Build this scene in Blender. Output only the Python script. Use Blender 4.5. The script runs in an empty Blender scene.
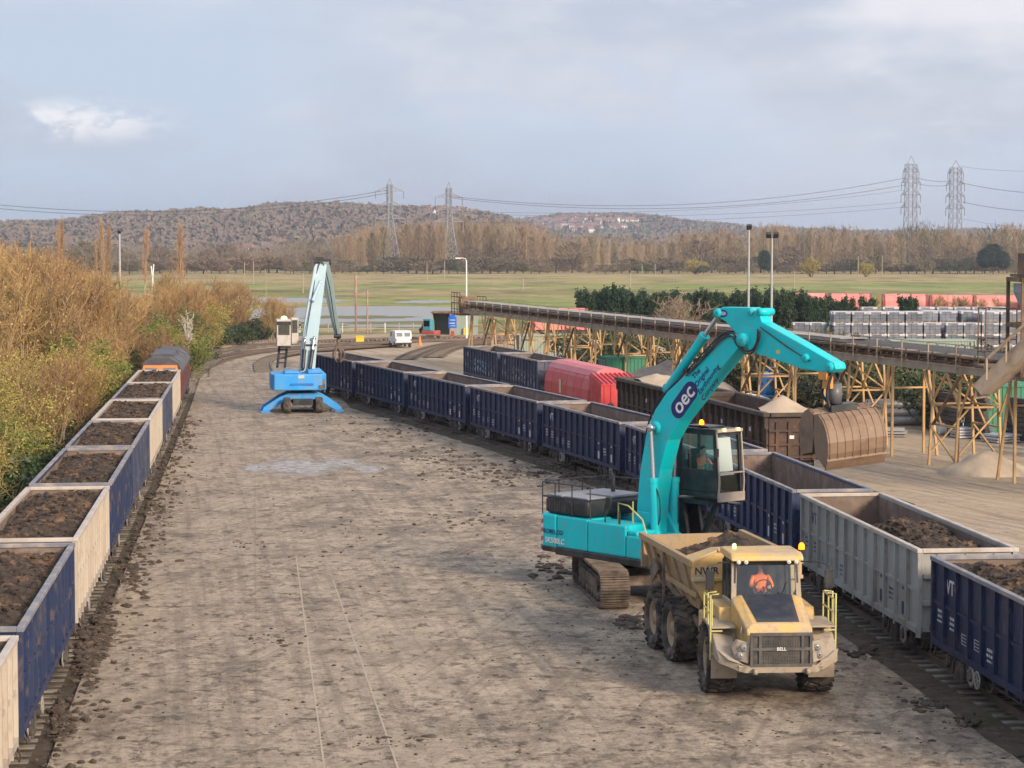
import bpy, bmesh, math, random
import numpy as np
from mathutils import Vector, Matrix, noise as mnoise
R = math.radians
PI = math.pi
C = bpy.context.scene.collection
S = bpy.context.scene
# ------------------------------------------------------------------ camera
F = 2200.0; H = 10.65; PITCH = math.atan(134.0 / F)
cam_d = bpy.data.cameras.new("camera"); cam = bpy.data.objects.new("camera", cam_d); C.objects.link(cam)
cam.location = (0, 0, H); cam.rotation_euler = (PI / 2 - PITCH, 0, 0)
cam_d.sensor_width = 36; cam_d.lens = F / 1024 * 36; cam_d.clip_start = 0.5; cam_d.clip_end = 20000
S.camera = cam
# ------------------------------------------------------------------ world + sun
SUN = Vector((0.60, -0.74, 0.40)).normalized()
S.view_settings.view_transform = 'Standard'; S.view_settings.look = 'None'
S.view_settings.gamma = 1; S.view_settings.exposure = 0.58
W = bpy.data.worlds.new("World"); S.world = W; W.use_nodes = True
nt = W.node_tree; nt.nodes.clear()
def N(t, **k):
    n = nt.nodes.new(t)
    for a, b in k.items(): setattr(n, a, b)
    return n
def Lk(a, b): nt.links.new(a, b)
out = N('ShaderNodeOutputWorld'); bg = N('ShaderNodeBackground'); bg.inputs['Strength'].default_value = 0.098
sky = N('ShaderNodeTexSky', sky_type='NISHITA'); sky.sun_disc = False
sky.sun_elevation = math.asin(SUN.z); sky.sun_rotation = math.atan2(SUN.x, SUN.y)
tc = N('ShaderNodeTexCoord')
def cloud_noise(loc, scl, scale, det, rough, lo, hi):
    mp = N('ShaderNodeMapping'); mp.inputs['Location'].default_value = loc; mp.inputs['Scale'].default_value = scl
    Lk(tc.outputs['Generated'], mp.inputs[0])
    n = N('ShaderNodeTexNoise'); n.inputs['Scale'].default_value = scale; n.inputs['Detail'].default_value = det; n.inputs['Roughness'].default_value = rough
    Lk(mp.outputs[0], n.inputs['Vector'])
    m = N('ShaderNodeMapRange', interpolation_type='SMOOTHSTEP'); m.inputs['From Min'].default_value = lo; m.inputs['From Max'].default_value = hi
    Lk(n.outputs['Fac'], m.inputs['Value']); return m.outputs[0]
def cmix(fac, a, b):
    m = N('ShaderNodeMix', data_type='RGBA')
    if isinstance(fac, float): m.inputs['Factor'].default_value = fac
    else: Lk(fac, m.inputs['Factor'])
    for s, v in ((m.inputs[6], a), (m.inputs[7], b)):
        if isinstance(v, tuple): s.default_value = v
        else: Lk(v, s)
    return m.outputs[2]
sx = N('ShaderNodeSeparateXYZ'); Lk(tc.outputs['Generated'], sx.inputs[0])
el = N('ShaderNodeMapRange'); el.inputs['From Min'].default_value = 0.0; el.inputs['From Max'].default_value = 0.11; Lk(sx.outputs['Z'], el.inputs['Value'])
base = cmix(el.outputs[0], (4.1, 4.9, 6.2, 1), (3.9, 4.5, 5.6, 1))           # thin blue grey overcast
c1 = cloud_noise((0.31, 0.2, 0.0), (1.0, 1.0, 3.2), 3.4, 6, 0.5, 0.42, 0.66)
c2 = cloud_noise((1.7, 0.4, 0.6), (1.0, 1.0, 3.0), 5.0, 7, 0.55, 0.45, 0.66)
c3 = cloud_noise((3.05, 2.2, 0.1), (1.0, 1.0, 5.0), 9.0, 6, 0.55, 0.63, 0.76)
def mth(op, a, b=None, c=None, cl=False):
    q = N('ShaderNodeMath', operation=op, use_clamp=cl)
    for i, v in enumerate((a, b, c)):
        if v is None: continue
        if isinstance(v, (int, float)): q.inputs[i].default_value = v
        else: Lk(v, q.inputs[i])
    return q.outputs[0]
def sstep(v, lo, hi):
    m = N('ShaderNodeMapRange', interpolation_type='SMOOTHSTEP'); m.inputs['From Min'].default_value = lo; m.inputs['From Max'].default_value = hi; Lk(v, m.inputs['Value']); return m.outputs[0]
# a high bank of cloud with a ragged lower edge, thinner towards the west (left)
edge = mth('ADD', sx.outputs['Z'], mth('MULTIPLY', mth('SUBTRACT', cloud_noise((4.3, 1.2, 0.5), (1, 1, 2.2), 7.0, 8, 0.6, 0.3, 0.7), 0.5), 0.055))
bank = mth('MULTIPLY', sstep(edge, 0.050, 0.092), sstep(mth('ADD', sx.outputs['X'], mth('MULTIPLY', c1, 0.12)), -0.13, 0.03), cl=True)
class _o: pass
ml = _o(); ml.outputs = [mth('MAXIMUM', mth('MULTIPLY', bank, 0.95), mth('MULTIPLY', c1, 0.35))]
belly = mth('MULTIPLY', mth('MULTIPLY', sstep(edge, 0.045, 0.066), mth('SUBTRACT', 1.0, sstep(edge, 0.066, 0.098))), bank)
a1 = cmix(ml.outputs[0], base, (6.5, 6.3, 6.6, 1))
ml2 = N('ShaderNodeMath', operation='MULTIPLY'); Lk(c2, ml2.inputs[0]); ml2.inputs[1].default_value = 1.0
a1 = cmix(mth('MULTIPLY', belly, 0.9), a1, (4.3, 4.35, 5.1, 1))
a2 = cmix(ml2.outputs[0], a1, (3.85, 4.25, 5.15, 1))
ml3 = N('ShaderNodeMath', operation='MULTIPLY'); Lk(c3, ml3.inputs[0]); ml3.inputs[1].default_value = 0.6
a3 = cmix(ml3.outputs[0], a2, (6.6, 6.4, 6.6, 1))
# a sunlit wisp low in the west
wz = mth('DIVIDE', mth('SUBTRACT', sx.outputs['Z'], 0.057), 0.010); wx = mth('DIVIDE', mth('ADD', sx.outputs['X'], 0.195), 0.045)
wisp = mth('MULTIPLY', mth('SUBTRACT', 1.0, sstep(mth('SQRT', mth('ADD', mth('MULTIPLY', wz, wz), mth('MULTIPLY', wx, wx))), 0.2, 1.3)), cloud_noise((8.3, 2.2, 3.1), (1, 1, 2.2), 42.0, 10, 0.65, 0.42, 0.60))
a3 = cmix(mth('MULTIPLY', wisp, 0.75), a3, (7.9, 7.6, 7.7, 1))
fin = cmix(0.92, sky.outputs[0], a3)
# the cloud deck is brighter on the sunlit side of the sky, behind the camera
bk = N('ShaderNodeMapRange', interpolation_type='SMOOTHSTEP'); bk.inputs['From Min'].default_value = 0.5; bk.inputs['From Max'].default_value = -0.6; bk.inputs['To Min'].default_value = 1.0; bk.inputs['To Max'].default_value = 1.25; Lk(sx.outputs['Y'], bk.inputs['Value'])
vs_ = N('ShaderNodeVectorMath', operation='SCALE'); Lk(fin, vs_.inputs[0]); Lk(bk.outputs[0], vs_.inputs['Scale']); fin = vs_.outputs[0]
Lk(fin, bg.inputs['Color']); Lk(bg.outputs[0], out.inputs[0])
sl = bpy.data.lights.new("sun", 'SUN'); sl.energy = 3.5; sl.angle = R(14.0); sl.color = (1.0, 0.80, 0.60)
so = bpy.data.objects.new("sun", sl); C.objects.link(so); so.rotation_euler = SUN.to_track_quat('Z', 'Y').to_euler()
S.cycles.use_adaptive_sampling = True; S.cycles.adaptive_threshold = 0.02
S.cycles.max_bounces = 6; S.cycles.diffuse_bounces = 2; S.cycles.glossy_bounces = 2; S.cycles.transmission_bounces = 3
S.cycles.transparent_max_bounces = 8; S.cycles.volume_bounces = 0; S.cycles.use_denoising = True
S.cycles.caustics_reflective = False; S.cycles.caustics_refractive = False

# ------------------------------------------------------------------ helpers
_f = Vector((0, math.cos(PITCH), -math.sin(PITCH))); _u = Vector((0, math.sin(PITCH), math.cos(PITCH)))
def ray(px, py): return Vector((1, 0, 0)) * ((px - 512) / F) + _u * (-(py - 384) / F) + _f
def G(px, py, z=0.0):
    d = ray(px, py); t = (z - H) / d.z
    return Vector((0, 0, H)) + d * t
def XP(px, Y, z=0.0):                     # point at distance Y, height z in picture column px
    d = Y * math.cos(PITCH) + (H - z) * math.sin(PITCH)
    return Vector(((px - 512) / F * d, Y, z))
def ZP(py, Y):                            # height seen at picture row py, distance Y
    d = ray(512, py); return H + d.z / d.y * Y
def tag(o, label=None, cat=None, group=None, kind=None):
    if label: o['label'] = label
    if cat: o['category'] = cat
    if group: o['group'] = group
    if kind: o['kind'] = kind
    return o
def empty(name, loc=(0, 0, 0), rz=0.0):
    o = bpy.data.objects.new(name, None); C.objects.link(o); o.location = loc; o.rotation_euler = (0, 0, rz); o.empty_display_size = 0.3
    return o
KIDS = {}
def copy_tree(o, parent=None):
    c = o.copy(); C.objects.link(c)
    if parent is not None:
        c.parent = parent; KIDS.setdefault(parent.name, []).append(c)
    for ch in KIDS.get(o.name, []): copy_tree(ch, c)
    return c
def heading(hx, hy): return math.atan2(-hx, hy)      # rotation that turns local +Y to (hx,hy)

class MB:
    def __init__(s): s.v = []; s.f = []; s.m = []; s.sm = []; s.k = 0
    def add(s, vs, fs, smooth=False):
        b = len(s.v); s.v += [tuple(v) for v in vs]
        for f in fs: s.f.append([b + i for i in f]); s.m.append(s.k); s.sm.append(smooth)
        return s
    def box(s, c, d, M=None):
        x, y, z = d[0] / 2, d[1] / 2, d[2] / 2
        vs = [Vector((i * x, j * y, k * z)) for i in (-1, 1) for j in (-1, 1) for k in (-1, 1)]
        if M is not None: vs = [M @ v for v in vs]
        vs = [v + Vector(c) for v in vs]
        return s.add(vs, [(0, 1, 3, 2), (4, 6, 7, 5), (0, 4, 5, 1), (2, 3, 7, 6), (0, 2, 6, 4), (1, 5, 7, 3)])
    def bx(s, x0, x1, y0, y1, z0, z1): return s.box(((x0 + x1) / 2, (y0 + y1) / 2, (z0 + z1) / 2), (x1 - x0, y1 - y0, z1 - z0))
    def bar(s, a, b, w, h=None, upv=(0, 0, 1)):
        a = Vector(a); b = Vector(b); h = h or w; d = b - a; L = d.length
        if L < 1e-6: return s
        d /= L; u = Vector(upv)
        if abs(d.dot(u)) > 0.98: u = Vector((0, 1, 0))
        x = d.cross(u).normalized(); z = x.cross(d)
        vs = [p + x * (i * w / 2) + z * (j * h / 2) for p in (a, b) for i in (-1, 1) for j in (-1, 1)]
        return s.add(vs, [(0, 1, 3, 2), (4, 6, 7, 5), (0, 4, 5, 1), (2, 3, 7, 6), (0, 2, 6, 4), (1, 5, 7, 3)])
    def tube(s, pts, r, n=8, cap=True):
        pts = [Vector(p) for p in pts]; rs = r if isinstance(r, (list, tuple)) else [r] * len(pts)
        vs = []; fs = []; px = None
        for i, p in enumerate(pts):
            d = (pts[min(i + 1, len(pts) - 1)] - pts[max(i - 1, 0)]).normalized()
            if px is None:
                a = Vector((0, 0, 1)) if abs(d.z) < 0.9 else Vector((1, 0, 0)); px = d.cross(a).normalized()
            px = (px - d * px.dot(d)).normalized(); py = d.cross(px)
            for k in range(n):
                t = 2 * PI * k / n; vs.append(p + (px * math.cos(t) + py * math.sin(t)) * rs[i])
        for i in range(len(pts) - 1):
            for k in range(n): fs.append((i * n + k, i * n + (k + 1) % n, (i + 1) * n + (k + 1) % n, (i + 1) * n + k))
        s.add(vs, fs, n > 5)
        if cap: s.add([vs[k] for k in range(n)], [tuple(range(n))[::-1]]); s.add(vs[-n:], [tuple(range(n))])
        return s
    def prism(s, poly, a, b, M=None):
        """poly (u,v) in the local y-z plane, extruded along x from a to b"""
        n = len(poly); vs = [Vector((a, p[0], p[1])) for p in poly] + [Vector((b, p[0], p[1])) for p in poly]
        if M is not None: vs = [M @ v for v in vs]
        fs = [tuple(range(n)), tuple(range(2 * n - 1, n - 1, -1))] + [(i, i + n, (i + 1) % n + n, (i + 1) % n) for i in range(n)]
        return s.add(vs, fs)
    def lathe(s, prof, c, axis='x', n=24, M=None):
        """prof list of (offset along axis, radius)"""
        vs = []; fs = []
        for (o, r) in prof:
            for k in range(n):
                t = 2 * PI * k / n; p = (o, r * math.cos(t), r * math.sin(t))
                if axis == 'y': p = (p[1], p[0], p[2])
                if axis == 'z': p = (p[1], p[2], p[0])
                v = Vector(p)
                if M is not None: v = M @ v
                vs.append(v + Vector(c))
        for i in range(len(prof) - 1):
            for k in range(n): fs.append((i * n + k, i * n + (k + 1) % n, (i + 1) * n + (k + 1) % n, (i + 1) * n + k))
        return s.add(vs, fs, True)
    def build(s, name, mat, parent=None, bev=0.0, seg=1, label=None):
        me = bpy.data.meshes.new(name); me.from_pydata(s.v, [], s.f)
        mats = mat if isinstance(mat, (list, tuple)) else [mat]
        for m in mats: me.materials.append(m)
        for i, p in enumerate(me.polygons): p.material_index = min(s.m[i], len(mats) - 1); p.use_smooth = s.sm[i]
        bm = bmesh.new(); bm.from_mesh(me)
        bmesh.ops.recalc_face_normals(bm, faces=bm.faces)
        if bev > 0:
            es = [e for e in bm.edges if len(e.link_faces) == 2 and e.calc_face_angle(0) > 0.6 and not (e.link_faces[0].smooth and e.link_faces[1].smooth)]
            bmesh.ops.bevel(bm, geom=es, offset=bev, segments=seg, profile=0.6, affect='EDGES', clamp_overlap=True)
        bm.to_mesh(me); bm.free(); me.validate()
        o = bpy.data.objects.new(name, me); C.objects.link(o)
        if parent is not None: o.parent = parent; KIDS.setdefault(parent.name, []).append(o)
        if label: o['label'] = label
        return o
def raw_mesh(name, V, Fq, mats, mi=None, parent=None, smooth=False):
    """fast numpy quads"""
    me = bpy.data.meshes.new(name); V = np.asarray(V, dtype=np.float32); Fq = np.asarray(Fq, dtype=np.int32)
    k = Fq.shape[1]
    me.vertices.add(len(V)); me.vertices.foreach_set('co', V.ravel())
    me.loops.add(len(Fq) * k); me.loops.foreach_set('vertex_index', Fq.ravel())
    me.polygons.add(len(Fq)); me.polygons.foreach_set('loop_start', np.arange(0, len(Fq) * k, k, dtype=np.int32))
    me.polygons.foreach_set('loop_total', np.full(len(Fq), k, dtype=np.int32))
    for m in (mats if isinstance(mats, (list, tuple)) else [mats]): me.materials.append(m)
    if mi is not None: me.polygons.foreach_set('material_index', np.asarray(mi, dtype=np.int32))
    me.polygons.foreach_set('use_smooth', np.full(len(Fq), smooth))
    me.update(calc_edges=True); me.validate()
    o = bpy.data.objects.new(name, me); C.objects.link(o)
    if parent is not None: o.parent = parent; KIDS.setdefault(parent.name, []).append(o)
    return o
def text(s, size, mat, M, parent, name='lettering', ext=0.004):
    cu = bpy.data.curves.new('t', 'FONT'); cu.body = s; cu.size = size; cu.extrude = ext; cu.align_x = 'CENTER'; cu.align_y = 'CENTER'; cu.resolution_u = 3
    cu.offset = 0.012 * size
    t = bpy.data.objects.new('t', cu); C.objects.link(t)
    bpy.context.view_layer.update()
    me = bpy.data.meshes.new_from_object(t.evaluated_get(bpy.context.evaluated_depsgraph_get()))
    bpy.data.objects.remove(t)
    me.transform(M); me.materials.clear(); me.materials.append(mat); me.name = name
    o = bpy.data.objects.new(name, me); C.objects.link(o)
    if parent is not None: o.parent = parent; KIDS.setdefault(parent.name, []).append(o)
    return o
def frame(origin, x, y):                    # matrix with local x,y axes (text plane)
    x = Vector(x).normalized(); z = x.cross(Vector(y)).normalized(); y = z.cross(x)
    M = Matrix.Identity(4)
    for i in range(3): M[i][0] = x[i]; M[i][1] = y[i]; M[i][2] = z[i]; M[i][3] = origin[i]
    return M

# ------------------------------------------------------------------ materials
def mat(name, col, rough=0.6, metal=0.0, dirt=None, amt=0.5, scale=1.5, det=8.0, stretch=(1, 1, 1), bump=0.0, bscale=None, spec=0.4, lo=0.45, hi=0.7, var=0.0, dirt2=None, scale2=12, amt2=0.5, lo2=0.55, hi2=0.68, coords='Object', emit=None, es=0, hue=None):
    m = bpy.data.materials.new(name); m.use_nodes = True; t = m.node_tree; b = t.nodes['Principled BSDF']
    b.inputs['Roughness'].default_value = rough; b.inputs['Metallic'].default_value = metal; b.inputs['Specular IOR Level'].default_value = spec
    col = tuple(col) + (1,)
    b.inputs['Base Color'].default_value = col
    if emit: b.inputs['Emission Color'].default_value = tuple(emit) + (1,); b.inputs['Emission Strength'].default_value = es
    if dirt is None and not bump and not var and not hue: return m
    def nn(ty, **k):
        n = t.nodes.new(ty)
        for a, c in k.items(): setattr(n, a, c)
        return n
    tcn = nn('ShaderNodeTexCoord'); oi = nn('ShaderNodeObjectInfo'); mp = nn('ShaderNodeMapping'); mp.inputs['Scale'].default_value = stretch
    src = tcn.outputs['Object']
    if coords == 'World':
        ge = nn('ShaderNodeNewGeometry'); src = ge.outputs['Position']
    t.links.new(src, mp.inputs[0])
    rv = nn('ShaderNodeVectorMath', operation='SCALE'); rv.inputs[0].default_value = (37, 91, 53)
    if coords != 'World': t.links.new(oi.outputs['Random'], rv.inputs['Scale']); t.links.new(rv.outputs[0], mp.inputs['Location'])
    cur = None
    def mix(fac, a, bcol, k):
        x = nn('ShaderNodeMix', data_type='RGBA'); mu = nn('ShaderNodeMath', operation='MULTIPLY'); mu.inputs[1].default_value = k
        t.links.new(fac, mu.inputs[0]); t.links.new(mu.outputs[0], x.inputs['Factor'])
        if isinstance(a, tuple): x.inputs[6].default_value = a
        else: t.links.new(a, x.inputs[6])
        x.inputs[7].default_value = tuple(bcol) + (1,) if len(bcol) == 3 else bcol
        return x.outputs[2]
    cur = col
    def nz(sc, d, l, h, rg=0.6):
        n = nn('ShaderNodeTexNoise'); n.inputs['Scale'].default_value = sc; n.inputs['Detail'].default_value = d; n.inputs['Roughness'].default_value = rg
        t.links.new(mp.outputs[0], n.inputs['Vector'])
        r = nn('ShaderNodeMapRange'); r.inputs['From Min'].default_value = l; r.inputs['From Max'].default_value = h; t.links.new(n.outputs['Fac'], r.inputs['Value'])
        return n.outputs['Fac'], r.outputs[0]
    if hue:      # per-object colour choice
        rp = nn('ShaderNodeValToRGB'); e = rp.color_ramp.elements
        rp.color_ramp.interpolation = 'LINEAR'
        e[0].position = 0; e[0].color = tuple(hue[0]) + (1,); e[1].position = 1; e[1].color = tuple(hue[-1]) + (1,)
        for i, h_ in enumerate(hue[1:-1]): q = e.new((i + 1) / (len(hue) - 1)); q.color = tuple(h_) + (1,)
        t.links.new(oi.outputs['Random'], rp.inputs[0]); cur = rp.outputs[0]
    nf = None
    if dirt is not None:
        nf, f1 = nz(scale, det, lo, hi); cur = mix(f1, cur, dirt, amt)
    if dirt2 is not None:
        nf2, f2 = nz(scale2, 6, lo2, hi2); cur = mix(f2, cur, dirt2, amt2)
    if var:
        hs = nn('ShaderNodeHueSaturation'); mr = nn('ShaderNodeMapRange'); mr.inputs['To Min'].default_value = 1 - var; mr.inputs['To Max'].default_value = 1 + var
        t.links.new(oi.outputs['Random'], mr.inputs['Value']); t.links.new(mr.outputs[0], hs.inputs['Value'])
        if isinstance(cur, tuple): hs.inputs['Color'].default_value = cur
        else: t.links.new(cur, hs.inputs['Color'])
        cur = hs.outputs[0]
    if not isinstance(cur, tuple): t.links.new(cur, b.inputs['Base Color'])
    if bump:
        n, _ = nz(bscale or scale * 6, 8, 0, 1, 0.65); bp = nn('ShaderNodeBump'); bp.inputs['Strength'].default_value = min(1, bump); bp.inputs['Distance'].default_value = 0.05 if bump <= 1 else 0.05 * bump
        t.links.new(n, bp.inputs['Height']); t.links.new(bp.outputs[0], b.inputs['Normal'])
    return m
def glass(name, tint=(0.8, 0.9, 0.9), k=0.25):
    m = bpy.data.materials.new(name); m.use_nodes = True; t = m.node_tree; t.nodes.clear()
    o = t.nodes.new('ShaderNodeOutputMaterial'); tr = t.nodes.new('ShaderNodeBsdfTransparent'); gl = t.nodes.new('ShaderNodeBsdfGlossy'); mx = t.nodes.new('ShaderNodeMixShader')
    tr.inputs[0].default_value = tuple(tint) + (1,); gl.inputs['Roughness'].default_value = 0.05; mx.inputs[0].default_value = k
    t.links.new(tr.outputs[0], mx.inputs[1]); t.links.new(gl.outputs[0], mx.inputs[2]); t.links.new(mx.outputs[0], o.inputs[0]); return m

MUD = (0.20, 0.145, 0.095); DUST = (0.34, 0.27, 0.19)
M = {}
M['navy'] = mat('navy paint', (0.014, 0.028, 0.085), 0.5, dirt=(0.055, 0.065, 0.10), amt=0.6, scale=0.9, stretch=(1, 1, 0.35), dirt2=(0.17, 0.12, 0.09), scale2=6, amt2=0.5, var=0.25)
M['navy2'] = mat('faded navy paint', (0.030, 0.045, 0.095), 0.5, dirt=(0.12, 0.12, 0.15), amt=0.6, scale=1.1, stretch=(1, 1, 0.35), dirt2=(0.22, 0.2, 0.17), scale2=9, amt2=0.4)
M['greyw'] = mat('grey wagon paint', (0.34, 0.35, 0.34), 0.5, dirt=(0.20, 0.17, 0.14), amt=0.7, scale=1.0, stretch=(1, 1, 0.3), dirt2=(0.20, 0.12, 0.07), scale2=10, amt2=0.5)
M['cream'] = mat('cream wagon paint', (0.46, 0.42, 0.36), 0.5, dirt=(0.34, 0.28, 0.22), amt=0.6, scale=1.0, stretch=(1, 1, 0.3), dirt2=(0.28, 0.18, 0.11), scale2=10, amt2=0.4)
M['rustin'] = mat('rusty wagon lining', (0.17, 0.125, 0.10), 0.9, dirt=(0.29, 0.24, 0.20), amt=0.8, scale=1.2, dirt2=(0.09, 0.06, 0.045), scale2=5, amt2=0.6, bump=0.3)
M['rail_rub'] = mat('rubbed top rail', (0.17, 0.175, 0.21), 0.5, dirt=(0.40, 0.35, 0.29), amt=0.95, scale=1.6)
M['rail_rub2'] = mat('rubbed pale top rail', (0.50, 0.45, 0.40), 0.55, dirt=(0.30, 0.24, 0.19), amt=0.7, scale=1.6)
M['brownw'] = mat('rust brown wagon steel', (0.060, 0.040, 0.032), 0.8, dirt=(0.135, 0.075, 0.045), amt=0.8, scale=0.8, dirt2=(0.20, 0.13, 0.085), scale2=6, amt2=0.4, bump=0.15)
M['brownw2'] = mat('dark brown wagon rim', (0.065, 0.050, 0.040), 0.8, dirt=(0.13, 0.10, 0.075), amt=0.8, scale=1.5)
M['redw'] = mat('red wagon paint', (0.50, 0.035, 0.045), 0.45, dirt=(0.52, 0.16, 0.15), amt=0.6, scale=0.5, dirt2=(0.25, 0.05, 0.04), scale2=5, amt2=0.5)
M['redroof'] = mat('faded red roof', (0.62, 0.17, 0.19), 0.6, dirt=(0.55, 0.30, 0.28), amt=0.6, scale=0.7)
M['pinkw'] = mat('sun faded red cover', (0.70, 0.22, 0.20), 0.6, dirt=(0.75, 0.42, 0.34), amt=0.6, scale=0.35)
M['iron'] = mat('bogie iron', (0.055, 0.047, 0.042), 0.75, dirt=(0.19, 0.145, 0.11), amt=0.8, scale=3, bump=0.2)
M['wheel'] = mat('wheel steel', (0.10, 0.085, 0.075), 0.6, dirt=(0.2, 0.15, 0.12), amt=0.5, scale=5)
M['whitering'] = mat('worn wheel face', (0.30, 0.28, 0.26), 0.6)
M['white'] = mat('white paint', (0.75, 0.75, 0.74), 0.4, dirt=(0.5, 0.47, 0.42), amt=0.5, scale=2)
M['whitetxt'] = mat('white lettering', (0.62, 0.62, 0.64), 0.5)
M['rail'] = mat('rail steel', (0.16, 0.12, 0.10), 0.45, metal=0.3, dirt=(0.26, 0.2, 0.15), amt=0.6, scale=1)
M['sleeper'] = mat('concrete sleeper', (0.27, 0.25, 0.22), 0.9, dirt=(0.09, 0.07, 0.055), amt=0.9, scale=0.9, coords='World', lo=0.4, hi=0.6)
M['teal'] = mat('turquoise paint', (0.0, 0.56, 0.62), 0.36, dirt=(0.03, 0.44, 0.47), amt=0.5, scale=1.2, dirt2=(0.20, 0.24, 0.21), scale2=5, amt2=0.5, lo2=0.53, hi2=0.7)
M['tealbig'] = M['teal']
M['black'] = mat('black paint', (0.022, 0.024, 0.028), 0.4, dirt=(0.10, 0.095, 0.09), amt=0.5, scale=2.5)
M['navyt'] = mat('navy decal', (0.012, 0.022, 0.13), 0.4)
M['chrome'] = mat('cylinder rod', (0.6, 0.6, 0.62), 0.18, metal=0.9)
M['trackm'] = mat('muddy track steel', (0.075, 0.060, 0.050), 0.8, dirt=(0.22, 0.17, 0.125), amt=0.85, scale=2.2, bump=0.4, lo=0.4, hi=0.6)
M['tyre'] = mat('muddy tyre rubber', (0.035, 0.032, 0.030), 0.85, dirt=(0.19, 0.15, 0.115), amt=0.75, scale=3.0, bump=0.3, lo=0.42, hi=0.66)
M['rim'] = mat('muddy rim', (0.36, 0.27, 0.17), 0.7, dirt=(0.2, 0.15, 0.1), amt=0.7, scale=4)
M['yellow'] = mat('golden truck paint', (0.62, 0.40, 0.13), 0.45, dirt=(0.42, 0.34, 0.23), amt=0.9, scale=1.6, lo=0.42, hi=0.62, dirt2=(0.22, 0.165, 0.11), scale2=8, amt2=0.5)
M['dustyel'] = mat('dusty grey truck steel', (0.33, 0.28, 0.22), 0.7, dirt=(0.42, 0.33, 0.22), amt=0.7, scale=2, dirt2=(0.16, 0.12, 0.09), scale2=7, amt2=0.5)
M['skip'] = mat('worn truck skip', (0.36, 0.25, 0.13), 0.7, dirt=(0.30, 0.25, 0.19), amt=0.85, scale=1.4, dirt2=(0.17, 0.10, 0.055), scale2=8, amt2=0.55, bump=0.2)
M['bonnet'] = mat('dark bonnet panel', (0.035, 0.045, 0.065), 0.22, dirt=(0.10, 0.10, 0.10), amt=0.5, scale=3)
M['grille'] = mat('grille mesh', (0.045, 0.045, 0.045), 0.6, dirt=(0.16, 0.13, 0.10), amt=0.6, scale=4)
M['hiyel'] = mat('safety yellow rail', (0.50, 0.47, 0.17), 0.5, dirt=(0.36, 0.31, 0.2), amt=0.85, scale=4)
M['lampg'] = mat('headlamp', (0.26, 0.26, 0.27), 0.1)
M['beacon'] = mat('lit amber beacon', (1.0, 0.25, 0.02), 0.3, emit=(1.0, 0.17, 0.0), es=5)
M['greenb'] = mat('lit green lamp', (0.5, 0.9, 0.4), 0.3, emit=(0.45, 1.0, 0.35), es=1.0)
M['glass'] = glass('cab glass', (0.88, 0.95, 0.94), 0.10)
M['glassd'] = glass('dark glass', (0.35, 0.42, 0.42), 0.3)
M['orange'] = mat('hi vis orange', (1.0, 0.23, 0.07), 0.8)
M['skin'] = mat('skin', (0.5, 0.3, 0.22), 0.6); M['hair'] = mat('dark hair', (0.03, 0.02, 0.015), 0.8)
M['trouser'] = mat('dark trousers', (0.03, 0.035, 0.05), 0.9)
M['seatm'] = mat('seat cloth', (0.06, 0.06, 0.065), 0.9)
M['beige'] = mat('beige dust steel', (0.36, 0.31, 0.26), 0.7, dirt=(0.22, 0.15, 0.10), amt=0.6, scale=2.5)
M['bucket'] = mat('rusty bucket steel', (0.23, 0.155, 0.105), 0.6, metal=0.0, dirt=(0.14, 0.085, 0.055), amt=0.8, scale=1.3, dirt2=(0.33, 0.24, 0.16), scale2=5, amt2=0.5, bump=0.2)
M['bluem'] = mat('bright blue machine paint', (0.03, 0.31, 0.76), 0.45, dirt=(0.10, 0.33, 0.60), amt=0.7, scale=1.0, dirt2=(0.20, 0.24, 0.27), scale2=3, amt2=0.6, lo2=0.5, hi2=0.66)
M['paleb'] = mat('pale blue boom paint', (0.34, 0.48, 0.54), 0.45, dirt=(0.50, 0.56, 0.58), amt=0.6, scale=0.8)
M['conv'] = mat('weathered conveyor steel', (0.36, 0.29, 0.21), 0.75, dirt=(0.25, 0.145, 0.075), amt=0.8, scale=0.8, dirt2=(0.40, 0.36, 0.31), scale2=4, amt2=0.4)
M['convd'] = mat('dark conveyor steel', (0.13, 0.085, 0.055), 0.8, dirt=(0.38, 0.23, 0.12), amt=0.75, scale=1.2)
M['belt'] = mat('rubber belt with spilt aggregate', (0.055, 0.05, 0.048), 0.8, dirt=(0.42, 0.30, 0.22), amt=0.9, scale=1.1, lo=0.45, hi=0.55)
M['yelst'] = mat('yellow trestle paint', (0.50, 0.32, 0.135), 0.6, dirt=(0.27, 0.155, 0.08), amt=0.85, scale=0.9, dirt2=(0.50, 0.42, 0.29), scale2=5, amt2=0.5)
M['green'] = mat('green sheet metal', (0.035, 0.20, 0.115), 0.5, dirt=(0.06, 0.22, 0.15), amt=0.5, scale=1)
M['ggreen'] = mat('pale green cladding', (0.27, 0.33, 0.28), 0.6, dirt=(0.36, 0.40, 0.35), amt=0.5, scale=0.6)
M['block'] = mat('wrapped concrete block', (0.14, 0.155, 0.185), 0.6, dirt=(0.26, 0.28, 0.32), amt=0.8, scale=1.2, dirt2=(0.09, 0.10, 0.12), scale2=3, amt2=0.6, var=0.25)
M['wrap'] = mat('white stretch wrap', (0.56, 0.56, 0.60), 0.35, dirt=(0.35, 0.36, 0.40), amt=0.7, scale=1.5, var=0.15)
M['wood'] = mat('weathered wood', (0.38, 0.31, 0.22), 0.8, dirt=(0.25, 0.2, 0.15), amt=0.6, scale=3)
M['galv'] = mat('galvanised steel', (0.42, 0.42, 0.42), 0.5, metal=0.4, dirt=(0.3, 0.29, 0.27), amt=0.5, scale=2)
M['pylon'] = mat('pylon steel', (0.23, 0.24, 0.27), 0.6)
M['cable'] = mat('cable', (0.06, 0.065, 0.08), 0.6)
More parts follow.
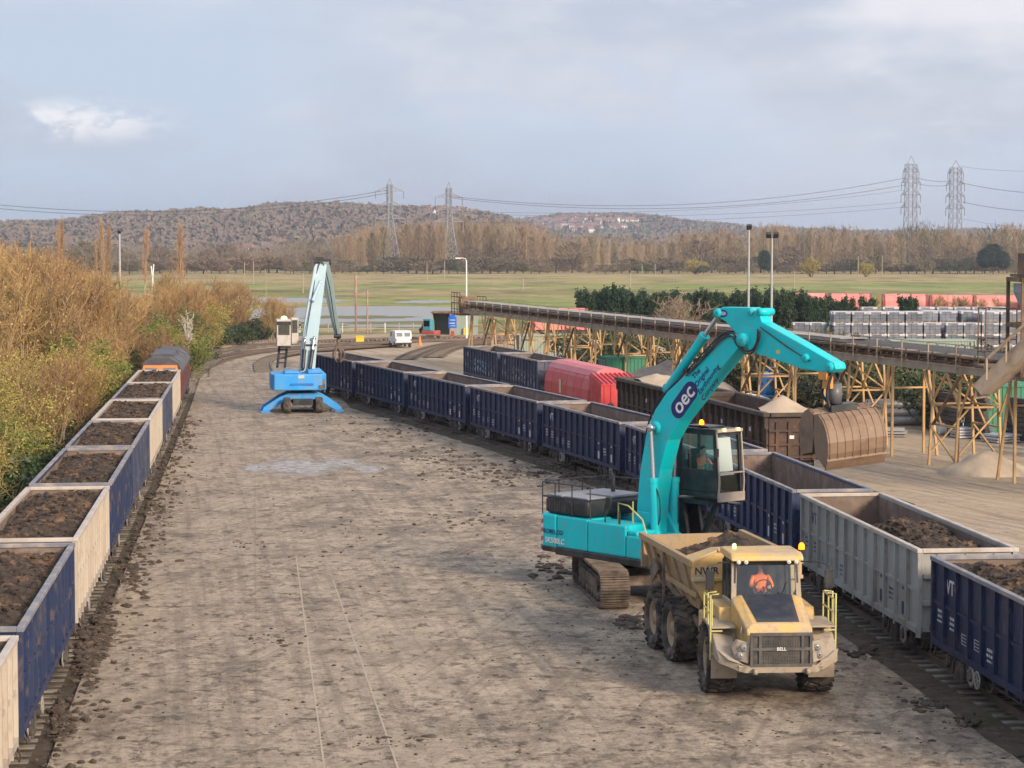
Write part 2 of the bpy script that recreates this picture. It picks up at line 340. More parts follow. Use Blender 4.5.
M['red'] = mat('red paint', (0.42, 0.07, 0.06), 0.5, dirt=(0.4, 0.22, 0.18), amt=0.6, scale=2); M['bluesign'] = mat('blue sign', (0.02, 0.13, 0.55), 0.5)
M['tealcab'] = mat('teal cab', (0.06, 0.28, 0.33), 0.5)
M['yelbox'] = mat('yellow bin', (0.75, 0.52, 0.05), 0.5); M['cone'] = mat('orange cone', (0.9, 0.25, 0.06), 0.6)
M['orangel'] = mat('orange locomotive paint', (0.50, 0.19, 0.05), 0.45, dirt=(0.5, 0.25, 0.12), amt=0.6, scale=1.5)
M['maroon'] = mat('maroon locomotive paint', (0.10, 0.018, 0.02), 0.45, dirt=(0.2, 0.09, 0.06), amt=0.5, scale=1.5)
M['locroof'] = mat('sooty locomotive roof', (0.065, 0.065, 0.075), 0.55, dirt=(0.15, 0.14, 0.14), amt=0.7, scale=1.2)
M['soil'] = mat('spoil soil', (0.058, 0.043, 0.034), 0.95, dirt=(0.20, 0.12, 0.065), amt=0.85, scale=1.6, lo=0.5, hi=0.66, dirt2=(0.028, 0.022, 0.018), scale2=4, amt2=0.85, lo2=0.47, hi2=0.6, bump=1, bscale=14, coords='World')
M['clod'] = mat('wet mud clods', (0.06, 0.045, 0.034), 0.85, dirt=(0.15, 0.11, 0.08), amt=0.7, scale=2, bump=0.6, bscale=16, coords='World')
M['sand'] = mat('pale sand', (0.44, 0.36, 0.27), 0.95, dirt=(0.34, 0.27, 0.20), amt=0.7, scale=1.2, bump=0.5, bscale=12, coords='World')
M['gravel'] = mat('grey aggregate', (0.27, 0.24, 0.21), 0.95, dirt=(0.18, 0.155, 0.135), amt=0.7, scale=1.2, bump=0.6, bscale=12, coords='World')
# ------------------------------------------------------------------ ground materials
def world_ground(name, build):
    m = bpy.data.materials.new(name); m.use_nodes = True; t = m.node_tree; b = t.nodes['Principled BSDF']; b.inputs['Roughness'].default_value = 0.9; b.inputs['Specular IOR Level'].default_value = 0.2
    ge = t.nodes.new('ShaderNodeNewGeometry')
    def nz(scale, lo, hi, det=8, rg=0.6, st=(1, 1, 1), off=(0, 0, 0), dist=0.0, rot=0.0):
        mp = t.nodes.new('ShaderNodeMapping'); mp.vector_type = 'TEXTURE' if rot else 'POINT'; mp.inputs['Rotation'].default_value = (0, 0, rot); st = tuple(1 / q for q in st) if rot else st; mp.inputs['Scale'].default_value = st; mp.inputs['Location'].default_value = off; t.links.new(ge.outputs['Position'], mp.inputs[0])
        n = t.nodes.new('ShaderNodeTexNoise'); n.inputs['Scale'].default_value = scale; n.inputs['Detail'].default_value = det; n.inputs['Roughness'].default_value = rg; n.inputs['Distortion'].default_value = dist
        t.links.new(mp.outputs[0], n.inputs['Vector'])
        r = t.nodes.new('ShaderNodeMapRange'); r.inputs['From Min'].default_value = lo; r.inputs['From Max'].default_value = hi; t.links.new(n.outputs['Fac'], r.inputs['Value'])
        return r.outputs[0]
    def mix(f, a, c, k=1.0):
        x = t.nodes.new('ShaderNodeMix'); x.data_type = 'RGBA'
        if isinstance(f, float): x.inputs['Factor'].default_value = f
        else:
            mu = t.nodes.new('ShaderNodeMath'); mu.operation = 'MULTIPLY'; mu.inputs[1].default_value = k; mu.use_clamp = True; t.links.new(f, mu.inputs[0]); t.links.new(mu.outputs[0], x.inputs['Factor'])
        for s_, v in ((x.inputs[6], a), (x.inputs[7], c)):
            if isinstance(v, tuple): s_.default_value = v + (1,)
            else: t.links.new(v, s_)
        return x.outputs[2]
    def math_(op, a, c):
        q = t.nodes.new('ShaderNodeMath'); q.operation = op
        for i, v in enumerate((a, c)):
            if isinstance(v, (int, float)): q.inputs[i].default_value = v
            else: t.links.new(v, q.inputs[i])
        return q.outputs[0]
    col, h, bs = build(t, ge, nz, mix, math_)
    t.links.new(col, b.inputs['Base Color'])
    if h is not None:
        bp = t.nodes.new('ShaderNodeBump'); bp.inputs['Strength'].default_value = 1.0; bp.inputs['Distance'].default_value = bs; t.links.new(h, bp.inputs['Height']); t.links.new(bp.outputs[0], b.inputs['Normal'])
    return m, t, b
def b_pad(t, ge, nz, mix, ma):
    base = mix(nz(0.16, 0.35, 0.65, 6), (0.51, 0.415, 0.305), (0.42, 0.34, 0.25))
    base = mix(nz(0.9, 0.42, 0.66, 8, 0.65), base, (0.34, 0.275, 0.205), 0.6)
    # wheel and blade scrapes along the pad
    base = mix(nz(0.9, 0.50, 0.62, 7, 0.62, (2.6, 0.07, 1), (3, 1, 0), 0, R(6.5)), base, (0.46, 0.385, 0.29), 0.60)
    base = mix(nz(0.8, 0.50, 0.62, 8, 0.65, (3.0, 0.09, 1), (13, 7, 0), 0, R(9)), base, (0.21, 0.17, 0.13), 0.55)
    base = mix(nz(0.8, 0.54, 0.63, 8, 0.65, (3.2, 0.08, 1), (3, 27, 0), 0, R(-14)), base, (0.20, 0.16, 0.115), 0.55)
    # smeared mud across the pad
    n1 = nz(0.45, 0.54, 0.64, 10, 0.74, (0.8, 0.8, 1), (5, 2, 0), 0.4)
    base = mix(n1, base, (0.17, 0.13, 0.095), 0.85)
    n2 = nz(1.5, 0.555, 0.64, 12, 0.78, (1.0, 0.8, 1), (9, 4, 0), 0.3)
    base = mix(n2, base, (0.10, 0.074, 0.054), 0.95)
    sp_ = t.nodes.new('ShaderNodeSeparateXYZ'); t.links.new(ge.outputs['Position'], sp_.inputs[0])
    mk = t.nodes.new('ShaderNodeMapRange'); mk.interpolation_type = 'SMOOTHSTEP'; mk.inputs['From Min'].default_value = 5; mk.inputs['From Max'].default_value = 17; mk.inputs['To Min'].default_value = 0.25; t.links.new(ma('ADD', sp_.outputs['X'], ma('MULTIPLY', sp_.outputs['Y'], 0.19)), mk.inputs['Value'])
    n4 = nz(0.55, 0.47, 0.59, 12, 0.76, (0.9, 0.7, 1), (41, 12, 0), 0.5); base = mix(ma('MULTIPLY', n4, mk.outputs[0]), base, (0.125, 0.10, 0.078), 0.9)
    n5 = nz(2.6, 0.47, 0.60, 10, 0.8, (1, .8, 1), (17, 3, 0)); base = mix(ma('MULTIPLY', n5, ma('ADD', 0.35, nz(0.22, 0.42, 0.6, 5, 0.6, (1, 1, 1), (51, 3, 0)))), base, (0.155, 0.12, 0.09), 0.85)
    n3 = nz(6.0, 0.53, 0.61, 9, 0.78, (0.8, 1, 1), (1, 14, 0))
    base = mix(n3, base, (0.095, 0.07, 0.052), 0.75)
    base = mix(nz(7.5, 0.55, 0.66, 8, 0.75, (1, 1, 1), (21, 14, 0)), base, (0.53, 0.455, 0.36), 0.35)
    # joints between the concrete bays
    mp = t.nodes.new('ShaderNodeMapping'); mp.inputs['Rotation'].default_value = (0, 0, R(-6.7)); t.links.new(ge.outputs['Position'], mp.inputs[0])
    br = t.nodes.new('ShaderNodeTexBrick'); br.inputs['Scale'].default_value = 1.0; br.inputs['Brick Width'].default_value = 7.5; br.inputs['Row Height'].default_value = 6.0; br.inputs['Mortar Size'].default_value = 0.03; br.offset = 0
    t.links.new(mp.outputs[0], br.inputs['Vector'])
    base = mix(br.outputs['Fac'], base, (0.10, 0.08, 0.06), 0.2)
    hh = ma('ADD', nz(2.4, 0, 1, 12, 0.78), ma('MULTIPLY', n2, 0.4))
    return base, hh, 0.075
def b_dirt(t, ge, nz, mix, ma):
    base = mix(nz(0.10, 0.35, 0.65, 6), (0.42, 0.335, 0.235), (0.33, 0.26, 0.185))
    base = mix(nz(0.8, 0.50, 0.60, 8, 0.6, (2.4, 0.10, 1), (3, 1, 0), 0, R(16)), base, (0.24, 0.185, 0.135), 0.65)
    base = mix(nz(0.8, 0.52, 0.60, 8, 0.6, (2.8, 0.10, 1), (9, 31, 0), 0, R(24)), base, (0.50, 0.42, 0.32), 0.5)
    base = mix(nz(1.6, 0.55, 0.68, 9, 0.7), base, (0.15, 0.115, 0.085), 0.7)
    base = mix(nz(4, 0.6, 0.7, 6, 0.7, (1, 1, 1), (8, 8, 0)), base, (0.46, 0.39, 0.30), 0.5)
    return base, nz(2.5, 0, 1, 8, 0.7), 0.06
def b_bed(t, ge, nz, mix, ma):
    base = mix(nz(0.8, 0.35, 0.65, 8), (0.125, 0.098, 0.072), (0.075, 0.06, 0.046))
    base = mix(nz(3, 0.5, 0.68, 9, 0.75), base, (0.22, 0.17, 0.125), 0.8)
    base = mix(nz(0.5, 0.56, 0.66, 6, 0.6, (1, 1, 1), (7, 3, 0)), base, (0.07, 0.085, 0.03), 0.6)
    return base, nz(5, 0, 1, 8, 0.75), 0.12
def b_marsh(t, ge, nz, mix, ma):
    sp = t.nodes.new('ShaderNodeSeparateXYZ'); t.links.new(ge.outputs['Position'], sp.inputs[0])
    wob = nz(0.009, 0, 1, 6, 0.6, (0.9, 1, 1)); y = ma('ADD', sp.outputs['Y'], ma('MULTIPLY', ma('SUBTRACT', wob, 0.5), 150.0))
    mr = t.nodes.new('ShaderNodeMapRange'); mr.inputs['From Min'].default_value = 0; mr.inputs['From Max'].default_value = 2000; t.links.new(y, mr.inputs['Value'])
    rp = t.nodes.new('ShaderNodeValToRGB'); e = rp.color_ramp.elements; t.links.new(mr.outputs[0], rp.inputs[0])
    G1 = (0.19, 0.26, 0.06); G2 = (0.27, 0.31, 0.09); TN = (0.42, 0.31, 0.15); OL = (0.17, 0.165, 0.06)
    stops = [(0.0, OL), (0.15, (0.11, 0.15, 0.045)), (0.20, G1), (0.245, G2), (0.29, OL), (0.31, G2), (0.36, G1), (0.375, TN), (0.42, (0.35, 0.28, 0.13)), (0.44, G2), (0.46, TN), (0.54, (0.36, 0.27, 0.14)), (0.58, (0.13, 0.12, 0.055)), (0.70, OL), (0.85, G1), (1.0, OL)]
    e[0].position, e[0].color = stops[0][0], stops[0][1] + (1,); e[1].position, e[1].color = stops[-1][0], stops[-1][1] + (1,)
    for p, c in stops[1:-1]: q = e.new(p); q.color = c + (1,)
    base = rp.outputs[0]
    lx = t.nodes.new('ShaderNodeMapRange'); lx.inputs['From Min'].default_value = 40; lx.inputs['From Max'].default_value = -30; t.links.new(sp.outputs['X'], lx.inputs['Value'])
    pat = nz(0.012, 0.47, 0.56, 9, 0.7, (2.0, 1, 1), (2, 5, 0))
    base = mix(ma('MULTIPLY', pat, ma('ADD', ma('MULTIPLY', lx.outputs[0], 0.7), 0.25)), base, (0.38, 0.29, 0.14), 1.0)
    base = mix(nz(0.03, 0.5, 0.66, 8, 0.7, (2.0, 1, 1), (1, 2, 0)), base, (0.14, 0.15, 0.05), 0.6)
    base = mix(nz(0.022, 0.52, 0.6, 10, 0.75, (2.2, 1, 1), (31, 2, 0)), base, (0.46, 0.36, 0.20), 0.75)
    base = mix(nz(0.017, 0.52, 0.6, 10, 0.75, (2.4, 1, 1), (11, 72, 0)), base, (0.10, 0.10, 0.04), 0.7)
    base = mix(nz(0.5, 0.5, 0.7, 6, 0.7, (0.4, 1, 1)), base, (0.25, 0.22, 0.10), 0.35)
    return base, nz(0.8, 0, 1, 8, 0.7), 0.3
def b_verge(t, ge, nz, mix, ma):
    base = mix(nz(0.4, 0.35, 0.65, 8), (0.085, 0.085, 0.03), (0.13, 0.095, 0.05))
    base = mix(nz(2.0, 0.5, 0.7, 8, 0.7), base, (0.045, 0.06, 0.02), 0.8)
    base = mix(nz(1.2, 0.58, 0.7, 8, 0.7, (1, 1, 1), (4, 9, 0)), base, (0.24, 0.18, 0.11), 0.7)
    return base, nz(3, 0, 1, 8, 0.7), 0.2
MPAD, _, pb = world_ground('muddy concrete', b_pad); MDIRT, _, _ = world_ground('yard dirt', b_dirt); MBED, _, _ = world_ground('fouled track bed', b_bed)
pb.inputs['Roughness'].default_value = 0.72; pb.inputs['Specular IOR Level'].default_value = 0.35
MMARSH, _, _ = world_ground('marsh grass', b_marsh); MVERGE, _, _ = world_ground('rough verge', b_verge)
def b_hill(t, ge, nz, mix, ma):
    base = mix(nz(0.004, 0.45, 0.55, 4, 0.5, (1, 1, 1)), (0.12, 0.10, 0.07), (0.11, 0.16, 0.06))
    return mix(nz(0.02, 0.5, 0.7, 6, 0.6), base, (0.16, 0.12, 0.08), 0.6), None, 0
MHILL, _, _ = world_ground('hill ground', b_hill)

def sheet(name, pts, z, m, thick=0.0, kind='structure'):
    mb = MB(); n = len(pts)
    if thick:
        vs = [(p[0], p[1], z) for p in pts] + [(p[0], p[1], z - thick) for p in pts]
        mb.add(vs, [tuple(range(n)), tuple(range(2 * n - 1, n - 1, -1))] + [(i, i + n, (i + 1) % n + n, (i + 1) % n) for i in range(n)])
    else: mb.add([(p[0], p[1], z) for p in pts], [tuple(range(n))])
    return tag(mb.build(name, m), kind=kind)
def wob(a, b, n, amp, seed, closed=False):
    """points from a to b with a ragged sideways wander"""
    a = Vector(a); b = Vector(b); d = (b - a); nn_ = Vector((-d.y, d.x)).normalized(); o = []
    for i in range(n):
        t = i / n; w = mnoise.noise(Vector((t * n * 0.45, seed, 0))) * amp * (0 if i == 0 else 1)
        o.append(a + d * t + nn_ * w)
    return o
# ------------------------------------------------------------------ track centre lines (metres)
ZR = 0.10      # rail top
WG = 2.66      # wagon width
def AX(y): return -4.770 - 0.1172 * y - 1.34
_by = np.array([10, 40, 56, 70.4, 85, 99.5, 113, 127, 140, 152.7, 163, 190, 260.]); _bx = np.array([15.0, 12.0, 10.45, 9.0, 7.2, 4.65, 0.98, -3.1, -7.15, -11.15, -14.5, -23.5, -47.])
_gy = np.arange(10, 260, 0.5); _gx = np.interp(_gy, _by, _bx); _kk = np.exp(-np.linspace(-2, 2, 33) ** 2); _kk /= _kk.sum(); _gx = np.convolve(np.pad(_gx, 16, mode='reflect', reflect_type='odd'), _kk, 'valid')
def BX(y): return float(np.interp(y, _gy, _gx)) + 1.36
_c = np.polyfit([102.6, 114.4, 133.4, 152.7, 166.0, 178.0], [11.9, 10.0, 6.0, 1.9, -1.2, -4.3], 2)
def CX(y): return float(np.polyval(_c, y)) + 1.36
def curve_pts(fx, y0, y1, st=1.0):
    n = max(2, int((y1 - y0) / st)); return [Vector((fx(y0 + (y1 - y0) * i / n), y0 + (y1 - y0) * i / n, 0)) for i in range(n + 1)]
def smooth(pts, k=10):
    o = []
    P_ = [pts[0]] + list(pts) + [pts[-1]]
    for i in range(1, len(P_) - 2):
        for j in range(k):
            t = j / k; a, b, c, d = P_[i - 1], P_[i], P_[i + 1], P_[i + 2]
            o.append(0.5 * ((2 * b) + (c - a) * t + (2 * a - 5 * b + 4 * c - d) * t * t + (3 * b - a - 3 * c + d) * t ** 3))
    o.append(pts[-1]); return o
def resample(pts, st):
    o = [pts[0].copy()]; acc = 0; last = pts[0]
    for p in pts[1:]:
        while (p - last).length >= st:
            last = last + (p - last).normalized() * st; o.append(last.copy())
    return o
def ribbon(mb, pts, w0, w1, z):
    vs = []
    for i, p in enumerate(pts):
        d = (pts[min(i + 1, len(pts) - 1)] - pts[max(i - 1, 0)]).normalized(); nrm = Vector((d.y, -d.x, 0))
        vs += [p + nrm * w0 + Vector((0, 0, z)), p + nrm * w1 + Vector((0, 0, z))]
    mb.add(vs, [(2 * i, 2 * i + 1, 2 * i + 3, 2 * i + 2) for i in range(len(pts) - 1)])
def railway(pts, bed=True, sleepers=True, bedw=2.0, zb=-0.07, seed=1, bm_=None):
    r = random.Random(seed); mb = MB(); rp = resample(pts, 1.0)
    for s_ in (-0.755, 0.755):
        o = []
        for i, p in enumerate(rp):
            d = (rp[min(i + 1, len(rp) - 1)] - rp[max(i - 1, 0)]).normalized(); o.append(p + Vector((d.y, -d.x, 0)) * s_)
        for a, b in zip(o[:-1], o[1:]):
            mb.bar(a + Vector((0, 0, ZR - 0.02)), b + Vector((0, 0, ZR - 0.02)), 0.072, 0.04); mb.bar(a + Vector((0, 0, ZR - 0.10)), b + Vector((0, 0, ZR - 0.10)), 0.025, 0.12); mb.bar(a + Vector((0, 0, ZR - 0.165)), b + Vector((0, 0, ZR - 0.165)), 0.15, 0.02)
    if sleepers:
        mb.k = 1; sp = resample(pts, 0.68)
        for i in range(1, len(sp) - 1):
            d = (sp[i + 1] - sp[i - 1]).normalized(); n = Vector((d.y, -d.x, 0)); z = -0.10 + r.uniform(-0.03, 0.012)
            mb.bar(sp[i] - n * 1.3 + Vector((0, 0, z)), sp[i] + n * 1.3 + Vector((0, 0, z)), 0.26, 0.13)
    o = mb.build('railway_track', [M['rail'], M['sleeper']]); tag(o, kind='structure')
    if bed:
        b = MB(); ribbon(b, rp, -bedw, bedw, zb); tag(b.build('track_bed', bm_ or MBED), kind='structure')
    return rp
# ------------------------------------------------------------------ the sheets
v = [(-3850, -120), (3850, -120), (3850, 6900), (-3850, 6900)]
sheet('terrain', v, -0.32, MMARSH)
yard = [(-12, 5), (-11.8, 40)] + [(AX(y) - 2.2 + 0.6 * mnoise.noise(Vector((y * .2, 3, 0))), y) for y in range(45, 150, 5)] + [tuple(G(*p, -0.2)[:2]) for p in ((172, 358), (205, 349), (245, 341), (300, 336), (340, 334.5), (420, 334), (520, 333), (640, 334), (760, 336), (1120, 338))] + [(110, 120), (90, 5)]
sheet('yard_ground', yard[::-1], -0.20, MDIRT)
verge = [(-70, 30), (-12, 5), (-11.8, 40)] + [(AX(y) - 2.2 + 0.6 * mnoise.noise(Vector((y * .2, 3, 0))), y) for y in range(45, 150, 5)] + [tuple(G(*p, -0.25)[:2]) for p in ((172, 358), (205, 349), (245, 341), (290, 337), (280, 330), (200, 327))] + [(-110, 300), (-110, 60)]
sheet('rough_verge', verge[::-1], -0.26, MVERGE)
# the muddy concrete pad between the two long trains
left = [(AX(y) + 1.33 + 0.42 + 0.10 * mnoise.noise(Vector((y * .7, 8, 0))), y) for y in np.arange(20, 150, 1.5)]
top = [tuple(G(*p)[:2]) for p in ((200, 378), (212, 368), (228, 362), (256, 359), (290, 360), (312, 366))]
right = [(BX(y) - 2.25 - max(0,(y-60))*.004 + (0.10 + 0.5 * (y > 100)) * mnoise.noise(Vector((y * .6, 18, 0))), y) for y in np.arange(148, 20, -1.5)]
sheet('concrete_pad', (left + top + right)[::-1], 0.0, MPAD, thick=0.45)
PA = curve_pts(AX, 15, 165); PB = curve_pts(BX, 15, 178); PC = curve_pts(CX, 92, 186)
def gp(*pp): return [G(x, y, 0) for x, y in pp]
end = PA[-1]
loop1 = smooth([PA[-3], PA[-1]] + gp((190, 359.5), (214, 352.5), (246, 346.5), (290, 342.5), (345, 339.8), (400, 338), (470, 336.5), (560, 336), (640, 337)))
railway(PA, bedw=2.3, seed=1); railway(PB, bedw=2.45, zb=-0.065, seed=2); railway(PC, bedw=2.0, seed=3)
def b_bed2(t, ge, nz, mix, ma):
    base = mix(nz(0.8, 0.35, 0.65, 8), (0.26, 0.205, 0.15), (0.16, 0.13, 0.095)); base = mix(nz(0.5, 0.56, 0.66, 6, 0.6, (1, 1, 1), (7, 3, 0)), base, (0.10, 0.12, 0.05), 0.6)
    return base, nz(5, 0, 1, 8, 0.75), 0.1
MBED2, _, _ = world_ground('pale track bed', b_bed2)
railway(loop1, bedw=1.35, zb=-0.16, seed=4, bm_=MBED2)
railway(smooth(gp((200, 377), (203, 368), (216, 359.5), (250, 352), (300, 347), (360, 343), (430, 340), (480, 339))), bedw=1.2, zb=-0.15, sleepers=False, seed=5, bm_=MBED2)
railway(smooth(gp((264, 372), (263, 363), (276, 356.5), (306, 351.5), (350, 348), (400, 344.5))), bedw=0.9, zb=0.004, sleepers=False, seed=6, bm_=MBED2)
railway(smooth(gp((404, 358), (420, 351), (440, 345.5), (466, 341.5), (500, 339), (560, 338.5))), bedw=1.1, zb=-0.14, sleepers=False, seed=7, bm_=MBED2)
railway(smooth(gp((433, 356), (446, 349), (466, 344), (500, 341.5))), bedw=1.1, zb=-0.13, sleepers=False, seed=8, bm_=MBED2)
# rails let into the pad
b = MB()
for a, c in (((296, 556), (326, 780)), ((333, 580), (402, 780))):
    p0, p1 = G(*a, 0.0), G(*c, 0.0); b.bar(p0 + Vector((0, 0, 0.002)), p1 + Vector((0, 0, 0.002)), 0.045, 0.008)
tag(b.build('sunken_rails', mat('worn sunken rail', (0.42, 0.35, 0.265), 0.8, metal=0.0, dirt=(0.36, 0.29, 0.22), amt=0.7, scale=0.7, lo=0.35, hi=0.6, coords='World')), kind='structure')
# water
mw = bpy.data.materials.new('marsh water'); mw.use_nodes = True; wb = mw.node_tree.nodes['Principled BSDF']
wb.inputs['Base Color'].default_value = (0.26, 0.26, 0.24, 1); wb.inputs['Roughness'].default_value = 0.4; wb.inputs['Specular IOR Level'].default_value = 0.6
def pond(pp, z, seed):
    pts = []; q = [Vector(G(x, y, z)[:2]) for x, y in pp]
    for i in range(len(q)): pts += wob(q[i], q[(i + 1) % len(q)], 9, 5.0, seed + i)
    sheet('water', pts[::-1], z, mw)
pond([(250, 327), (452, 327), (470, 322), (470, 309), (420, 306), (330, 306.5), (250, 309)], -0.305, 1)
pond([(240, 303), (335, 302.5), (352, 300.5), (320, 298), (240, 297)], -0.304, 30)
pond([(395, 303), (440, 303), (462, 301.5), (440, 300), (400, 300.6)], -0.303, 50)
b = MB()
def b_isle(t, ge, nz, mix, ma): return mix(nz(0.3, 0.4, 0.6, 8, 0.7, (0.3, 1, 1)), (0.20, 0.19, 0.11), (0.13, 0.15, 0.06)), None, 0
MISL, _, _ = world_ground('wet grass', b_isle)
for k, pp in enumerate([[(300, 318.5), (375, 319), (425, 317), (380, 315.5), (310, 316)], [(330, 325), (400, 325.5), (470, 322), (420, 321), (340, 322)], [(252, 324), (300, 322), (350, 326), (300, 329), (250, 329)]]):
    pts = []; q = [Vector(G(x, y, -.3)[:2]) for x, y in pp]
    for i in range(len(q)): pts += wob(q[i], q[(i + 1) % len(q)], 8, 5, 70 + i + k * 9)
    sheet('mud_bank', pts[::-1], -0.295, MISL)
# the wet patch of pale slurry on the pad
mp_ = mat('milky slurry water', (0.40, 0.38, 0.36), 0.45, dirt=(0.20, 0.165, 0.13), amt=1.0, scale=2.2, lo=0.44, hi=0.54, coords='World', spec=0.6)
WET = mat('wet mud film', (0.17, 0.135, 0.105), 0.45, dirt=(0.30, 0.245, 0.185), amt=1.0, scale=1.1, lo=0.42, hi=0.56, coords='World')
k = 0
for cx, cy, rx, ry in ((300, 467, 26, 6), (340, 463, 14, 4), (258, 468, 12, 3), (368, 469, 12, 3), (460, 490, 20, 2.5), (640, 700, 30, 3), (505, 640, 18, 3)):
    pts = []
    for i in range(70):
        t = 2 * PI * i / 70; rr = 1 + 0.45 * mnoise.noise(Vector((math.cos(t) * 1.6 + cx, math.sin(t) * 1.6, 4))) + 0.16 * mnoise.noise(Vector((math.cos(t) * 6 + cx, math.sin(t) * 6, 9)))
        pts.append(G(cx + rx * math.cos(t) * rr, cy + ry * math.sin(t) * rr)[:2])
    if k < 4:
        wet = [Vector(G(cx, cy)[:2]) + (Vector(q) - Vector(G(cx, cy)[:2])) * 1.45 for q in pts]; sheet('wet_mud', [(q.x, q.y) for q in wet], 0.0015 + 0.0004 * k, WET)
    if k < 4: sheet('puddle', pts, 0.0045 + 0.0005 * k, mp_)
    k += 1
# ------------------------------------------------------------------ mud clods and spill (uncountable)
r = random.Random(5)
def blob(mb, c, s, rr):
    ic = bmesh.new(); bmesh.ops.create_icosphere(ic, subdivisions=1 if s < .14 else 2, radius=1)
    sd = rr.uniform(0, 99); sx_, sy_, sz_ = s * rr.uniform(.7, 1.5), s * rr.uniform(.7, 1.3), s * rr.uniform(.35, .75)
    vs = []
    for v_ in ic.verts:
        n = 1 + 0.5 * mnoise.noise(v_.co * 1.7 + Vector((sd, 0, 0))); vs.append((c[0] + v_.co.x * n * sx_, c[1] + v_.co.y * n * sy_, c[2] + v_.co.z * n * sz_))
    mb.add(vs, [tuple(q.index for q in f_.verts) for f_ in ic.faces]); ic.free()
b = MB()
def strew(cx, cy, rx, ry, n, s0, s1, z=0.0):
    p = G(cx, cy)
    for _ in range(n):
        x, y = r.gauss(0, .45), r.gauss(0, .45); q = G(cx + rx * x, cy + ry * y); s = s0 * (s1 / s0) ** (r.random() ** 2.5)
        blob(b, (q.x, q.y, z + s * 0.15), s, r)
for y in np.arange(42, 140, 0.45):            # along the left edge of the pad
    dens = 0.5 + mnoise.noise(Vector((y * .25, 1, 1))) * 1.3
    for _ in range(int(max(0, dens) * 7 + r.random())):
        x = AX(y) + 1.33 + abs(r.gauss(0.55, 0.5)); s = r.choice((.03, .04, .05, .07, .09, .13)) ; blob(b, (x, y + r.random(), 0.02), s, r)
for y in np.arange(44, 110, 0.6):
    for _ in range(2):
        x = BX(y) - r.gauss(2.3, 0.7); blob(b, (x, y + r.random(), 0.0 if x < BX(y) - 2.6 else -0.06), r.choice((.04, .06, .08, .12)), r)
for a in ((88, 655, 14, 26, 330, .03, .15), (104, 628, 14, 24, 260, .03, .14), (135, 575, 10, 16, 180, .03, .13), (160, 510, 8, 24, 150, .03, .12), (62, 720, 14, 30, 160, .03, .12),
          (350, 540, 60, 30, 60, .02, .09), (270, 640, 30, 10, 40, .02, .10), (470, 520, 60, 12, 80, .02, .12), (395, 740, 60, 10, 50, .02, .09), (420, 400, 30, 6, 40, .03, .14),
          (632, 622, 22, 9, 120, .03, .17), (565, 575, 40, 16, 60, .03, .2), (548, 565, 22, 8, 30, .04, .18), (865, 652, 16, 6, 50, .03, .16), (925, 705, 22, 8, 60, .03, .17), (965, 722, 18, 8, 50, .03, .16),
          (430, 455, 70, 12, 170, .03, .15), (470, 470, 70, 12, 150, .03, .15), (520, 475, 50, 16, 170, .03, .17), (400, 432, 60, 10, 130, .03, .15), (355, 420, 60, 8, 30, .04, .16), (560, 470, 40, 12, 130, .03, .18), (250, 545, 30, 5, 20, .02, .09),
          (310, 410, 40, 6, 30, .04, .15), (620, 640, 60, 40, 60, .015, .06), (450, 640, 300, 150, 320, .012, .06), (420, 500, 300, 60, 200, .015, .08), (500, 740, 300, 40, 110, .012, .055), (300, 740, 250, 50, 60, .012, .05),
          (730, 720, 120, 30, 60, .012, .05), (800, 740, 160, 30, 60, .015, .06), (620, 520, 60, 30, 50, .02, .1)): strew(*a)
tag(b.build('mud_clods', M['clod']), 'dark mud clods strewn over the concrete pad and along its edges', 'mud', kind='stuff')
def heap(name, loc, rx, ry, h, m, label, cat, seed, n=26, rough=0.10, rz=0, group=None, kind=None):
    vs = []; fs = []
    for j in range(n + 1):
        for i in range(n + 1):
            x, y = 2 * i / n - 1, 2 * j / n - 1; d = math.sqrt(x * x + y * y); w = max(0, 1 - d) ; z = w * (1 - 0.25 * w)/0.75
            nz_ = mnoise.noise(Vector((x * 3 + seed, y * 3, 0))) + 0.5 * mnoise.noise(Vector((x * 8 + seed, y * 8, 0)))
            vs.append((x * rx, y * ry, h * (z + rough * nz_ * (w > 0) * min(1, w * 4)) - 0.02 - (0.3 if d >= 1 else 0)))
    for j in range(n):
        for i in range(n): a = j * (n + 1) + i; fs.append((a, a + 1, a + n + 2, a + n + 1))
    o = MB().add(vs, fs, True).build(name, m); o.location = loc; o.rotation_euler.z = rz
    return tag(o, label, cat, group, kind)
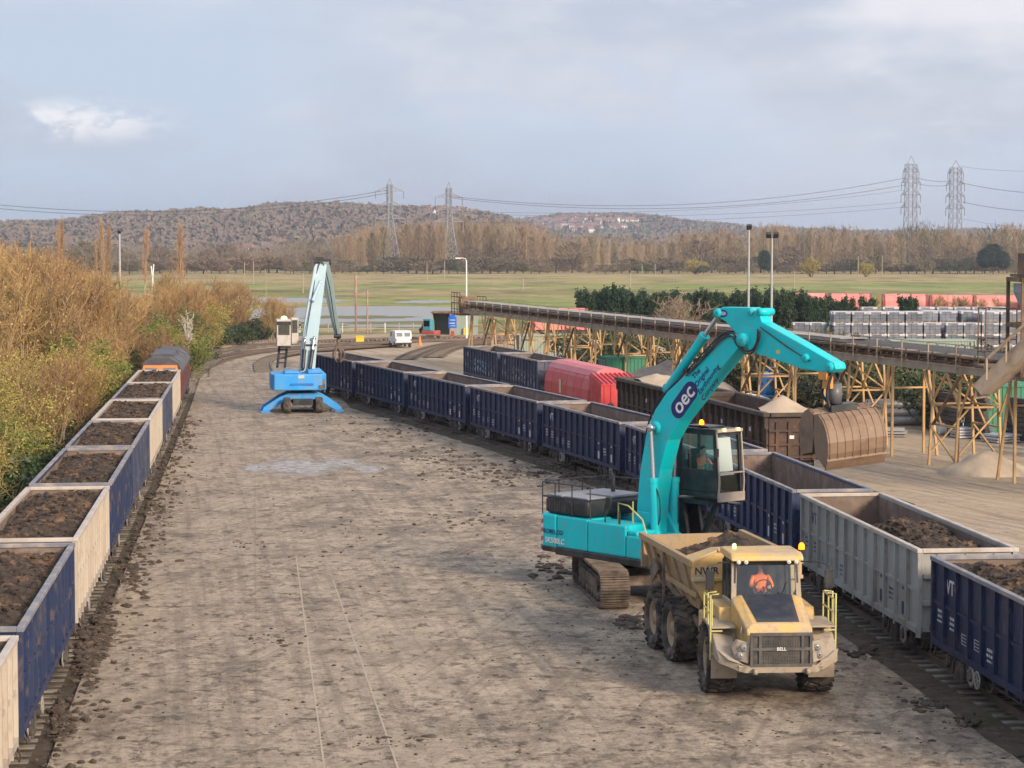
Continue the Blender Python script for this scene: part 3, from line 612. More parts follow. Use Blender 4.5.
# ------------------------------------------------------------------ wagons
def make_bogie(parent, yc, quality=2):
    """local y along the track"""
    b = MB()
    for s_ in (-1, 1):
        x = s_ * 1.14
        b.prism([(yc - 1.28, .50), (yc - 1.22, .72), (yc - .75, .74), (yc - .38, .86), (yc + .38, .86), (yc + .75, .74), (yc + 1.22, .72), (yc + 1.28, .50), (yc + .8, .44), (yc + .42, .26), (yc - .42, .26), (yc - .8, .44)], x - .06, x + .06)
        for q in (-.9, .9): b.box((x, yc + q, .50), (.26, .30, .34)); b.tube([(x + s_ * .02, yc + q, .52), (x + s_ * .2, yc + q, .52)], .12, 10)
        b.k = 1; b.lathe([(s_ * .12, .15), (s_ * .15, .15), (s_ * .15, .27), (s_ * .12, .27), (s_ * .12, .15)], (x, yc - .9, .52), n=18); b.k = 0
        for q in (-.18, 0.02, .22): b.tube([(x + s_ * .1, yc + q, .30), (x + s_ * .1, yc + q, .70)], .075, 8)
        b.box((x + s_ * .08, yc, .26), (.2, .7, .06))
        for q in (-.48, .48): b.bar((x + s_ * .1, yc + q, .78), (x + s_ * .12, yc + q * 1.35, .30), .05, .06)
        b.box((x - s_ * .2, yc + .45, .42), (.1, .12, .3)); b.box((x - s_ * .2, yc - .45, .42), (.1, .12, .3))
    b.box((0, yc, .62), (2.0, .45, .22)); b.box((0, yc, .80), (.6, .6, .2))
    bo = b.build('bogie', [M['iron'], M['whitering']], parent)
    for q in (-.9, .9):
        w = MB()
        w.tube([(-.95, yc + q, ZR + .42), (.95, yc + q, ZR + .42)], .07, 8)
        for s_ in (-1, 1):
            w.lathe([(s_ * .68, .07), (s_ * .68, .45), (s_ * .705, .45), (s_ * .71, .425), (s_ * .83, .42), (s_ * .835, .36), (s_ * .80, .33), (s_ * .785, .16), (s_ * .84, .13), (s_ * .86, .02)], (0, yc + q, ZR + .42), n=22)
            w.k = 1; w.lathe([(s_ * .838, .405), (s_ * .843, .36)], (0, yc + q, ZR + .42), n=22); w.k = 0
        w.build('wheelset', [M['wheel'], M['whitering']], bo)
def make_wagon(label, paint, rim, L=13.1, nrib=13, marks='navy', seed=1, top=2.95, bot=0.76, bars=1, band=True):
    r = random.Random(seed); root = empty('box_wagon'); h = L / 2; w = WG / 2
    b = MB()
    for s_ in (-1, 1):                                            # side sheets, ribs, rails
        x = s_ * (w - .12)
        b.bx(x - .02, x + .02, -h, h, bot, top - .03)
        b.box((s_ * (w - .07), 0, bot + .08), (.13, L, .16))
        for i in range(nrib + 1):
            y = -h + .06 + (L - .12) * i / nrib
            b.prism([(-.055, bot - .10), (-.055, top - .10), (.055, top - .10), (.055, bot - .10)], s_ * (w - .10), s_ * (w - .005), Matrix.Translation((0, y, 0)))
        if band:
            zb = bot + (top - bot) * .50
            for i in range(nrib):
                y0 = -h + .06 + (L - .12) * i / nrib; y1 = -h + .06 + (L - .12) * (i + 1) / nrib
                b.prism([(y0 + .055, zb - .05), (y0 + .055, zb + .03), (y1 - .055, zb + .03), (y1 - .055, zb - .05)], s_ * (w - .10), s_ * (w - .045))
    for s_ in (-1, 1):                                            # ends
        y = s_ * (h - .07)
        b.bx(-w + .14, w - .14, y - .02, y + .02, bot, top - .03)
        for z in (bot + .12, bot + .80, bot + 1.50): b.box((0, s_ * (h - .015), z), (WG - .30, .12, .12))
        for x in (-.75, 0, .75): b.box((x, s_ * (h - .03), (bot + top) / 2), (.12, .07, top - bot - .25))
    body = b.build('body', paint, root)
    b = MB()                                                      # rubbed top rails
    for s_ in (-1, 1):
        b.box((s_ * (w - .055), 0, top - .04), (.15, L + .02, .11)); b.box((0, s_ * (h - .06), top - .037), (WG - .26, .16, .105))
    b.build('top_rail', rim, root, bev=.012)
    b = MB()                                                      # worn lining
    for s_ in (-1, 1):
        b.bx(s_ * (w - .155) - .005, s_ * (w - .155) + .005, -h + .12, h - .12, bot + .3, top - .10)
        b.bx(-w + .17, w - .17, s_ * (h - .105) - .005, s_ * (h - .105) + .005, bot + .3, top - .10)
    b.bx(-w + .15, w - .15, -h + .1, h - .1, bot + .22, bot + .3)
    b.build('lining', M['rustin'], root)
    b = MB()                                                      # underframe and brake gear
    b.box((0, 0, .78), (.34, L - .6, .34))
    for s_ in (-1, 1): b.box((s_ * .95, 0, bot + .02), (.14, L - .2, .2)); b.box((0, s_ * (h - .15), bot + .02), (WG - .2, .24, .30))
    for y in (-2.4, -1.2, 0, 1.2, 2.4): b.box((0, y, .72), (2.1, .1, .16))
    b.tube([(.5, -1.2, .45), (.5, .2, .45)], .18, 10); b.tube([(-.6, .2, .42), (-.6, 1.5, .42)], .14, 10); b.box((-.3, -1.2, .45), (.5, .4, .3))
    for x in (-.95, .95): b.bar((x, -h + 3.4, .42), (x, h - 3.4, .42), .05); b.bar((x, -1.7, .62), (x, -1.7, .42), .05); b.bar((x, 1.7, .62), (x, 1.7, .42), .05)
    b.build('underframe', M['iron'], root)
    for s_ in (-1, 1): make_bogie(root, s_ * (h - 2.35))
    for s_ in (-1, 1):
        for x in (-.87, .87):
            b = MB(); b.tube([(x, s_ * (h - .02), .98), (x, s_ * (h + .30), .98)], .09, 10); b.lathe([(s_ * 0, .02), (0, .23), (s_ * .04, .23), (s_ * .06, .02)], (x, s_ * (h + .30), .98), axis='y', n=16); b.build('buffer', M['iron'], root)
    b = MB()
    for s_ in (-1, 1): b.tube([(0, s_ * (h + .05), .86), (0, s_ * (h + .22), .80), (0, s_ * (h + .42), .74)], .045, 6)
    b.build('coupling', M['iron'], root)
    # handbrake wheels, white stencil patches, lettering on each side
    for s_ in (-1, 1):
        b = MB()
        for k in range(18):
            t0, t1 = 2 * PI * k / 18, 2 * PI * (k + 1) / 18
            p = lambda t: (s_ * (w - .0), -s_ * (h - 3.9) + .2 * math.cos(t), .55 + .2 * math.sin(t)); b.bar(p(t0), p(t1), .03)
        for k in range(3): t = PI * k / 3; b.bar((s_ * w, -s_ * (h - 3.9) + .2 * math.cos(t), .55 + .2 * math.sin(t)), (s_ * w, -s_ * (h - 3.9) - .2 * math.cos(t), .55 - .2 * math.sin(t)), .02)
        b.build('handbrake_wheel', M['whitering'], root)
    bay = (L - .12) / nrib
    for s_ in (-1, 1):
        y = s_ * (-(h) + bay * 0.0) ; X = s_ * (w - .097)
        def at(bayi, z): return (X, -s_ * (-h + .06 + bay * (bayi + .5)) if s_ > 0 else (h - .06 - bay * (bayi + .5)), z)
        ax = (0, 1, 0) if s_ > 0 else (0, -1, 0)
        yy = lambda k: (h - .06 - bay * (k + .5)) * (1 if s_ < 0 else -1)
        if marks:
            lm = M['whitetxt'] if marks != 'dark' else M['navyt']
            text('VTG', .52, lm, frame((X, yy(1), top - .62), ax, (0, 0, 1)), root)
            b = MB()
            for kk, (dz, hh) in ((3, (.42, .30)), (2, (.38, .34))):
                for q in range(4): b.box((X, yy(kk), bot + dz + .08 * q), (.006, .42, .012))
                for q in (-.21, .21): b.box((X, yy(kk) + q, bot + dz + .12), (.006, .012, .26))
            rk = random.Random(seed)
            for kk, z0 in ((1, bot + .58), (0, bot + .62), (4, bot + .34), (nrib - 3, bot + .5)):      # rows of small worn stencil strokes
                for row in range(3):
                    yq = -.26
                    while yq < .24: ww = rk.uniform(.03, .08); b.box((X, yy(kk) + yq, z0 + row * .13), (.005, ww, .07 if row else .05)); yq += ww + rk.uniform(.02, .06)
            for kk in (nrib - 2, nrib - 4): b.box((X, yy(kk), bot + .42), (.006, .2, .34)); b.box((X, yy(kk), bot + .95), (.006, .16, .08))
            b.build('stencil_panel', lm, root)
    for s_ in (-1, 1):
        for x in (-1, 1):
            b = MB(); b.tube([(x * (w - .02), s_ * (h - .5), bot - .02), (x * (w + .05), s_ * (h - .5), bot - .25), (x * (w + .05), s_ * (h - .15), bot - .25), (x * (w - .02), s_ * (h - .15), bot - .02)], .018, 6)
            b.build('step_iron', M['iron'], root)
    return tag(root, label, 'rail wagon')
def soil_load(root, seed, L=12.7, depth=0.45, label='', m=None, crown=.25, bare=None):
    """lumpy load lying in a wagon: placed with the wagon's own transform"""
    W_ = WG - .36; nx, ny = 22, 110; vs = []; fs = []
    for j in range(ny + 1):
        for i in range(nx + 1):
            x = (i / nx - .5) * W_; y = (j / ny - .5) * L; q = Vector((x, y, 0))
            n = .5 * mnoise.noise(q * .55 + Vector((seed * 7, 0, 0))) + .32 * mnoise.noise(q * 1.7 + Vector((0, seed * 5, 0))) + .22 * abs(mnoise.noise(q * 4.1 + Vector((seed, 3, 0)))) + .16 * mnoise.noise(q * 8.5) + .08 * mnoise.noise(q * 17)
            z = 2.95 - depth + crown * (1 - (2 * x / W_) ** 2) * (1 - abs(2 * y / L) ** 6) - .10 * crown + n * .55
            if bare: t = min(1, max(0, (y - bare[0]) / bare[1])) ; z = z * (1 - t) + 0.9 * t
            vs.append((x, y, max(.93, min(z, 3.35))))
    for j in range(ny):
        for i in range(nx): a = j * (nx + 1) + i; fs.append((a, a + 1, a + nx + 2, a + nx + 1))
    b = MB().add(vs, fs, False)
    rr = random.Random(seed)
    for _ in range(520):
        i = rr.randrange(2, nx - 1); j = rr.randrange(3, ny - 3); v_ = vs[j * (nx + 1) + i]
        if v_[2] > 1.2: blob(b, (v_[0], v_[1], v_[2] + .02), rr.choice((.04, .05, .06, .08, .12)), rr)
    o = b.build('soil_load', m or M['soil']); o.location = root.location; o.rotation_euler = root.rotation_euler
    return tag(o, label, 'soil')
def put(root, fx, y0, L=14.0):
    """near coupling plane at y0; returns the far one"""
    y1 = y0
    while math.hypot(fx(y1) - fx(y0), y1 - y0) < L: y1 += .02
    a = Vector((fx(y0), y0, 0)); c = Vector((fx(y1), y1, 0)); root.location = (a + c) / 2; d = (c - a).normalized(); root.rotation_euler = (0, 0, heading(d.x, d.y))
    return y1
protoN = make_wagon('navy', M['navy'], M['rail_rub'], seed=3)
protoN2 = make_wagon('navy far', M['navy2'], M['rail_rub'], seed=4)
protoG = make_wagon('grey', M['greyw'], M['rail_rub2'], marks='dark', seed=5, nrib=12)
protoC = make_wagon('cream', M['cream'], M['rail_rub2'], marks=None, seed=6, nrib=14)
used = set()
def wagon(proto, label, group):
    o = proto if proto.name not in used else copy_tree(proto)
    used.add(proto.name); o['label'] = label; o['group'] = group; return o
# left train, nearest first
y = 58.05 - 14.05 * 1 - 14.05
gA = 'loaded box wagons of the left train'
ords = ['ninth', 'eighth', 'seventh', 'sixth', 'fifth', 'fourth', 'third', 'second', 'first']
seqA = [(protoC, 'cream box wagon cut off by the bottom left corner, ahead of the nearest blue one'), (protoN, 'blue ribbed box wagon of dark soil nearest on the left train'), (protoC, 'cream box wagon of soil between the two nearest blue wagons on the left'),
        (protoN, 'blue box wagon of soil, fourth from the bottom in the left train'), (protoN2, 'faded blue box wagon of soil coupled straight beyond another blue one'), (protoC, 'cream sided box wagon of soil, third behind the locomotive'), (protoN2, 'faded blue box wagon of soil, second behind the locomotive'), (protoC, 'cream box wagon of soil coupled to the orange ended locomotive')]
depthsA = [.30, .34, .26, .34, .24, .30, .26, .26]
for i, (p, lb) in enumerate(seqA):
    w_ = wagon(p, lb, gA); y = put(w_, AX, y, 14.05)
    s_ = soil_load(w_, 11 + i, depth=depthsA[i], label='brown soil in the ' + ['cream wagon at the bottom left corner', 'nearest blue wagon of the left train', 'cream wagon between the two nearest blue ones on the left', 'blue wagon fourth from the bottom left', 'second of two adjoining blue wagons on the left', 'cream wagon third behind the locomotive', 'blue wagon second behind the locomotive', 'cream wagon right behind the locomotive'][i])
    s_['group'] = 'soil loads of the left train'
yA = y
# middle train
gB = 'open box wagons of the middle train'
seqB = [(protoN, 'navy box wagon of soil at the right edge with large white letters'), (protoG, 'grey ribbed box wagon part filled with dark soil'), (protoN, 'empty navy box wagon between the grey wagon and the turquoise excavator'), (protoN, 'navy box wagon hidden mostly by the turquoise excavator boom'),
        (protoN, 'empty navy box wagon left of the excavator boom, nearest of the clear ones'), (protoN, 'empty navy box wagon, second clear one left of the excavator boom'), (protoN, 'empty navy box wagon, third clear one left of the excavator boom'), (protoN, 'empty navy box wagon, fourth clear one left of the excavator boom'), (protoN, 'farthest navy box wagon beside the blue material handler')]
y = 56.0 - 14.2 - .25
bys = []
for i, (p, lb) in enumerate(seqB):
    w_ = wagon(p, lb, gB); bys.append(y); y = put(w_, BX, y, 14.15 if i else 14.35)
    if i == 0: s_ = soil_load(w_, 31, depth=.34, label='dark soil load in the navy wagon at the right edge'); s_['group'] = 'soil in the middle train'
    if i == 1:
        s_ = soil_load(w_, 32, depth=.38, label='dark soil heap lying in the near half of the grey wagon', bare=(-.5, 6.0), crown=.3); s_['group'] = 'soil in the middle train'
# sidings: two graffitied navy wagons, a red covered hopper, two brown ore boxes
gC = 'wagons on the short siding'
wC1 = wagon(protoN2, 'faded navy box wagon with pale graffiti coupled behind the red covered wagon', gC)
y = 153.0; y = put(wC1, CX, y, 12.5); wC2 = wagon(protoN2, 'farthest graffitied navy box wagon on the siding by the conveyor end', gC); y = put(wC2, CX, y, 12.5)
for w_ in (wC1, wC2): w_.scale = (1, 12.5 / 14.15, 1.0)
for w_, col_, sd in ((wC1, (0.30, 0.22, 0.24), 3), (wC2, (0.25, 0.50, 0.62), 5)):
    r = random.Random(sd); gm = mat('graffiti paint', col_, 0.5, dirt=(0.5, 0.5, 0.52), amt=0.8, scale=2.5); b = MB()
    x = -(WG / 2 - .088)
    yy = 2.6
    for k in range(5):
        pts = [(x, yy - k * .95 - .35 + .45 * math.sin(t * 1.9 + k), 1.15 + .95 * t / 6 + .18 * math.cos(t * 2.3 + k * 2)) for t in range(7)]
        pts = smooth([Vector(p) for p in pts], 4)
        for a, c in zip(pts[:-1], pts[1:]): b.bar(a, c, .01, .15)
    b.build('graffiti', gm, w_)
# red covered wagon
def red_wagon():
    root = empty('covered_wagon'); L = 15.2; h = L / 2 - .3; b = MB()
    prof = [(-1.30, .75), (-1.38, 1.0), (-1.38, 1.75), (-1.22, 2.45), (-.85, 2.95), (-.45, 3.12), (.45, 3.12), (.85, 2.95), (1.22, 2.45), (1.38, 1.75), (1.38, 1.0), (1.30, .75)]
    def ring(y0, y1, pr, mb):
        n = len(pr); mb.add([(x, y0, z) for x, z in pr] + [(x, y1, z) for x, z in pr], [tuple(range(n)), tuple(range(2 * n - 1, n - 1, -1))] + [(i, i + n, (i + 1) % n + n, (i + 1) % n) for i in range(n)])
    ring(-h + 3.0, h, prof, b)
    for i in range(7): yy = -h + 3.0 + i * (2 * h - 3.0) / 6; ring(yy - .03, yy + .03, [(x * 1.012, z + .012 if z > 2 else z) for x, z in prof], b)
    b.build('hood', M['redw'], root, bev=.02)
    rp_ = MB(); ring(-h + 2.9, h + .05, [(-1.10, 2.66), (-.85, 2.985), (-.45, 3.155), (.45, 3.155), (.85, 2.985), (1.10, 2.66), (1.04, 2.6), (-1.04, 2.6)], rp_); rp_.build('roof', M['redroof'], root)
    b = MB()                                                       # open end bay with a ribbed slope sheet
    b.add([(-1.3, -h + 3.0, 2.85), (1.3, -h + 3.0, 2.85), (1.3, -h + .2, 2.35), (-1.3, -h + .2, 2.35), (-1.3, -h + 3.0, 2.75), (1.3, -h + 3.0, 2.75), (1.3, -h + .2, 2.25), (-1.3, -h + .2, 2.25)], [(0, 1, 2, 3), (7, 6, 5, 4), (0, 3, 7, 4), (1, 5, 6, 2), (2, 6, 7, 3)])
    for i in range(9): x = -1.2 + 2.4 * i / 8; b.bar((x, -h + 3.0, 2.88), (x, -h + .2, 2.38), .07, .08)
    for x in (-1.32, 1.32):
        b.prism([(-h + 3.0, .8), (-h + .3, .8), (-h + .15, 2.3), (-h + 3.0, 2.8)], x - .03, x + .03)
        for i in range(5): yy = -h + .4 + i * .6; b.box((x, yy, 1.5), (.1, .07, 1.4))
    b.bx(-1.28, 1.28, -h + .24, -h + .28, .8, 2.28)
    for i in range(6): x = -1.1 + 2.2 * i / 5; b.box((x, -h + .22, 1.55), (.08, .06, 1.4))
    b.build('end_bay', M['redw'], root)
    b = MB(); b.box((0, 0, .72), (2.5, L - .7, .22)); b.box((0, 0, .6), (.4, L - .9, .3)); b.build('underframe', M['iron'], root)
    b = MB(); b.box((-1.395, 3.0, 1.6), (.012, .55, .9)); b.build('notice_panel', mat('cream notice', (.6, .5, .3), .6), root)
    b = MB(); rk = random.Random(3); yq = 1.2
    while yq > -1.2: ww = rk.uniform(.06, .2); b.box((-1.386, yq, 1.30 + rk.uniform(-.05, .05)), (.006, ww, .2)); yq -= ww + .1
    b.build('stencil_panel', M['redroof'], root)
    for s_ in (-1, 1): make_bogie(root, s_ * (h - 2.2))
    for s_ in (-1, 1):
        for x in (-.87, .87):
            b = MB(); b.tube([(x, s_ * (h - .02), .98), (x, s_ * (h + .30), .98)], .09, 10); b.lathe([(0, .02), (0, .23), (s_ * .06, .02)], (x, s_ * (h + .3), .98), axis='y', n=14); b.build('buffer', M['iron'], root)
    return tag(root, 'red covered wagon with a rounded faded roof and ribbed end', 'rail wagon', gC)
rw = red_wagon(); y = 135.5; put(rw, CX, y, 16.8); rw.scale = (1, 1.05, 1)
# brown ore wagons
def brown_wagon(lb):
    root = empty('ore_wagon'); L = 14.6; h = L / 2; w = 1.42; top = 3.05; b = MB()
    for s_ in (-1, 1):
        b.bx(s_ * (w - .16) - .02, s_ * (w - .16) + .02, -h, h, .8, top - .1)
        for i in range(13):
            yy = -h + .12 + (L - .24) * i / 12; b.box((s_ * (w - .09), yy, 1.55), (.14, .12, 1.6)); b.prism([(yy - .07, 2.30), (yy - .07, 2.85), (yy + .07, 2.85), (yy + .07, 2.30)], s_ * (w - .14), s_ * (w + .07))
        b.box((s_ * (w - .07), 0, 1.55), (.08, L - .1, .09)); b.box((s_ * (w - .09), 0, .86), (.16, L, .18))
        yv = s_ * (h - .06); b.bx(-w + .15, w - .15, yv - .02, yv + .02, .8, top - .1)
        for x in (-.9, -.3, .3, .9): b.box((x, s_ * (h - .01), 1.7), (.14, .11, 1.8))
        for z in (.95, 1.55, 2.2): b.box((0, s_ * (h - .0), z), (2.6, .10, .1))
    b.build('body', M['brownw'], root)
    b = MB()
    for s_ in (-1, 1): b.box((s_ * (w + .0), 0, top - .10), (.34, L + .1, .20)); b.box((0, s_ * (h - .01), top - .103), (2 * w - .36, .30, .19))
    b.build('top_rail', M['brownw2'], root, bev=.02)
    b = MB(); 
    for s_ in (-1, 1): b.bx(s_ * (w - .2) - .005, s_ * (w - .2) + .005, -h + .1, h - .1, 1.0, top - .12); b.bx(-w + .2, w - .2, s_ * (h - .12) - .005, s_ * (h - .12) + .005, 1.0, top - .12)
    b.bx(-w + .2, w - .2, -h + .1, h - .1, .9, 1.0); b.build('lining', M['brownw'], root)
    b = MB(); b.box((0, 0, .7), (1.8, L - .6, .26)); b.build('underframe', M['iron'], root)
    for s_ in (-1, 1): make_bogie(root, s_ * (h - 2.2))
    b = MB()
    for q in (-4.2, .8, 3.7): b.box((-w + .115, q, 2.05), (.01, .26, .2))
    b.box((-.2, -h - .065, 1.9), (.22, .01, .16)); b.build('stencil_panel', M['whitetxt'], root)
    return tag(root, lb, 'rail wagon', gC)
bw = brown_wagon('rust brown ore wagon with sand, its end facing the camera beside the boom'); y = put(bw, CX, 102.4, 15.4)
bw2 = copy_tree(bw); bw2['label'] = 'rust brown ore wagon of sand next to the red covered wagon'; put(bw2, CX, y, 15.4)
def sand_in(root, piles, lb, m):
    W_ = 2.4; L = 14.2; nx, ny = 16, 80; vs = []; fs = []
    for j in range(ny + 1):
        for i in range(nx + 1):
            x = (i / nx - .5) * W_; y_ = (j / ny - .5) * L; z = 1.6
            for (py_, hh, rad) in piles: z = max(z, hh - math.hypot(x * .8, y_ - py_) * (hh - 1.2) / rad)
            z += .07 * mnoise.noise(Vector((x * 2, y_ * 2, py_)))
            vs.append((x, y_, z))
    for j in range(ny):
        for i in range(nx): a = j * (nx + 1) + i; fs.append((a, a + 1, a + nx + 2, a + nx + 1))
    o = MB().add(vs, fs, True).build('sand_load', m); o.location = root.location; o.rotation_euler = root.rotation_euler; return tag(o, lb, 'sand', 'sand loads')
sand_in(bw, [(-5.2, 3.75, 3.6), (2.0, 2.2, 4)], 'pale conical sand heap at the near end of the brown ore wagon', M['sand'])
sand_in(bw2, [(3.2, 3.5, 6.5), (-4.0, 3.15, 4.5)], 'long pale sand heap in the ore wagon beside the red wagon', M['sand'])
# ------------------------------------------------------------------ locomotive
def loco():
    root = empty('locomotive'); L = 20.5; h = L / 2
    def ring(mb, y0, y1, pr): n = len(pr); mb.add([(x, y0, z) for x, z in pr] + [(x, y1, z) for x, z in pr], [tuple(range(n)), tuple(range(2 * n - 1, n - 1, -1))] + [(i, i + n, (i + 1) % n + n, (i + 1) % n) for i in range(n)])
    side = [(-1.30, .95), (-1.34, 2.75), (-1.15, 3.10), (1.15, 3.10), (1.34, 2.75), (1.30, .95)]
    b = MB(); ring(b, -h + 2.6, h - 2.6, side)
    for i in range(12): yy = -h + 3.2 + i * 1.3; b.box((1.33, yy, 2.0), (.03, .9, .7)); b.box((-1.33, yy, 2.0), (.03, .9, .7))
    b.build('body', M['maroon'], root)
    for s_ in (-1, 1):                                          # the two cabs
        b = MB(); y0, y1 = sorted((s_ * (h - 2.62), s_ * (h - .5)))
        ring(b, y0, y1, [(-1.32, .95), (-1.36, 2.7), (-1.1, 3.22), (1.1, 3.22), (1.36, 2.7), (1.32, .95)])
        b.k = 1; yf = s_ * (h - .5); b.add([(-1.3, yf, .95), (1.3, yf, .95), (1.3, yf + s_ * .35, 1.5), (-1.3, yf + s_ * .35, 1.5), (-1.3, yf + s_ * .35, 2.2), (1.3, yf + s_ * .35, 2.2), (1.08, yf, 3.2), (-1.08, yf, 3.2)], [(0, 1, 2, 3), (3, 2, 5, 4), (4, 5, 6, 7), (0, 3, 4, 7), (1, 6, 5, 2)])
        c = b.build('cab', [M['maroon'], M['orangel']], root)
        b = MB()
        for x in (-.58, .58): b.add([(x - .45, yf + s_ * .34, 2.3), (x + .45, yf + s_ * .34, 2.3), (x + .38, yf + s_ * .09, 3.02), (x - .38, yf + s_ * .09, 3.02)], [(0, 1, 2, 3)])
        b.build('windscreen', M['glassd'], c)
    b = MB(); ring(b, -h + .72, h - .72, [(-1.42, 2.80), (-1.12, 3.28), (-.55, 3.60), (.55, 3.60), (1.12, 3.28), (1.42, 2.80)])
    ring(b, -h + 4, -h + 9.5, [(-.75, 3.5), (-.7, 3.74), (.7, 3.74), (.75, 3.5)]); ring(b, 0.2, 3.2, [(-.9, 3.4), (-.8, 3.70), (.8, 3.70), (.9, 3.4)]); ring(b, 4.4, 7.4, [(-.6, 3.5), (-.55, 3.66), (.55, 3.66), (.6, 3.5)])
    for yy in (-h + .78, -h + 3.4, -.3, 3.8, 8.2): ring(b, yy, yy + .09, [(-1.44, 2.79), (-1.14, 3.32), (-.56, 3.65), (.56, 3.65), (1.14, 3.32), (1.44, 2.79)])
    b.build('roof', M['locroof'], root)
    b = MB(); b.box((0, 0, .82), (2.5, L - .8, .3)); b.box((0, 0, .45), (2.2, 4.2, .6)); b.build('underframe', M['iron'], root)
    for s_ in (-1, 1): make_bogie(root, s_ * (h - 3.2))
    for s_ in (-1, 1):
        for x in (-.87, .87):
            b = MB(); b.tube([(x, s_ * (h - .5), .98), (x, s_ * (h + .05), .98)], .1, 10); b.lathe([(0, .02), (0, .25), (s_ * .06, .02)], (x, s_ * (h + .05), .98), axis='y', n=14); b.build('buffer', M['iron'], root)
    b = MB(); b.box((.7, -h + .5 - .01, 1.9), (.3, .03, .3)); b.box((-.7, -h + .49, 1.9), (.3, .03, .3)); b.build('headlight', M['lampg'], root)
    return tag(root, 'orange ended diesel locomotive with sooty rounded roof at the head of the left train', 'locomotive')
lo_ = loco(); p0 = Vector((AX(yA), yA, 0)); lo_.location = (AX(yA + 10.6), yA + 10.6, 0); lo_.rotation_euler.z = math.atan(0.1172) - 0.0
# ------------------------------------------------------------------ people
def skin_body(name, J, E, Rr, parent, matf, mats, sub=1):
    me = bpy.data.meshes.new(name); me.from_pydata([tuple(v) for v in J], E, []); o = bpy.data.objects.new(name, me); C.objects.link(o)
    sk = o.modifiers.new('s', 'SKIN'); sk.use_smooth_shade = True; sk.branch_smoothing = 0.3
    for i, r_ in enumerate(Rr): sv = me.skin_vertices[0].data[i]; sv.radius = (r_, r_) if not isinstance(r_, tuple) else r_; sv.use_root = (i == 0)
    ss = o.modifiers.new('u', 'SUBSURF'); ss.levels = sub; ss.render_levels = sub
    bpy.context.view_layer.update()
    m2 = bpy.data.meshes.new_from_object(o.evaluated_get(bpy.context.evaluated_depsgraph_get())); m2.name = name
    bpy.data.objects.remove(o)
    m2.materials.clear()
    for m in mats: m2.materials.append(m)
    for p in m2.polygons: p.material_index = matf(p.center); p.use_smooth = True
    o = bpy.data.objects.new(name, m2); C.objects.link(o)
    if parent is not None: o.parent = parent; KIDS.setdefault(parent.name, []).append(o)
    return o
def seated_person(loc, rz, label, hands=((-.20, .52, .40), (.20, .52, .40)), lean=.06, look=0.0):
    """origin at the seat; local y forward"""
    J = []; E = []; Rr = []
    def jn(p, r_, to=None): J.append(Vector(p)); Rr.append(r_); (E.append((to, len(J) - 1)) if to is not None else None); return len(J) - 1
    pel = jn((0, 0, .10), (.17, .13)); sp1 = jn((0, lean * .3, .28), (.15, .12), pel); ch = jn((0, lean * .8, .46), (.17, .125), sp1); nk = jn((0, lean + .01, .60), .065, ch)
    n2 = jn((0, lean + .03, .68), .055, nk); hd = jn((0, lean + .06, .77), (.078, .095), n2); ht = jn((0, lean + .05, .86), (.07, .082), hd)
    for s_, hp in ((-1, hands[0]), (1, hands[1])):
        sh = jn((s_ * .19, lean * .9, .53), .065, ch); el_ = jn((s_ * .27, lean + .16, .30), .048, sh); wr = jn((hp[0], hp[1] - .08, hp[2]), .032, el_); pm = jn((hp[0], hp[1], hp[2]), (.042, .022), wr)
        for k in range(4): f1 = jn((hp[0] + (k - 1.5) * .020, hp[1] + .05 + .006 * (1.5 - abs(k - 1.5)), hp[2] - .006), .0095, pm); jn((hp[0] + (k - 1.5) * .021, hp[1] + .075, hp[2] - .035), .0085, f1)
        t1 = jn((hp[0] - s_ * .045, hp[1] + .01, hp[2] - .005), .011, pm); jn((hp[0] - s_ * .055, hp[1] + .045, hp[2] - .02), .009, t1)
        hp_ = jn((s_ * .10, .06, .09), .10, pel); kn = jn((s_ * .15, .50, .12), .07, hp_); an = jn((s_ * .15, .58, -.32), .045, kn); jn((s_ * .15, .74, -.36), .042, an)
    def mf(c):
        if c.z > .625: return 1
        if any((c - Vector(h_)).length < .115 for h_ in hands): return 1
        if c.z > .17 or (c.z > .12 and c.y < .05): return 0
        return 2
    root = empty('person', loc, rz)
    skin_body('body', J, E, Rr, root, mf, [M['orange'], M['skin'], M['trouser']])
    b = MB(); cx = Vector((0, lean + .035, .835)); ic = bmesh.new(); bmesh.ops.create_uvsphere(ic, u_segments=14, v_segments=8, radius=1)
    b.add([(v.co.x * .088 + cx.x, v.co.y * .10 + cx.y, max(v.co.z, -.45 if v.co.y < .1 else .15) * .095 + cx.z) for v in ic.verts], [tuple(q.index for q in f_.verts) for f_ in ic.faces], True); ic.free(); b.build('hair', M['hair'], root)
    b = MB()
    for x in (-.032, .032): b.box((x, lean + .148, .80), (.022, .012, .010))
    b.build('eye', M['hair'], root)
    b = MB(); b.prism([(lean + .13, .79), (lean + .175, .755), (lean + .13, .75)], -.012, .012); b.build('nose', M['skin'], root)
    return tag(root, label, 'person')
def make_seat(parent, c):
    b = MB(); b.box((c[0], c[1], c[2]), (.50, .48, .12)); b.box((c[0], c[1] - .25, c[2] + .38), (.48, .10, .70)); b.box((c[0], c[1] - .25, c[2] + .80), (.26, .08, .16)); b.box((c[0], c[1], c[2] - .2), (.3, .3, .3))
    b.build('seat', M['seatm'], parent, bev=.02)
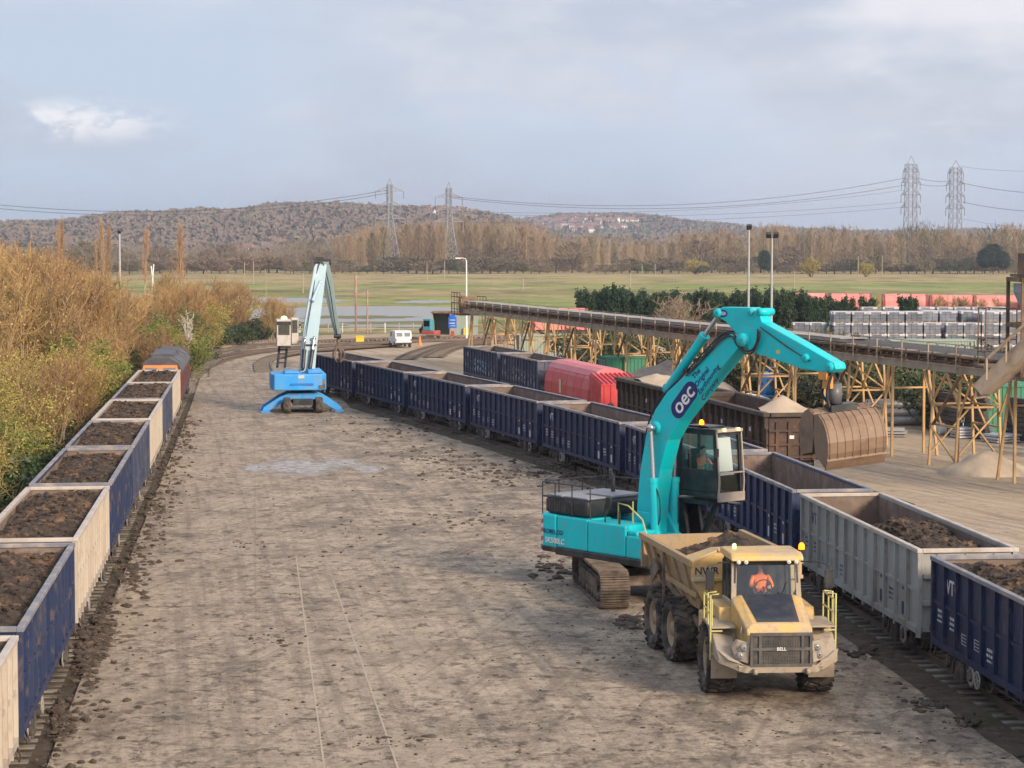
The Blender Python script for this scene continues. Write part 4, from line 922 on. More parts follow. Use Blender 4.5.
# ------------------------------------------------------------------ turquoise excavator
EA = R(40); EH = Vector((math.sin(EA), -math.cos(EA), 0)); ER = Vector((EH.y, -EH.x, 0)); EC = Vector((4.05, 67.8, 0))
def BP(px, py, x=0.0, o=EC, h=EH, rt=ER):
    """meet of a sight line with the vertical plane of the boom, in the machine's own (forward, height)"""
    d = ray(px, py); n = rt; p0 = o + rt * x; t = (p0 - Vector((0, 0, H))).dot(n) / d.dot(n); q = Vector((0, 0, H)) + d * t
    return ((q - o).dot(h), q.z)
ex = empty('excavator', EC, heading(EH.x, EH.y)); tag(ex, 'large turquoise tracked excavator with raised cab and grab reaching over the wagons', 'excavator')
u = empty('undercarriage'); u.parent = ex; KIDS.setdefault(ex.name, []).append(u)
u.rotation_euler.z = heading(math.sin(R(7)), -math.cos(R(7))) - heading(EH.x, EH.y)
def track_path(L, h, n):
    r_ = h / 2; st = L - h; tot = 2 * st + 2 * PI * r_; o = []
    for i in range(n):
        d = tot * i / n
        if d < st: o.append((-st / 2 + d, h, 0))
        elif d < st + PI * r_: a = (d - st) / r_; o.append((st / 2 + r_ * math.sin(a), r_ + r_ * math.cos(a), -a))
        elif d < 2 * st + PI * r_: o.append((st / 2 - (d - st - PI * r_), 0, PI))
        else: a = (d - 2 * st - PI * r_) / r_; o.append((-st / 2 - r_ * math.sin(a), r_ - r_ * math.cos(a), PI - a))
    return o
for s_ in (-1, 1):
    b = MB(); x = s_ * 1.38
    rr = random.Random(4 + s_)
    for (y, z, a) in track_path(5.7, 1.02, 54):
        Mx = Matrix.Rotation(a, 3, 'X'); b.box((x, y + .25, z + .05), (.88, .235, .045), Mx)
        for q in (-.085, 0, .085): b.box(Vector((x, y + .25, z + .05)) + Mx @ Vector((0, q, .045)), (.88, .022, .06), Mx)
    tr = b.build('track_chain', M['trackm'], ex); tr.matrix_parent_inverse = Matrix(); tr.rotation_euler.z = u.rotation_euler.z
    b = MB(); b.prism([(-1.9, .25), (-1.8, .75), (1.8, .75), (1.9, .25)], x - .24, x + .24)
    b.prism([(-1.7, .55), (-1.5, .70), (1.5, .70), (1.7, .55), (1.6, .36), (-1.6, .36)], x - .32, x + .32)
    for q in np.linspace(-1.7, 1.7, 8): b.lathe([(-.34, .02), (-.34, .14), (.34, .14), (.34, .02)], (x, q, .20), n=14)
    for q in (-2.33, 2.33): b.lathe([(-.26, .05), (-.28, .2), (-.22, .38), (.22, .38), (.28, .2), (.26, .05)], (x, q + .25, .54), n=18)
    tf = b.build('track_frame', M['trackm'], ex); tf.rotation_euler.z = u.rotation_euler.z
KIDS[ex.name].remove(u); 
b = MB(); b.box((0, 0, .72), (2.1, 1.7, .42)); b.box((0, 1.0, .6), (2.2, .5, .3)); b.box((0, -1.0, .6), (2.2, .5, .3)); b.lathe([(0, .1), (0, .72), (.26, .72), (.26, .1)], (0, 0, .94), axis='z', n=28)
cf = b.build('carbody', M['trackm'], ex); cf.rotation_euler.z = u.rotation_euler.z
bpy.data.objects.remove(u)
b = MB()                                                     # house: rounded counterweight, side lockers, step down at the front right
cw = [(-1.48, -2.4), (-1.48, -3.0), (-1.30, -3.28), (-.8, -3.42), (0, -3.47), (.8, -3.42), (1.30, -3.28), (1.48, -3.0), (1.48, -2.4)]
def vprism(mb, poly, z0, z1): n = len(poly); mb.add([(x, y, z0) for x, y in poly] + [(x, y, z1) for x, y in poly], [tuple(range(n)), tuple(range(2 * n - 1, n - 1, -1))] + [(i, i + n, (i + 1) % n + n, (i + 1) % n) for i in range(n)])
vprism(b, cw, 1.30, 2.36); b.build('counterweight', M['teal'], ex, bev=.09, seg=3)
b = MB(); b.bx(.42, 1.46, -2.37, -.95, 1.34, 2.34); b.build('engine_cover', M['teal'], ex, bev=.05, seg=2)
b = MB(); b.bx(.42, 1.46, -.92, .78, 1.34, 2.30); b.build('side_locker', M['teal'], ex, bev=.05, seg=2)
b = MB(); b.bx(.50, 1.46, .81, 1.75, 1.34, 2.02); b.bx(.55, 1.40, .82, 1.2, 2.02, 2.16); b.build('tool_box', M['teal'], ex, bev=.05, seg=2)
b = MB(); b.bx(-1.46, -.42, -2.37, .2, 1.34, 2.3); b.build('side_locker', M['teal'], ex, bev=.05, seg=2)
b = MB(); vprism(b, [(x * 1.012, y * 1.008) for x, y in cw], 1.16, 1.34); b.bx(-1.48, 1.48, -2.45, 1.82, 1.10, 1.335); b.bx(-1.45, -.45, .2, 2.3, 1.14, 1.33); b.build('deck_skirt', M['black'], ex, bev=.03)
b = MB(); b.bx(-.42, .42, -.4, 1.3, 1.33, 2.0); b.prism([(-.3, 1.33), (-.3, 1.9), (.15, 2.62), (.75, 2.62), (1.25, 1.9), (1.25, 1.33)], .29, .40); b.prism([(-.3, 1.33), (-.3, 1.9), (.15, 2.62), (.75, 2.62), (1.25, 1.9), (1.25, 1.33)], -.40, -.29); b.build('boom_mount', M['teal'], ex, bev=.02)
b = MB(); b.bx(-1.15, 1.40, -3.05, -1.0, 2.36, 2.90); hood = b.build('engine_hood', M['black'], ex, bev=.20, seg=4)
b = MB(); b.bx(-1.1, 1.34, -2.98, -2.3, 2.90, 2.97); b.bx(-1.0, .3, -2.2, -1.1, 2.90, 2.99); b.bx(.5, 1.3, -2.2, -1.1, 2.90, 2.96); b.build('hood_panel', mat('dusty grey cover', (.22, .23, .26), .5, dirt=(.35, .34, .32), amt=.7, scale=3), ex, bev=.02)
b = MB()
for i in range(8): b.box((1.405, -2.9 + i * .12, 2.63), (.02, .07, .36))
b.build('vent', M['grille'], ex)
b = MB(); b.tube([(-.5, -1.9, 2.9), (-.5, -1.9, 3.45), (-.5, -2.0, 3.55)], .07, 10); b.build('exhaust', M['black'], ex)
b = MB()                                                     # guard rails round the hood
def railing(mb, pts, hts, zb, r_=.02, posts=True):
    for hh in hts:
        for a, c in zip(pts[:-1], pts[1:]): mb.tube([(a[0], a[1], zb + hh), (c[0], c[1], zb + hh)], r_, 6)
    if posts:
        for a in pts: mb.tube([(a[0], a[1], zb), (a[0], a[1], zb + max(hts))], r_, 6)
railing(b, [(1.42, -.85), (1.42, -1.7), (1.42, -2.5), (1.42, -3.1), (.6, -3.25), (-.4, -3.25), (-1.3, -3.1), (-1.4, -2.2), (-1.4, -1.2)], (.55, 1.0), 2.34); b.build('guard_rail', M['black'], ex)
b = MB(); b.tube([(1.3, .3, 2.3), (1.3, .3, 2.95), (1.3, .75, 2.90), (1.38, 1.45, 2.55), (1.42, 1.72, 2.0), (1.43, 1.78, 1.4)], .026, 8); b.tube([(.7, .3, 2.3), (.7, .3, 2.95)], .026, 8); b.build('grab_rail', M['hiyel'], ex)
b = MB(); b.tube([(1.3, -.3, 2.3), (1.3, -.3, 2.85), (1.3, -.15, 2.95)], .025, 8); b.box((1.3, -.15, 2.9), (.05, .22, .34)); b.tube([(1.3, .35, 2.3), (1.3, .35, 2.7)], .03, 8); b.build('mirror', M['black'], ex)
# chevrons and lettering on the counterweight
b = MB()
for i in range(6):
    for k in (0, 1):
        b.k = i % 2
for i in range(7):
    z = 1.36 + i * .135; b.k = i % 2
    b.add([(1.486, -3.02, z), (1.486, -2.99 + .0, z), (1.486, -2.99, z + .135), (1.486, -3.02, z + .135)], [(0, 1, 2, 3)])
    b.add([(1.492, -2.985, z + .03), (1.34, -3.275, z - .06 if i else z), (1.34, -3.275, z + .075), (1.492, -2.985, z + .165 if i < 6 else z + .13)], [(0, 1, 2, 3)])
b.build('chevron_marking', [M['white'], M['red']], ex)
text('KOBELCO', .20, M['navyt'], frame((1.487, -2.52, 1.80), (0, 1, 0), (0, 0, 1)), ex)
text('SK500LC', .24, M['white'], frame((1.487, -2.44, 1.52), (0, 1, 0), (0, 0, 1)), ex)
# boom, stick and cylinders: plates of a box section
def box_section(name, side_px, x0, x1, matx, parent, o=EC, h=EH, rt=ER, bev=.03):
    poly = [BP(px, py, x1, o, h, rt) for px, py in side_px]; b = MB(); b.prism(poly, x0, x1); return b.build(name, matx, parent, bev=bev, seg=2)
boom = box_section('boom', [(636, 536), (637, 505), (640, 470), (647, 430), (655, 410), (667, 392), (700, 361), (729, 334), (739, 338), (741, 345), (737, 350), (716, 374), (694, 402), (679, 421), (668, 440), (660, 470), (656, 500), (654, 536)], -.28, .28, M['teal'], ex)
stick = box_section('stick', [(714, 315), (715, 311), (722, 307), (750, 307.5), (759, 313), (762, 322), (800, 343), (834, 363), (836, 369), (831, 373), (802, 369), (770, 358), (750, 352), (745, 344), (737, 335), (726, 322)], -.22, .22, M['teal'], ex)
def cyl(name, a, c, r1, r2, frac, parent, matb):
    a = Vector(a); c = Vector(c); m_ = a.lerp(c, frac); b = MB(); b.tube([a, m_], r1, 14); b.tube([m_ - (c - a).normalized() * .12, m_ + (c - a).normalized() * .03], r1 * 1.15, 14); b.lathe([(-.09, .02), (-.09, r1 * 1.1), (.09, r1 * 1.1), (.09, .02)], a, n=12)
    o = b.build(name, matb, parent); b = MB(); b.tube([m_, c], r2, 12); b.lathe([(-.09, .02), (-.09, r2 * 1.7), (.09, r2 * 1.7), (.09, .02)], c, n=12); b.build('piston_rod', M['chrome'], o); return o
pin = BP(651, 428, .5)
for s_, fpx in ((1, 656), (-1, 674)):
    f_ = BP(fpx, 534, s_ * .5); cyl('lift_cylinder', (s_ * .50, f_[0], f_[1]), (s_ * .50, pin[0], pin[1]), .15, .07, .52, ex, M['teal'])
a_ = BP(668, 390, 0); c_ = BP(719, 315, 0); cyl('arm_cylinder', (0, a_[0], a_[1] + .05), (0, c_[0], c_[1]), .145, .07, .72, ex, M['teal'])
pv = BP(742, 340, .3)
for q, r_ in (((pv), .2), ((pin), .2), (BP(717, 313, .27), .14), (BP(759, 312, .27), .11), (BP(750, 312, .27), .10), (BP(805, 358, .27), .12), (BP(829, 367, .27), .13)): b = MB(); b.lathe([(-.345 if r_ > .15 else -.29, .02), (-.345 if r_ > .15 else -.29, r_), (.345 if r_ > .15 else .29, r_), (.345 if r_ > .15 else .29, .02)], (0, q[0], q[1]), n=16); b.build('pivot_pin', M['teal'], ex)
b = MB(); q = BP(717, 313.5, .27)                                 # round badge on the stick heel, hoses
hose = smooth([Vector((.30, *BP(*p, .30))) for p in ((690, 372), (704, 356), (722, 338), (732, 333), (738, 341), (744, 350), (752, 350), (757, 341), (758, 329))], 6); b.tube(hose, .03, 6)
hose = smooth([Vector((.33, *BP(*p, .33))) for p in ((686, 376), (700, 362), (720, 341), (731, 336), (737, 345), (745, 353), (753, 352), (759, 340), (760, 331))], 6); b.tube(hose, .028, 6)
for dx in (-.12, 0, .12): b.tube(smooth([Vector((dx, *BP(*p, 0))) for p in ((648, 436), (655, 412), (665, 396), (685, 376), (705, 354), (722, 336), (733, 331))], 5), .03, 6)
for p in ((690, 372), (700, 362), (710, 352)): q_ = BP(*p, 0); b.box((0, q_[0], q_[1] + .05), (.42, .14, .12))
for s_ in (1, -1): b.tube(smooth([Vector((s_ * .52, *BP(*p, s_ * .5))) for p in ((656 + 9 * (1 - s_), 486), (660 + 9 * (1 - s_), 500), (660 + 9 * (1 - s_), 520), (655 + 9 * (1 - s_), 532))], 5), .022, 6)
b.tube(smooth([Vector((.27, *BP(*p, .27))) for p in ((760, 327), (775, 338), (792, 350), (810, 361))], 5), .02, 6)
b.build('hydraulic_hose', M['black'], ex)
# plate with the company letters, following the boom
pa = Vector((.286, *BP(677, 409, .32))); pb_ = Vector((.286, *BP(690, 391, .32))); ctr = (pa + pb_) / 2; ax_ = (pb_ - pa).normalized(); up_ = Vector((0, -ax_.z, ax_.y))
b = MB(); pts = []
hl, hh = .68, .30
for i in range(32):
    t = 2 * PI * i / 32; cx_ = (hl - hh) * (1 if math.cos(t) > 0 else -1); pts.append(ctr + ax_ * (cx_ + hh * math.cos(t)) + up_ * (hh * math.sin(t)))
b.add(pts, [tuple(range(32))]); b.build('sign_plate', M['navyt'], ex)
text('oec', .68, M['white'], frame(ctr + Vector((.005, 0, .0)) + up_ * .03, ax_, up_), ex)
t0 = Vector((.286, *BP(701.5, 382.5, .32)))
for k, wd in enumerate(('The', 'Original', 'Earthmoving', 'Company')):
    tx = text(wd, .235, M['navyt'], frame(t0 + up_ * (.36 - k * .24) + ax_ * (.0 + (0, .10, .26, .09)[k]), ax_, up_), ex)
b = MB(); q = BP(723, 313.5, .22); pts = [Vector((.223, q[0] + .19 * math.cos(2 * PI * i / 20), q[1] + .11 * math.sin(2 * PI * i / 20))) for i in range(20)]; b.add(pts, [tuple(range(20))]); b.k = 1
pts = [Vector((.227, q[0] + .14 * math.cos(2 * PI * i / 20), q[1] + .06 * math.sin(2 * PI * i / 20))) for i in range(20)]; b.add(pts, [tuple(range(20))]); q = BP(777, 352, .26); b.k = 2; b.box((.224, q[0], q[1]), (.006, .13, .10)); b.build('badge', [M['navyt'], mat('lilac badge', (.5, .4, .7), .5), M['yelbox']], ex)
# raised cab
cb = (-1.90, -.80, .55, 2.45, 3.16, 5.14)                        # x0,x1,y0,y1,z0,z1
x0, x1, y0, y1, z0, z1 = cb
b = MB(); b.bx(x0, x1, y0, y1, z0 - .06, z0 + .10)
b.bx(x1 - .05, x1, y0, y1 - .05, z0 + .1, z0 + .80); b.bx(x1 - .05, x1, y0 + 0, y0 + .35, z0 + .8, z1 - .1); b.bx(x0, x0 + .05, y0, y1 - .05, z0 + .1, z0 + .7)
b.bx(x0, x1, y0, y0 + .05, z0 + .1, z0 + 1.0)
for x in (x0 + .04, x1 - .04):
    b.bar((x, y0 + .04, z0), (x, y0 + .04, z1), .08); b.bar((x, y1 - .04, z0), (x, y1 - .18, z1), .09, .10); b.bar((x, y0, z1 - .05), (x, y1 - .15, z1 - .05), .08, .14)
b.bx(x0, x1, y0, y1 - .10, z1 - .04, z1 + .07); b.bx(x0 + .2, x1 - .2, y0 + .3, y1 - .6, z1 + .07, z1 + .13)
b.bar((x0, y1 - .16, z1 - .07), (x1, y1 - .16, z1 - .07), .10, .12)
cabo = b.build('cab', M['black'], ex, bev=.025, seg=2)
b = MB(); b.bx(x1 - .028, x1 - .018, y0 + .35, y1 - .12, z0 + .8, z1 - .12); b.bx(x0 + .02, x0 + .03, y0 + .1, y1 - .12, z0 + .7, z1 - .12); b.bx(x0 + .08, x1 - .08, y0 + .02, y0 + .03, z0 + 1.0, z1 - .12)
b.build('side_window', M['glass'], cabo)
b = MB(); b.add([(x0 + .08, y1 - .05, z0 + .1), (x1 - .08, y1 - .05, z0 + .1), (x1 - .08, y1 - .17, z1 - .12), (x0 + .08, y1 - .17, z1 - .12)], [(0, 1, 2, 3)]); b.build('windscreen', M['glass'], cabo)
b = MB()                                                        # beige guard frame in front of the glass
for x in (x0 + .02, x1 - .02): b.bar((x, y1 + .02, z0 - .1), (x, y1 + .06, z0 + .5), .06); b.bar((x, y1 + .06, z0 + .5), (x, y1 - .08, z1), .05)
b.bar((x0, y1 - .06, z1 + .02), (x1, y1 - .06, z1 + .02), .10, .10); b.box(((x0 + x1) / 2, y1 + .04, z0 - .02), (x1 - x0, .12, .28)); b.bar((x0, y1 + .06, z0 + .72), (x1, y1 + .06, z0 + .72), .05)
b.build('cab_guard', M['beige'], cabo, bev=.01)
b = MB()
for x in (x0 + .25, x1 - .25): b.box((x, y1 - .0, z1 + .05), (.14, .08, .10))
b.build('work_lamp', mat('cab lamp', (.9, .8, .5), .3, emit=(1, .75, .3), es=0.3), cabo)
b = MB(); b.add([(x0 + .28, y1 - .15, z0 + .75), (x1 - .22, y1 - .15, z0 + .75), (x1 - .18, y1 - .22, z1 - .2), (x0 + .35, y1 - .22, z1 - .2)], [(0, 1, 2, 3)]); b.bx(x0 + .2, x1 - .3, y1 - .55, y1 - .18, z0 + .62, z0 + .70); b.build('sun_blind', mat('white sheet', (.62, .63, .60), .8), cabo)
make_seat(cabo, (-1.33, 1.15, z0 + .48))
b = MB(); b.bx(-1.5, -1.38, 1.1, 1.6, z0 + .1, z0 + .75); b.bx(-.95, -.83, 1.1, 1.6, z0 + .1, z0 + .75); b.box((-1.0, 1.85, z0 + .8), (.25, .05, .3)); b.build('control_console', M['seatm'], cabo)
b = MB(); b.lathe([(0, .02), (0, .09), (.06, .09), (.06, .02)], (x1 - .15, y0 + 1.05, z1 + .11), axis='z', n=14); bb = b.build('beacon_base', M['black'], cabo)
b = MB(); b.lathe([(0, .02), (0, .075), (.10, .07), (.15, .04), (.16, .01)], (x1 - .15, y0 + 1.05, z1 + .17), axis='z', n=14); b.build('beacon', M['beacon'], cabo)
b = MB(); b.bar((x1 + .02, y1 - .02, z1 - .55), (x1 + .18, y1 + .12, z1 - .55), .03); b.box((x1 + .18, y1 + .12, z1 - .62), (.16, .06, .26)); b.box((x1 + .004, y1 - .55, z0 + .12), (.01, .16, .12)); b.build('mirror', M['black'], cabo)
b = MB()                                                        # cab riser
b.prism([(.5, 1.33), (.5, 3.02), (.9, 3.02), (1.3, 1.33)], -1.55, -1.42); b.prism([(.5, 1.33), (.5, 3.02), (.9, 3.02), (1.3, 1.33)], -.92, -.80); b.bx(-1.6, -.72, .5, 2.1, 2.88, 3.02); b.bar((-1.2, 1.2, 1.4), (-1.2, 2.0, 2.9), .12); b.bx(-1.4, -.9, .5, .58, 1.33, 2.9)
b.build('cab_riser', M['black'], ex)
b = MB(); railing(b, [(-1.9, .4), (-1.9, 1.4), (-1.9, 2.4)], (.5, 1.0), 2.9, .018); b.bx(-1.95, -1.6, .4, 2.4, 2.86, 2.9); b.build('walkway', M['black'], ex)
seated_person(EC + EH * 1.2 + ER * -1.33 + Vector((0, 0, 3.16 + .54)), heading(EH.x, EH.y), 'person in an orange hi vis jacket seated in the raised cab of the turquoise excavator')
# grab: hanger, rotator and two shells
tipr, tipz = BP(829, 369, 0)
tip = EC + EH * tipr + Vector((0, 0, tipz))
b = MB(); b.tube([(0, tipr - .0, tipz - .05), (0, tipr, tipz - .55)], .13, 10); b.box((0, tipr, tipz - .35), (.34, .34, .30)); hg = b.build('grab_hanger', M['black'], ex)
b = MB(); b.box((0, tipr, tipz - .18), (.56, .30, .22)); b.box((.16, tipr + .1, tipz - .36), (.12, .3, .36)); b.build('grab_link', mat('orange link', (.60, .27, .06), .5, dirt=(.3, .2, .12), amt=.6, scale=4), ex)
BA = R(17); wv = Vector((math.cos(BA), math.sin(BA), .10)).normalized(); gc = G(851, 442, 0); 
gq = tip + Vector((0, 0, -1.95)); gq = gq + Vector((.40, 0, 0.12))
gb = empty('grab_bucket', gq); rotm = Matrix((wv, Vector((-wv.y, wv.x, 0)).normalized(), wv.cross(Vector((-wv.y, wv.x, 0)).normalized()))).transposed() @ Matrix.Diagonal((.88, .86, .86))
inv = Matrix.Rotation(-heading(EH.x, EH.y), 3, 'Z')
gl_M = (Matrix.Translation(inv @ (gq - EC)) @ (inv @ rotm).to_4x4())
def shell(sg, tilt):
    prof = [(-.10, .80), (-.40, .84), (-.72, .70), (-.98, .42), (-1.10, .05), (-1.08, -.32), (-.98, -.62), (-.82, -.86)]      # (toward camera is -y)
    prof = [(y * 1.0, z) for y, z in prof]; th = .035; Wd = 1.0; b = MB(); T = Matrix.Rotation(tilt * sg, 4, 'X')
    inner = [(y + .05, z - .03) for y, z in prof[::-1]]
    poly = prof + inner; n = len(prof)
    Q = gl_M @ Matrix.Scale(sg, 4, (0, 1, 0)) @ T
    for k in range(n - 1):
        quad = [prof[k], prof[k + 1], (prof[k + 1][0] + .05, prof[k + 1][1] - .02), (prof[k][0] + .05, prof[k][1] - .03)]; b.prism(quad, -Wd, Wd, Q)
    for x in (-Wd, Wd): b.prism(prof + [(-.10, -.55), (.0, .1)], x - .025, x + .025, Q)
    for i in range(8):
        x = -Wd + .06 + i * (2 * Wd - .12) / 7
        for k in range(n - 2):
            o_ = .02; quad = [(prof[k][0] - .0, prof[k][1]), (prof[k][0] - o_, prof[k][1] + (o_ if k < 3 else 0)), (prof[k + 1][0] - o_, prof[k + 1][1] + (o_ if k < 2 else 0)), prof[k + 1]]; b.prism(quad, x - .02, x + .02, Q)
    k = n - 2; b.prism([(prof[k][0] - .03, prof[k][1] + .14), (prof[k][0] - .06, prof[k][1] + .05), (prof[k + 1][0] - .04, prof[k + 1][1] - .05), (prof[k + 1][0] + .03, prof[k + 1][1] - .05)], -Wd - .03, Wd + .03, Q)
    return b.build('grab_shell', M['bucket'], ex)
bpy.data.objects.remove(gb)
shell(1, R(8)); shell(-1, R(14))
b = MB(); Q = gl_M
b.prism([(-.3, .72), (-.3, 1.0), (.3, 1.0), (.3, .72)], -.45, .45, Q); b.prism([(-.08, .9), (-.08, 1.75), (.08, 1.75), (.08, .9)], -.28, -.02, Q)
o_ = b.build('grab_head', M['black'], ex)
b = MB(); tp = inv @ (tip - EC)
for k in range(15):
    r_ = random.Random(k); p0 = Vector(tp) + Vector((r_.uniform(-.2, .2), r_.uniform(-.1, .3), -.1)); p3 = (gl_M @ Vector((r_.uniform(-.5, .1), r_.uniform(-.25, .25), .95)))
    mid = (p0 + p3) / 2 + Vector((r_.uniform(-.45, .2), r_.uniform(-.5, .1), -.1)); b.tube(smooth([p0, mid, p3], 6), .042, 6)
b.tube([Vector(tp) + Vector((0, 0, -.5)), gl_M @ Vector((-.15, 0, 1.0))], .11, 10); b.build('grab_hose', M['black'], ex)
b = MB(); p_ = gl_M @ Vector((-.15, 0, 1.35)); b.lathe([(-.28, .05), (-.28, .19), (.28, .19), (.28, .05)], p_, axis='z', n=14); b.build('grab_rotator', mat('grey rotator', (.12, .12, .13), .4), ex)

# ------------------------------------------------------------------ dump truck (local y forward, origin under the front axle)
TA = R(4); TH = Vector((math.sin(TA), -math.cos(TA), 0)); TC = Vector((6.13, 52.75, 0))
tk = empty('dump_truck', TC, heading(TH.x, TH.y)); tag(tk, 'muddy golden articulated dump truck part filled with soil, facing the camera', 'dump truck')
def tyre(parent, c, rad, wid, seed):
    b = MB(); prof = [(-wid * .30, rad * .56), (-wid * .46, rad * .62), (-wid * .5, rad * .80), (-wid * .44, rad * .93), (-wid * .30, rad * .955), (wid * .30, rad * .955), (wid * .44, rad * .93), (wid * .5, rad * .80), (wid * .46, rad * .62), (wid * .30, rad * .56)]
    b.lathe(prof, c, n=40)
    n = 22
    for i in range(n):
        for s_ in (-1, 1):
            t = 2 * PI * (i + (.5 if s_ > 0 else 0)) / n
            for (xa, dt, l) in ((.12, 0.0, .20), (.30, .07, .20), (.46, .13, .10)):
                tt = t + dt; Mx = Matrix.Rotation(tt, 3, 'X') @ Matrix.Rotation(s_ * -.45, 3, 'Z')
                rr = rad * (.985 if xa < .4 else .955); p = Matrix.Rotation(tt, 3, 'X') @ Vector((0, 0, rr - .02)); b.box((c[0] + s_ * xa * wid, c[1] + p.y, c[2] + p.z), (wid * l, .105, .075), Mx)
    o = b.build('tyre', M['tyre'], parent)
    b = MB()
    for s_ in (-1, 1): b.lathe([(s_ * wid * .30, rad * .57), (s_ * wid * .36, rad * .55), (s_ * wid * .34, rad * .50), (s_ * wid * .14, rad * .46), (s_ * wid * .12, rad * .26), (s_ * wid * .34, rad * .22), (s_ * wid * .36, .02)], c, n=24)
    for k in range(10):
        for s_ in (-1, 1): a = 2 * PI * k / 10; b.tube([(c[0] + s_ * wid * .12, c[1] + .33 * rad * math.cos(a), c[2] + .33 * rad * math.sin(a)), (c[0] + s_ * wid * .17, c[1] + .33 * rad * math.cos(a), c[2] + .33 * rad * math.sin(a))], .022, 6)
    b.build('rim', M['rim'], o); return o
TR = .84
k = 0
for y in (0, -4.25, -6.05):
    for s_ in (-1, 1): tyre(tk, (s_ * 1.20, y, TR - .02), TR, .68, k); k += 1
b = MB()
for y in (0, -4.25, -6.05): b.tube([(-1.0, y, .78), (1.0, y, .78)], .16, 10); b.box((0, y, .78), (.5, .5, .42))
b.box((0, -4.8, 1.16), (.95, 5.2, .34)); b.box((0, -.6, .95), (.9, 3.6, .4)); b.box((0, -2.2, 1.0), (.5, 1.2, .5)); b.build('chassis', M['trackm'], tk)
# front body
b = MB(); 
b.add([(-.70, 1.95, 1.02), (.70, 1.95, 1.02), (.78, 1.80, 1.80), (-.78, 1.80, 1.80), (-.95, .30, 1.02), (.95, .30, 1.02), (.86, .10, 2.28), (-.86, .10, 2.28), (-.62, 1.68, 1.92), (.62, 1.68, 1.92), (.66, .10, 2.36), (-.66, .10, 2.36)],
      [(0, 1, 2, 3), (1, 5, 6, 2), (0, 3, 7, 4), (2, 9, 8, 3), (2, 6, 10, 9), (3, 8, 11, 7), (8, 9, 10, 11), (4, 7, 11, 10, 6, 5), (0, 4, 5, 1)])
b.build('bonnet', M['yellow'], tk, bev=.035, seg=2)
b = MB()
def lerp(a, c, t): return tuple(a[i] + (c[i] - a[i]) * t for i in range(3))
b.add([(-.50, 1.60, 1.955), (.50, 1.60, 1.955), (.60, .14, 2.365), (-.60, .14, 2.365), (-.50, 1.60, 1.935), (.50, 1.60, 1.935), (.60, .14, 2.345), (-.60, .14, 2.345)], [(0, 1, 2, 3), (0, 4, 5, 1), (1, 5, 6, 2), (2, 6, 7, 3), (3, 7, 4, 0)]); b.build('bonnet_panel', M['bonnet'], tk)
b = MB(); b.bx(-.70, .70, 1.93, 1.99, 1.00, 1.72); 
gr = b.build('grille', M['grille'], tk, bev=.02)
b = MB()
for z in (1.00, 1.38, 1.72): b.box((0, 2.0, z), (1.46, .07, .07))
for x in (-.70, -.5, .5, .70): b.box((x, 2.0, 1.36), (.06, .068, .74))
for i in range(17): b.box((-.46 + i * .0575, 1.995, 1.36), (.010, .014, .68))
for i in range(9): b.box((0, 1.995, 1.06 + i * .078), (.96, .014, .008))
b.build('grille_frame', mat('dark grille frame', (.07, .07, .07), .5, dirt=(.2, .17, .13), amt=.5, scale=4), gr)
text('BELL', .11, M['white'], frame((0, 2.037, 1.38), (-1, 0, 0), (0, 0, 1)), tk)
for s_ in (-1, 1):                                                # lamp clusters
    b = MB(); b.add([(s_ * .72, 1.97, 1.52), (s_ * .76, 1.97, 1.02), (s_ * 1.06, 1.80, 1.10), (s_ * 1.12, 1.72, 1.36), (s_ * 1.0, 1.80, 1.56), (s_ * .72, 1.82, 1.52), (s_ * .76, 1.82, 1.02), (s_ * 1.06, 1.6, 1.10), (s_ * 1.12, 1.5, 1.36), (s_ * 1.0, 1.6, 1.56)], [(0, 1, 2, 3, 4), (5, 9, 8, 7, 6), (0, 4, 9, 5), (1, 6, 7, 2), (2, 7, 8, 3), (3, 8, 9, 4), (0, 5, 6, 1)])
    hd = b.build('headlight', M['dustyel'], tk, bev=.02)
    b = MB()
    for (x, z) in ((.86, 1.40), (.93, 1.21)): b.lathe([(0, .09), (.03, .09), (.045, .02)], (s_ * x, 1.90 - (x - .86) * .5, z), axis='y', n=14)
    b.build('lens', M['lampg'], hd)
b = MB()                                                         # bumper wrapping to the fenders
for s_ in (-1, 1):
    b.add([(0, 2.02, .98), (s_ * .80, 2.02, .98), (s_ * 1.40, 1.62, 1.12), (s_ * 1.44, 1.56, 1.30), (s_ * 1.20, 1.84, 1.10), (s_ * .74, 2.03, 1.02), (0, 2.03, 1.02), (0, 2.0, .82), (s_ * .85, 2.0, .82), (s_ * 1.36, 1.60, .96)], [(0, 7, 8, 1), (1, 8, 9, 2), (1, 2, 3, 4)])
    b.prism([(1.9, .82), (1.98, .98), (1.2, 1.08), (.9, .90)], min(0, s_ * 1.0), max(0, s_ * 1.0))
    b.add([(s_ * .95, 1.95, .83), (s_ * .95, 1.95, 1.02), (s_ * 1.42, 1.60, 1.14), (s_ * 1.42, 1.60, .98), (s_ * .95, .9, .92), (s_ * .95, .9, 1.5), (s_ * 1.45, .86, 1.60), (s_ * 1.45, .95, 1.05)], [(0, 1, 2, 3), (1, 5, 6, 2), (2, 6, 7, 3), (0, 3, 7, 4), (0, 4, 5, 1), (4, 7, 6, 5)])
b.build('bumper', M['dustyel'], tk, bev=.02)
b = MB()
for s_ in (-1, 1): b.box((s_ * .62, 2.03, .86), (.09, .12, .13)); b.lathe([(-.04, .03), (-.04, .07), (.04, .07), (.04, .03)], (s_ * .62, 2.10, .86), n=10)
b.build('towing_eye', M['dustyel'], tk)
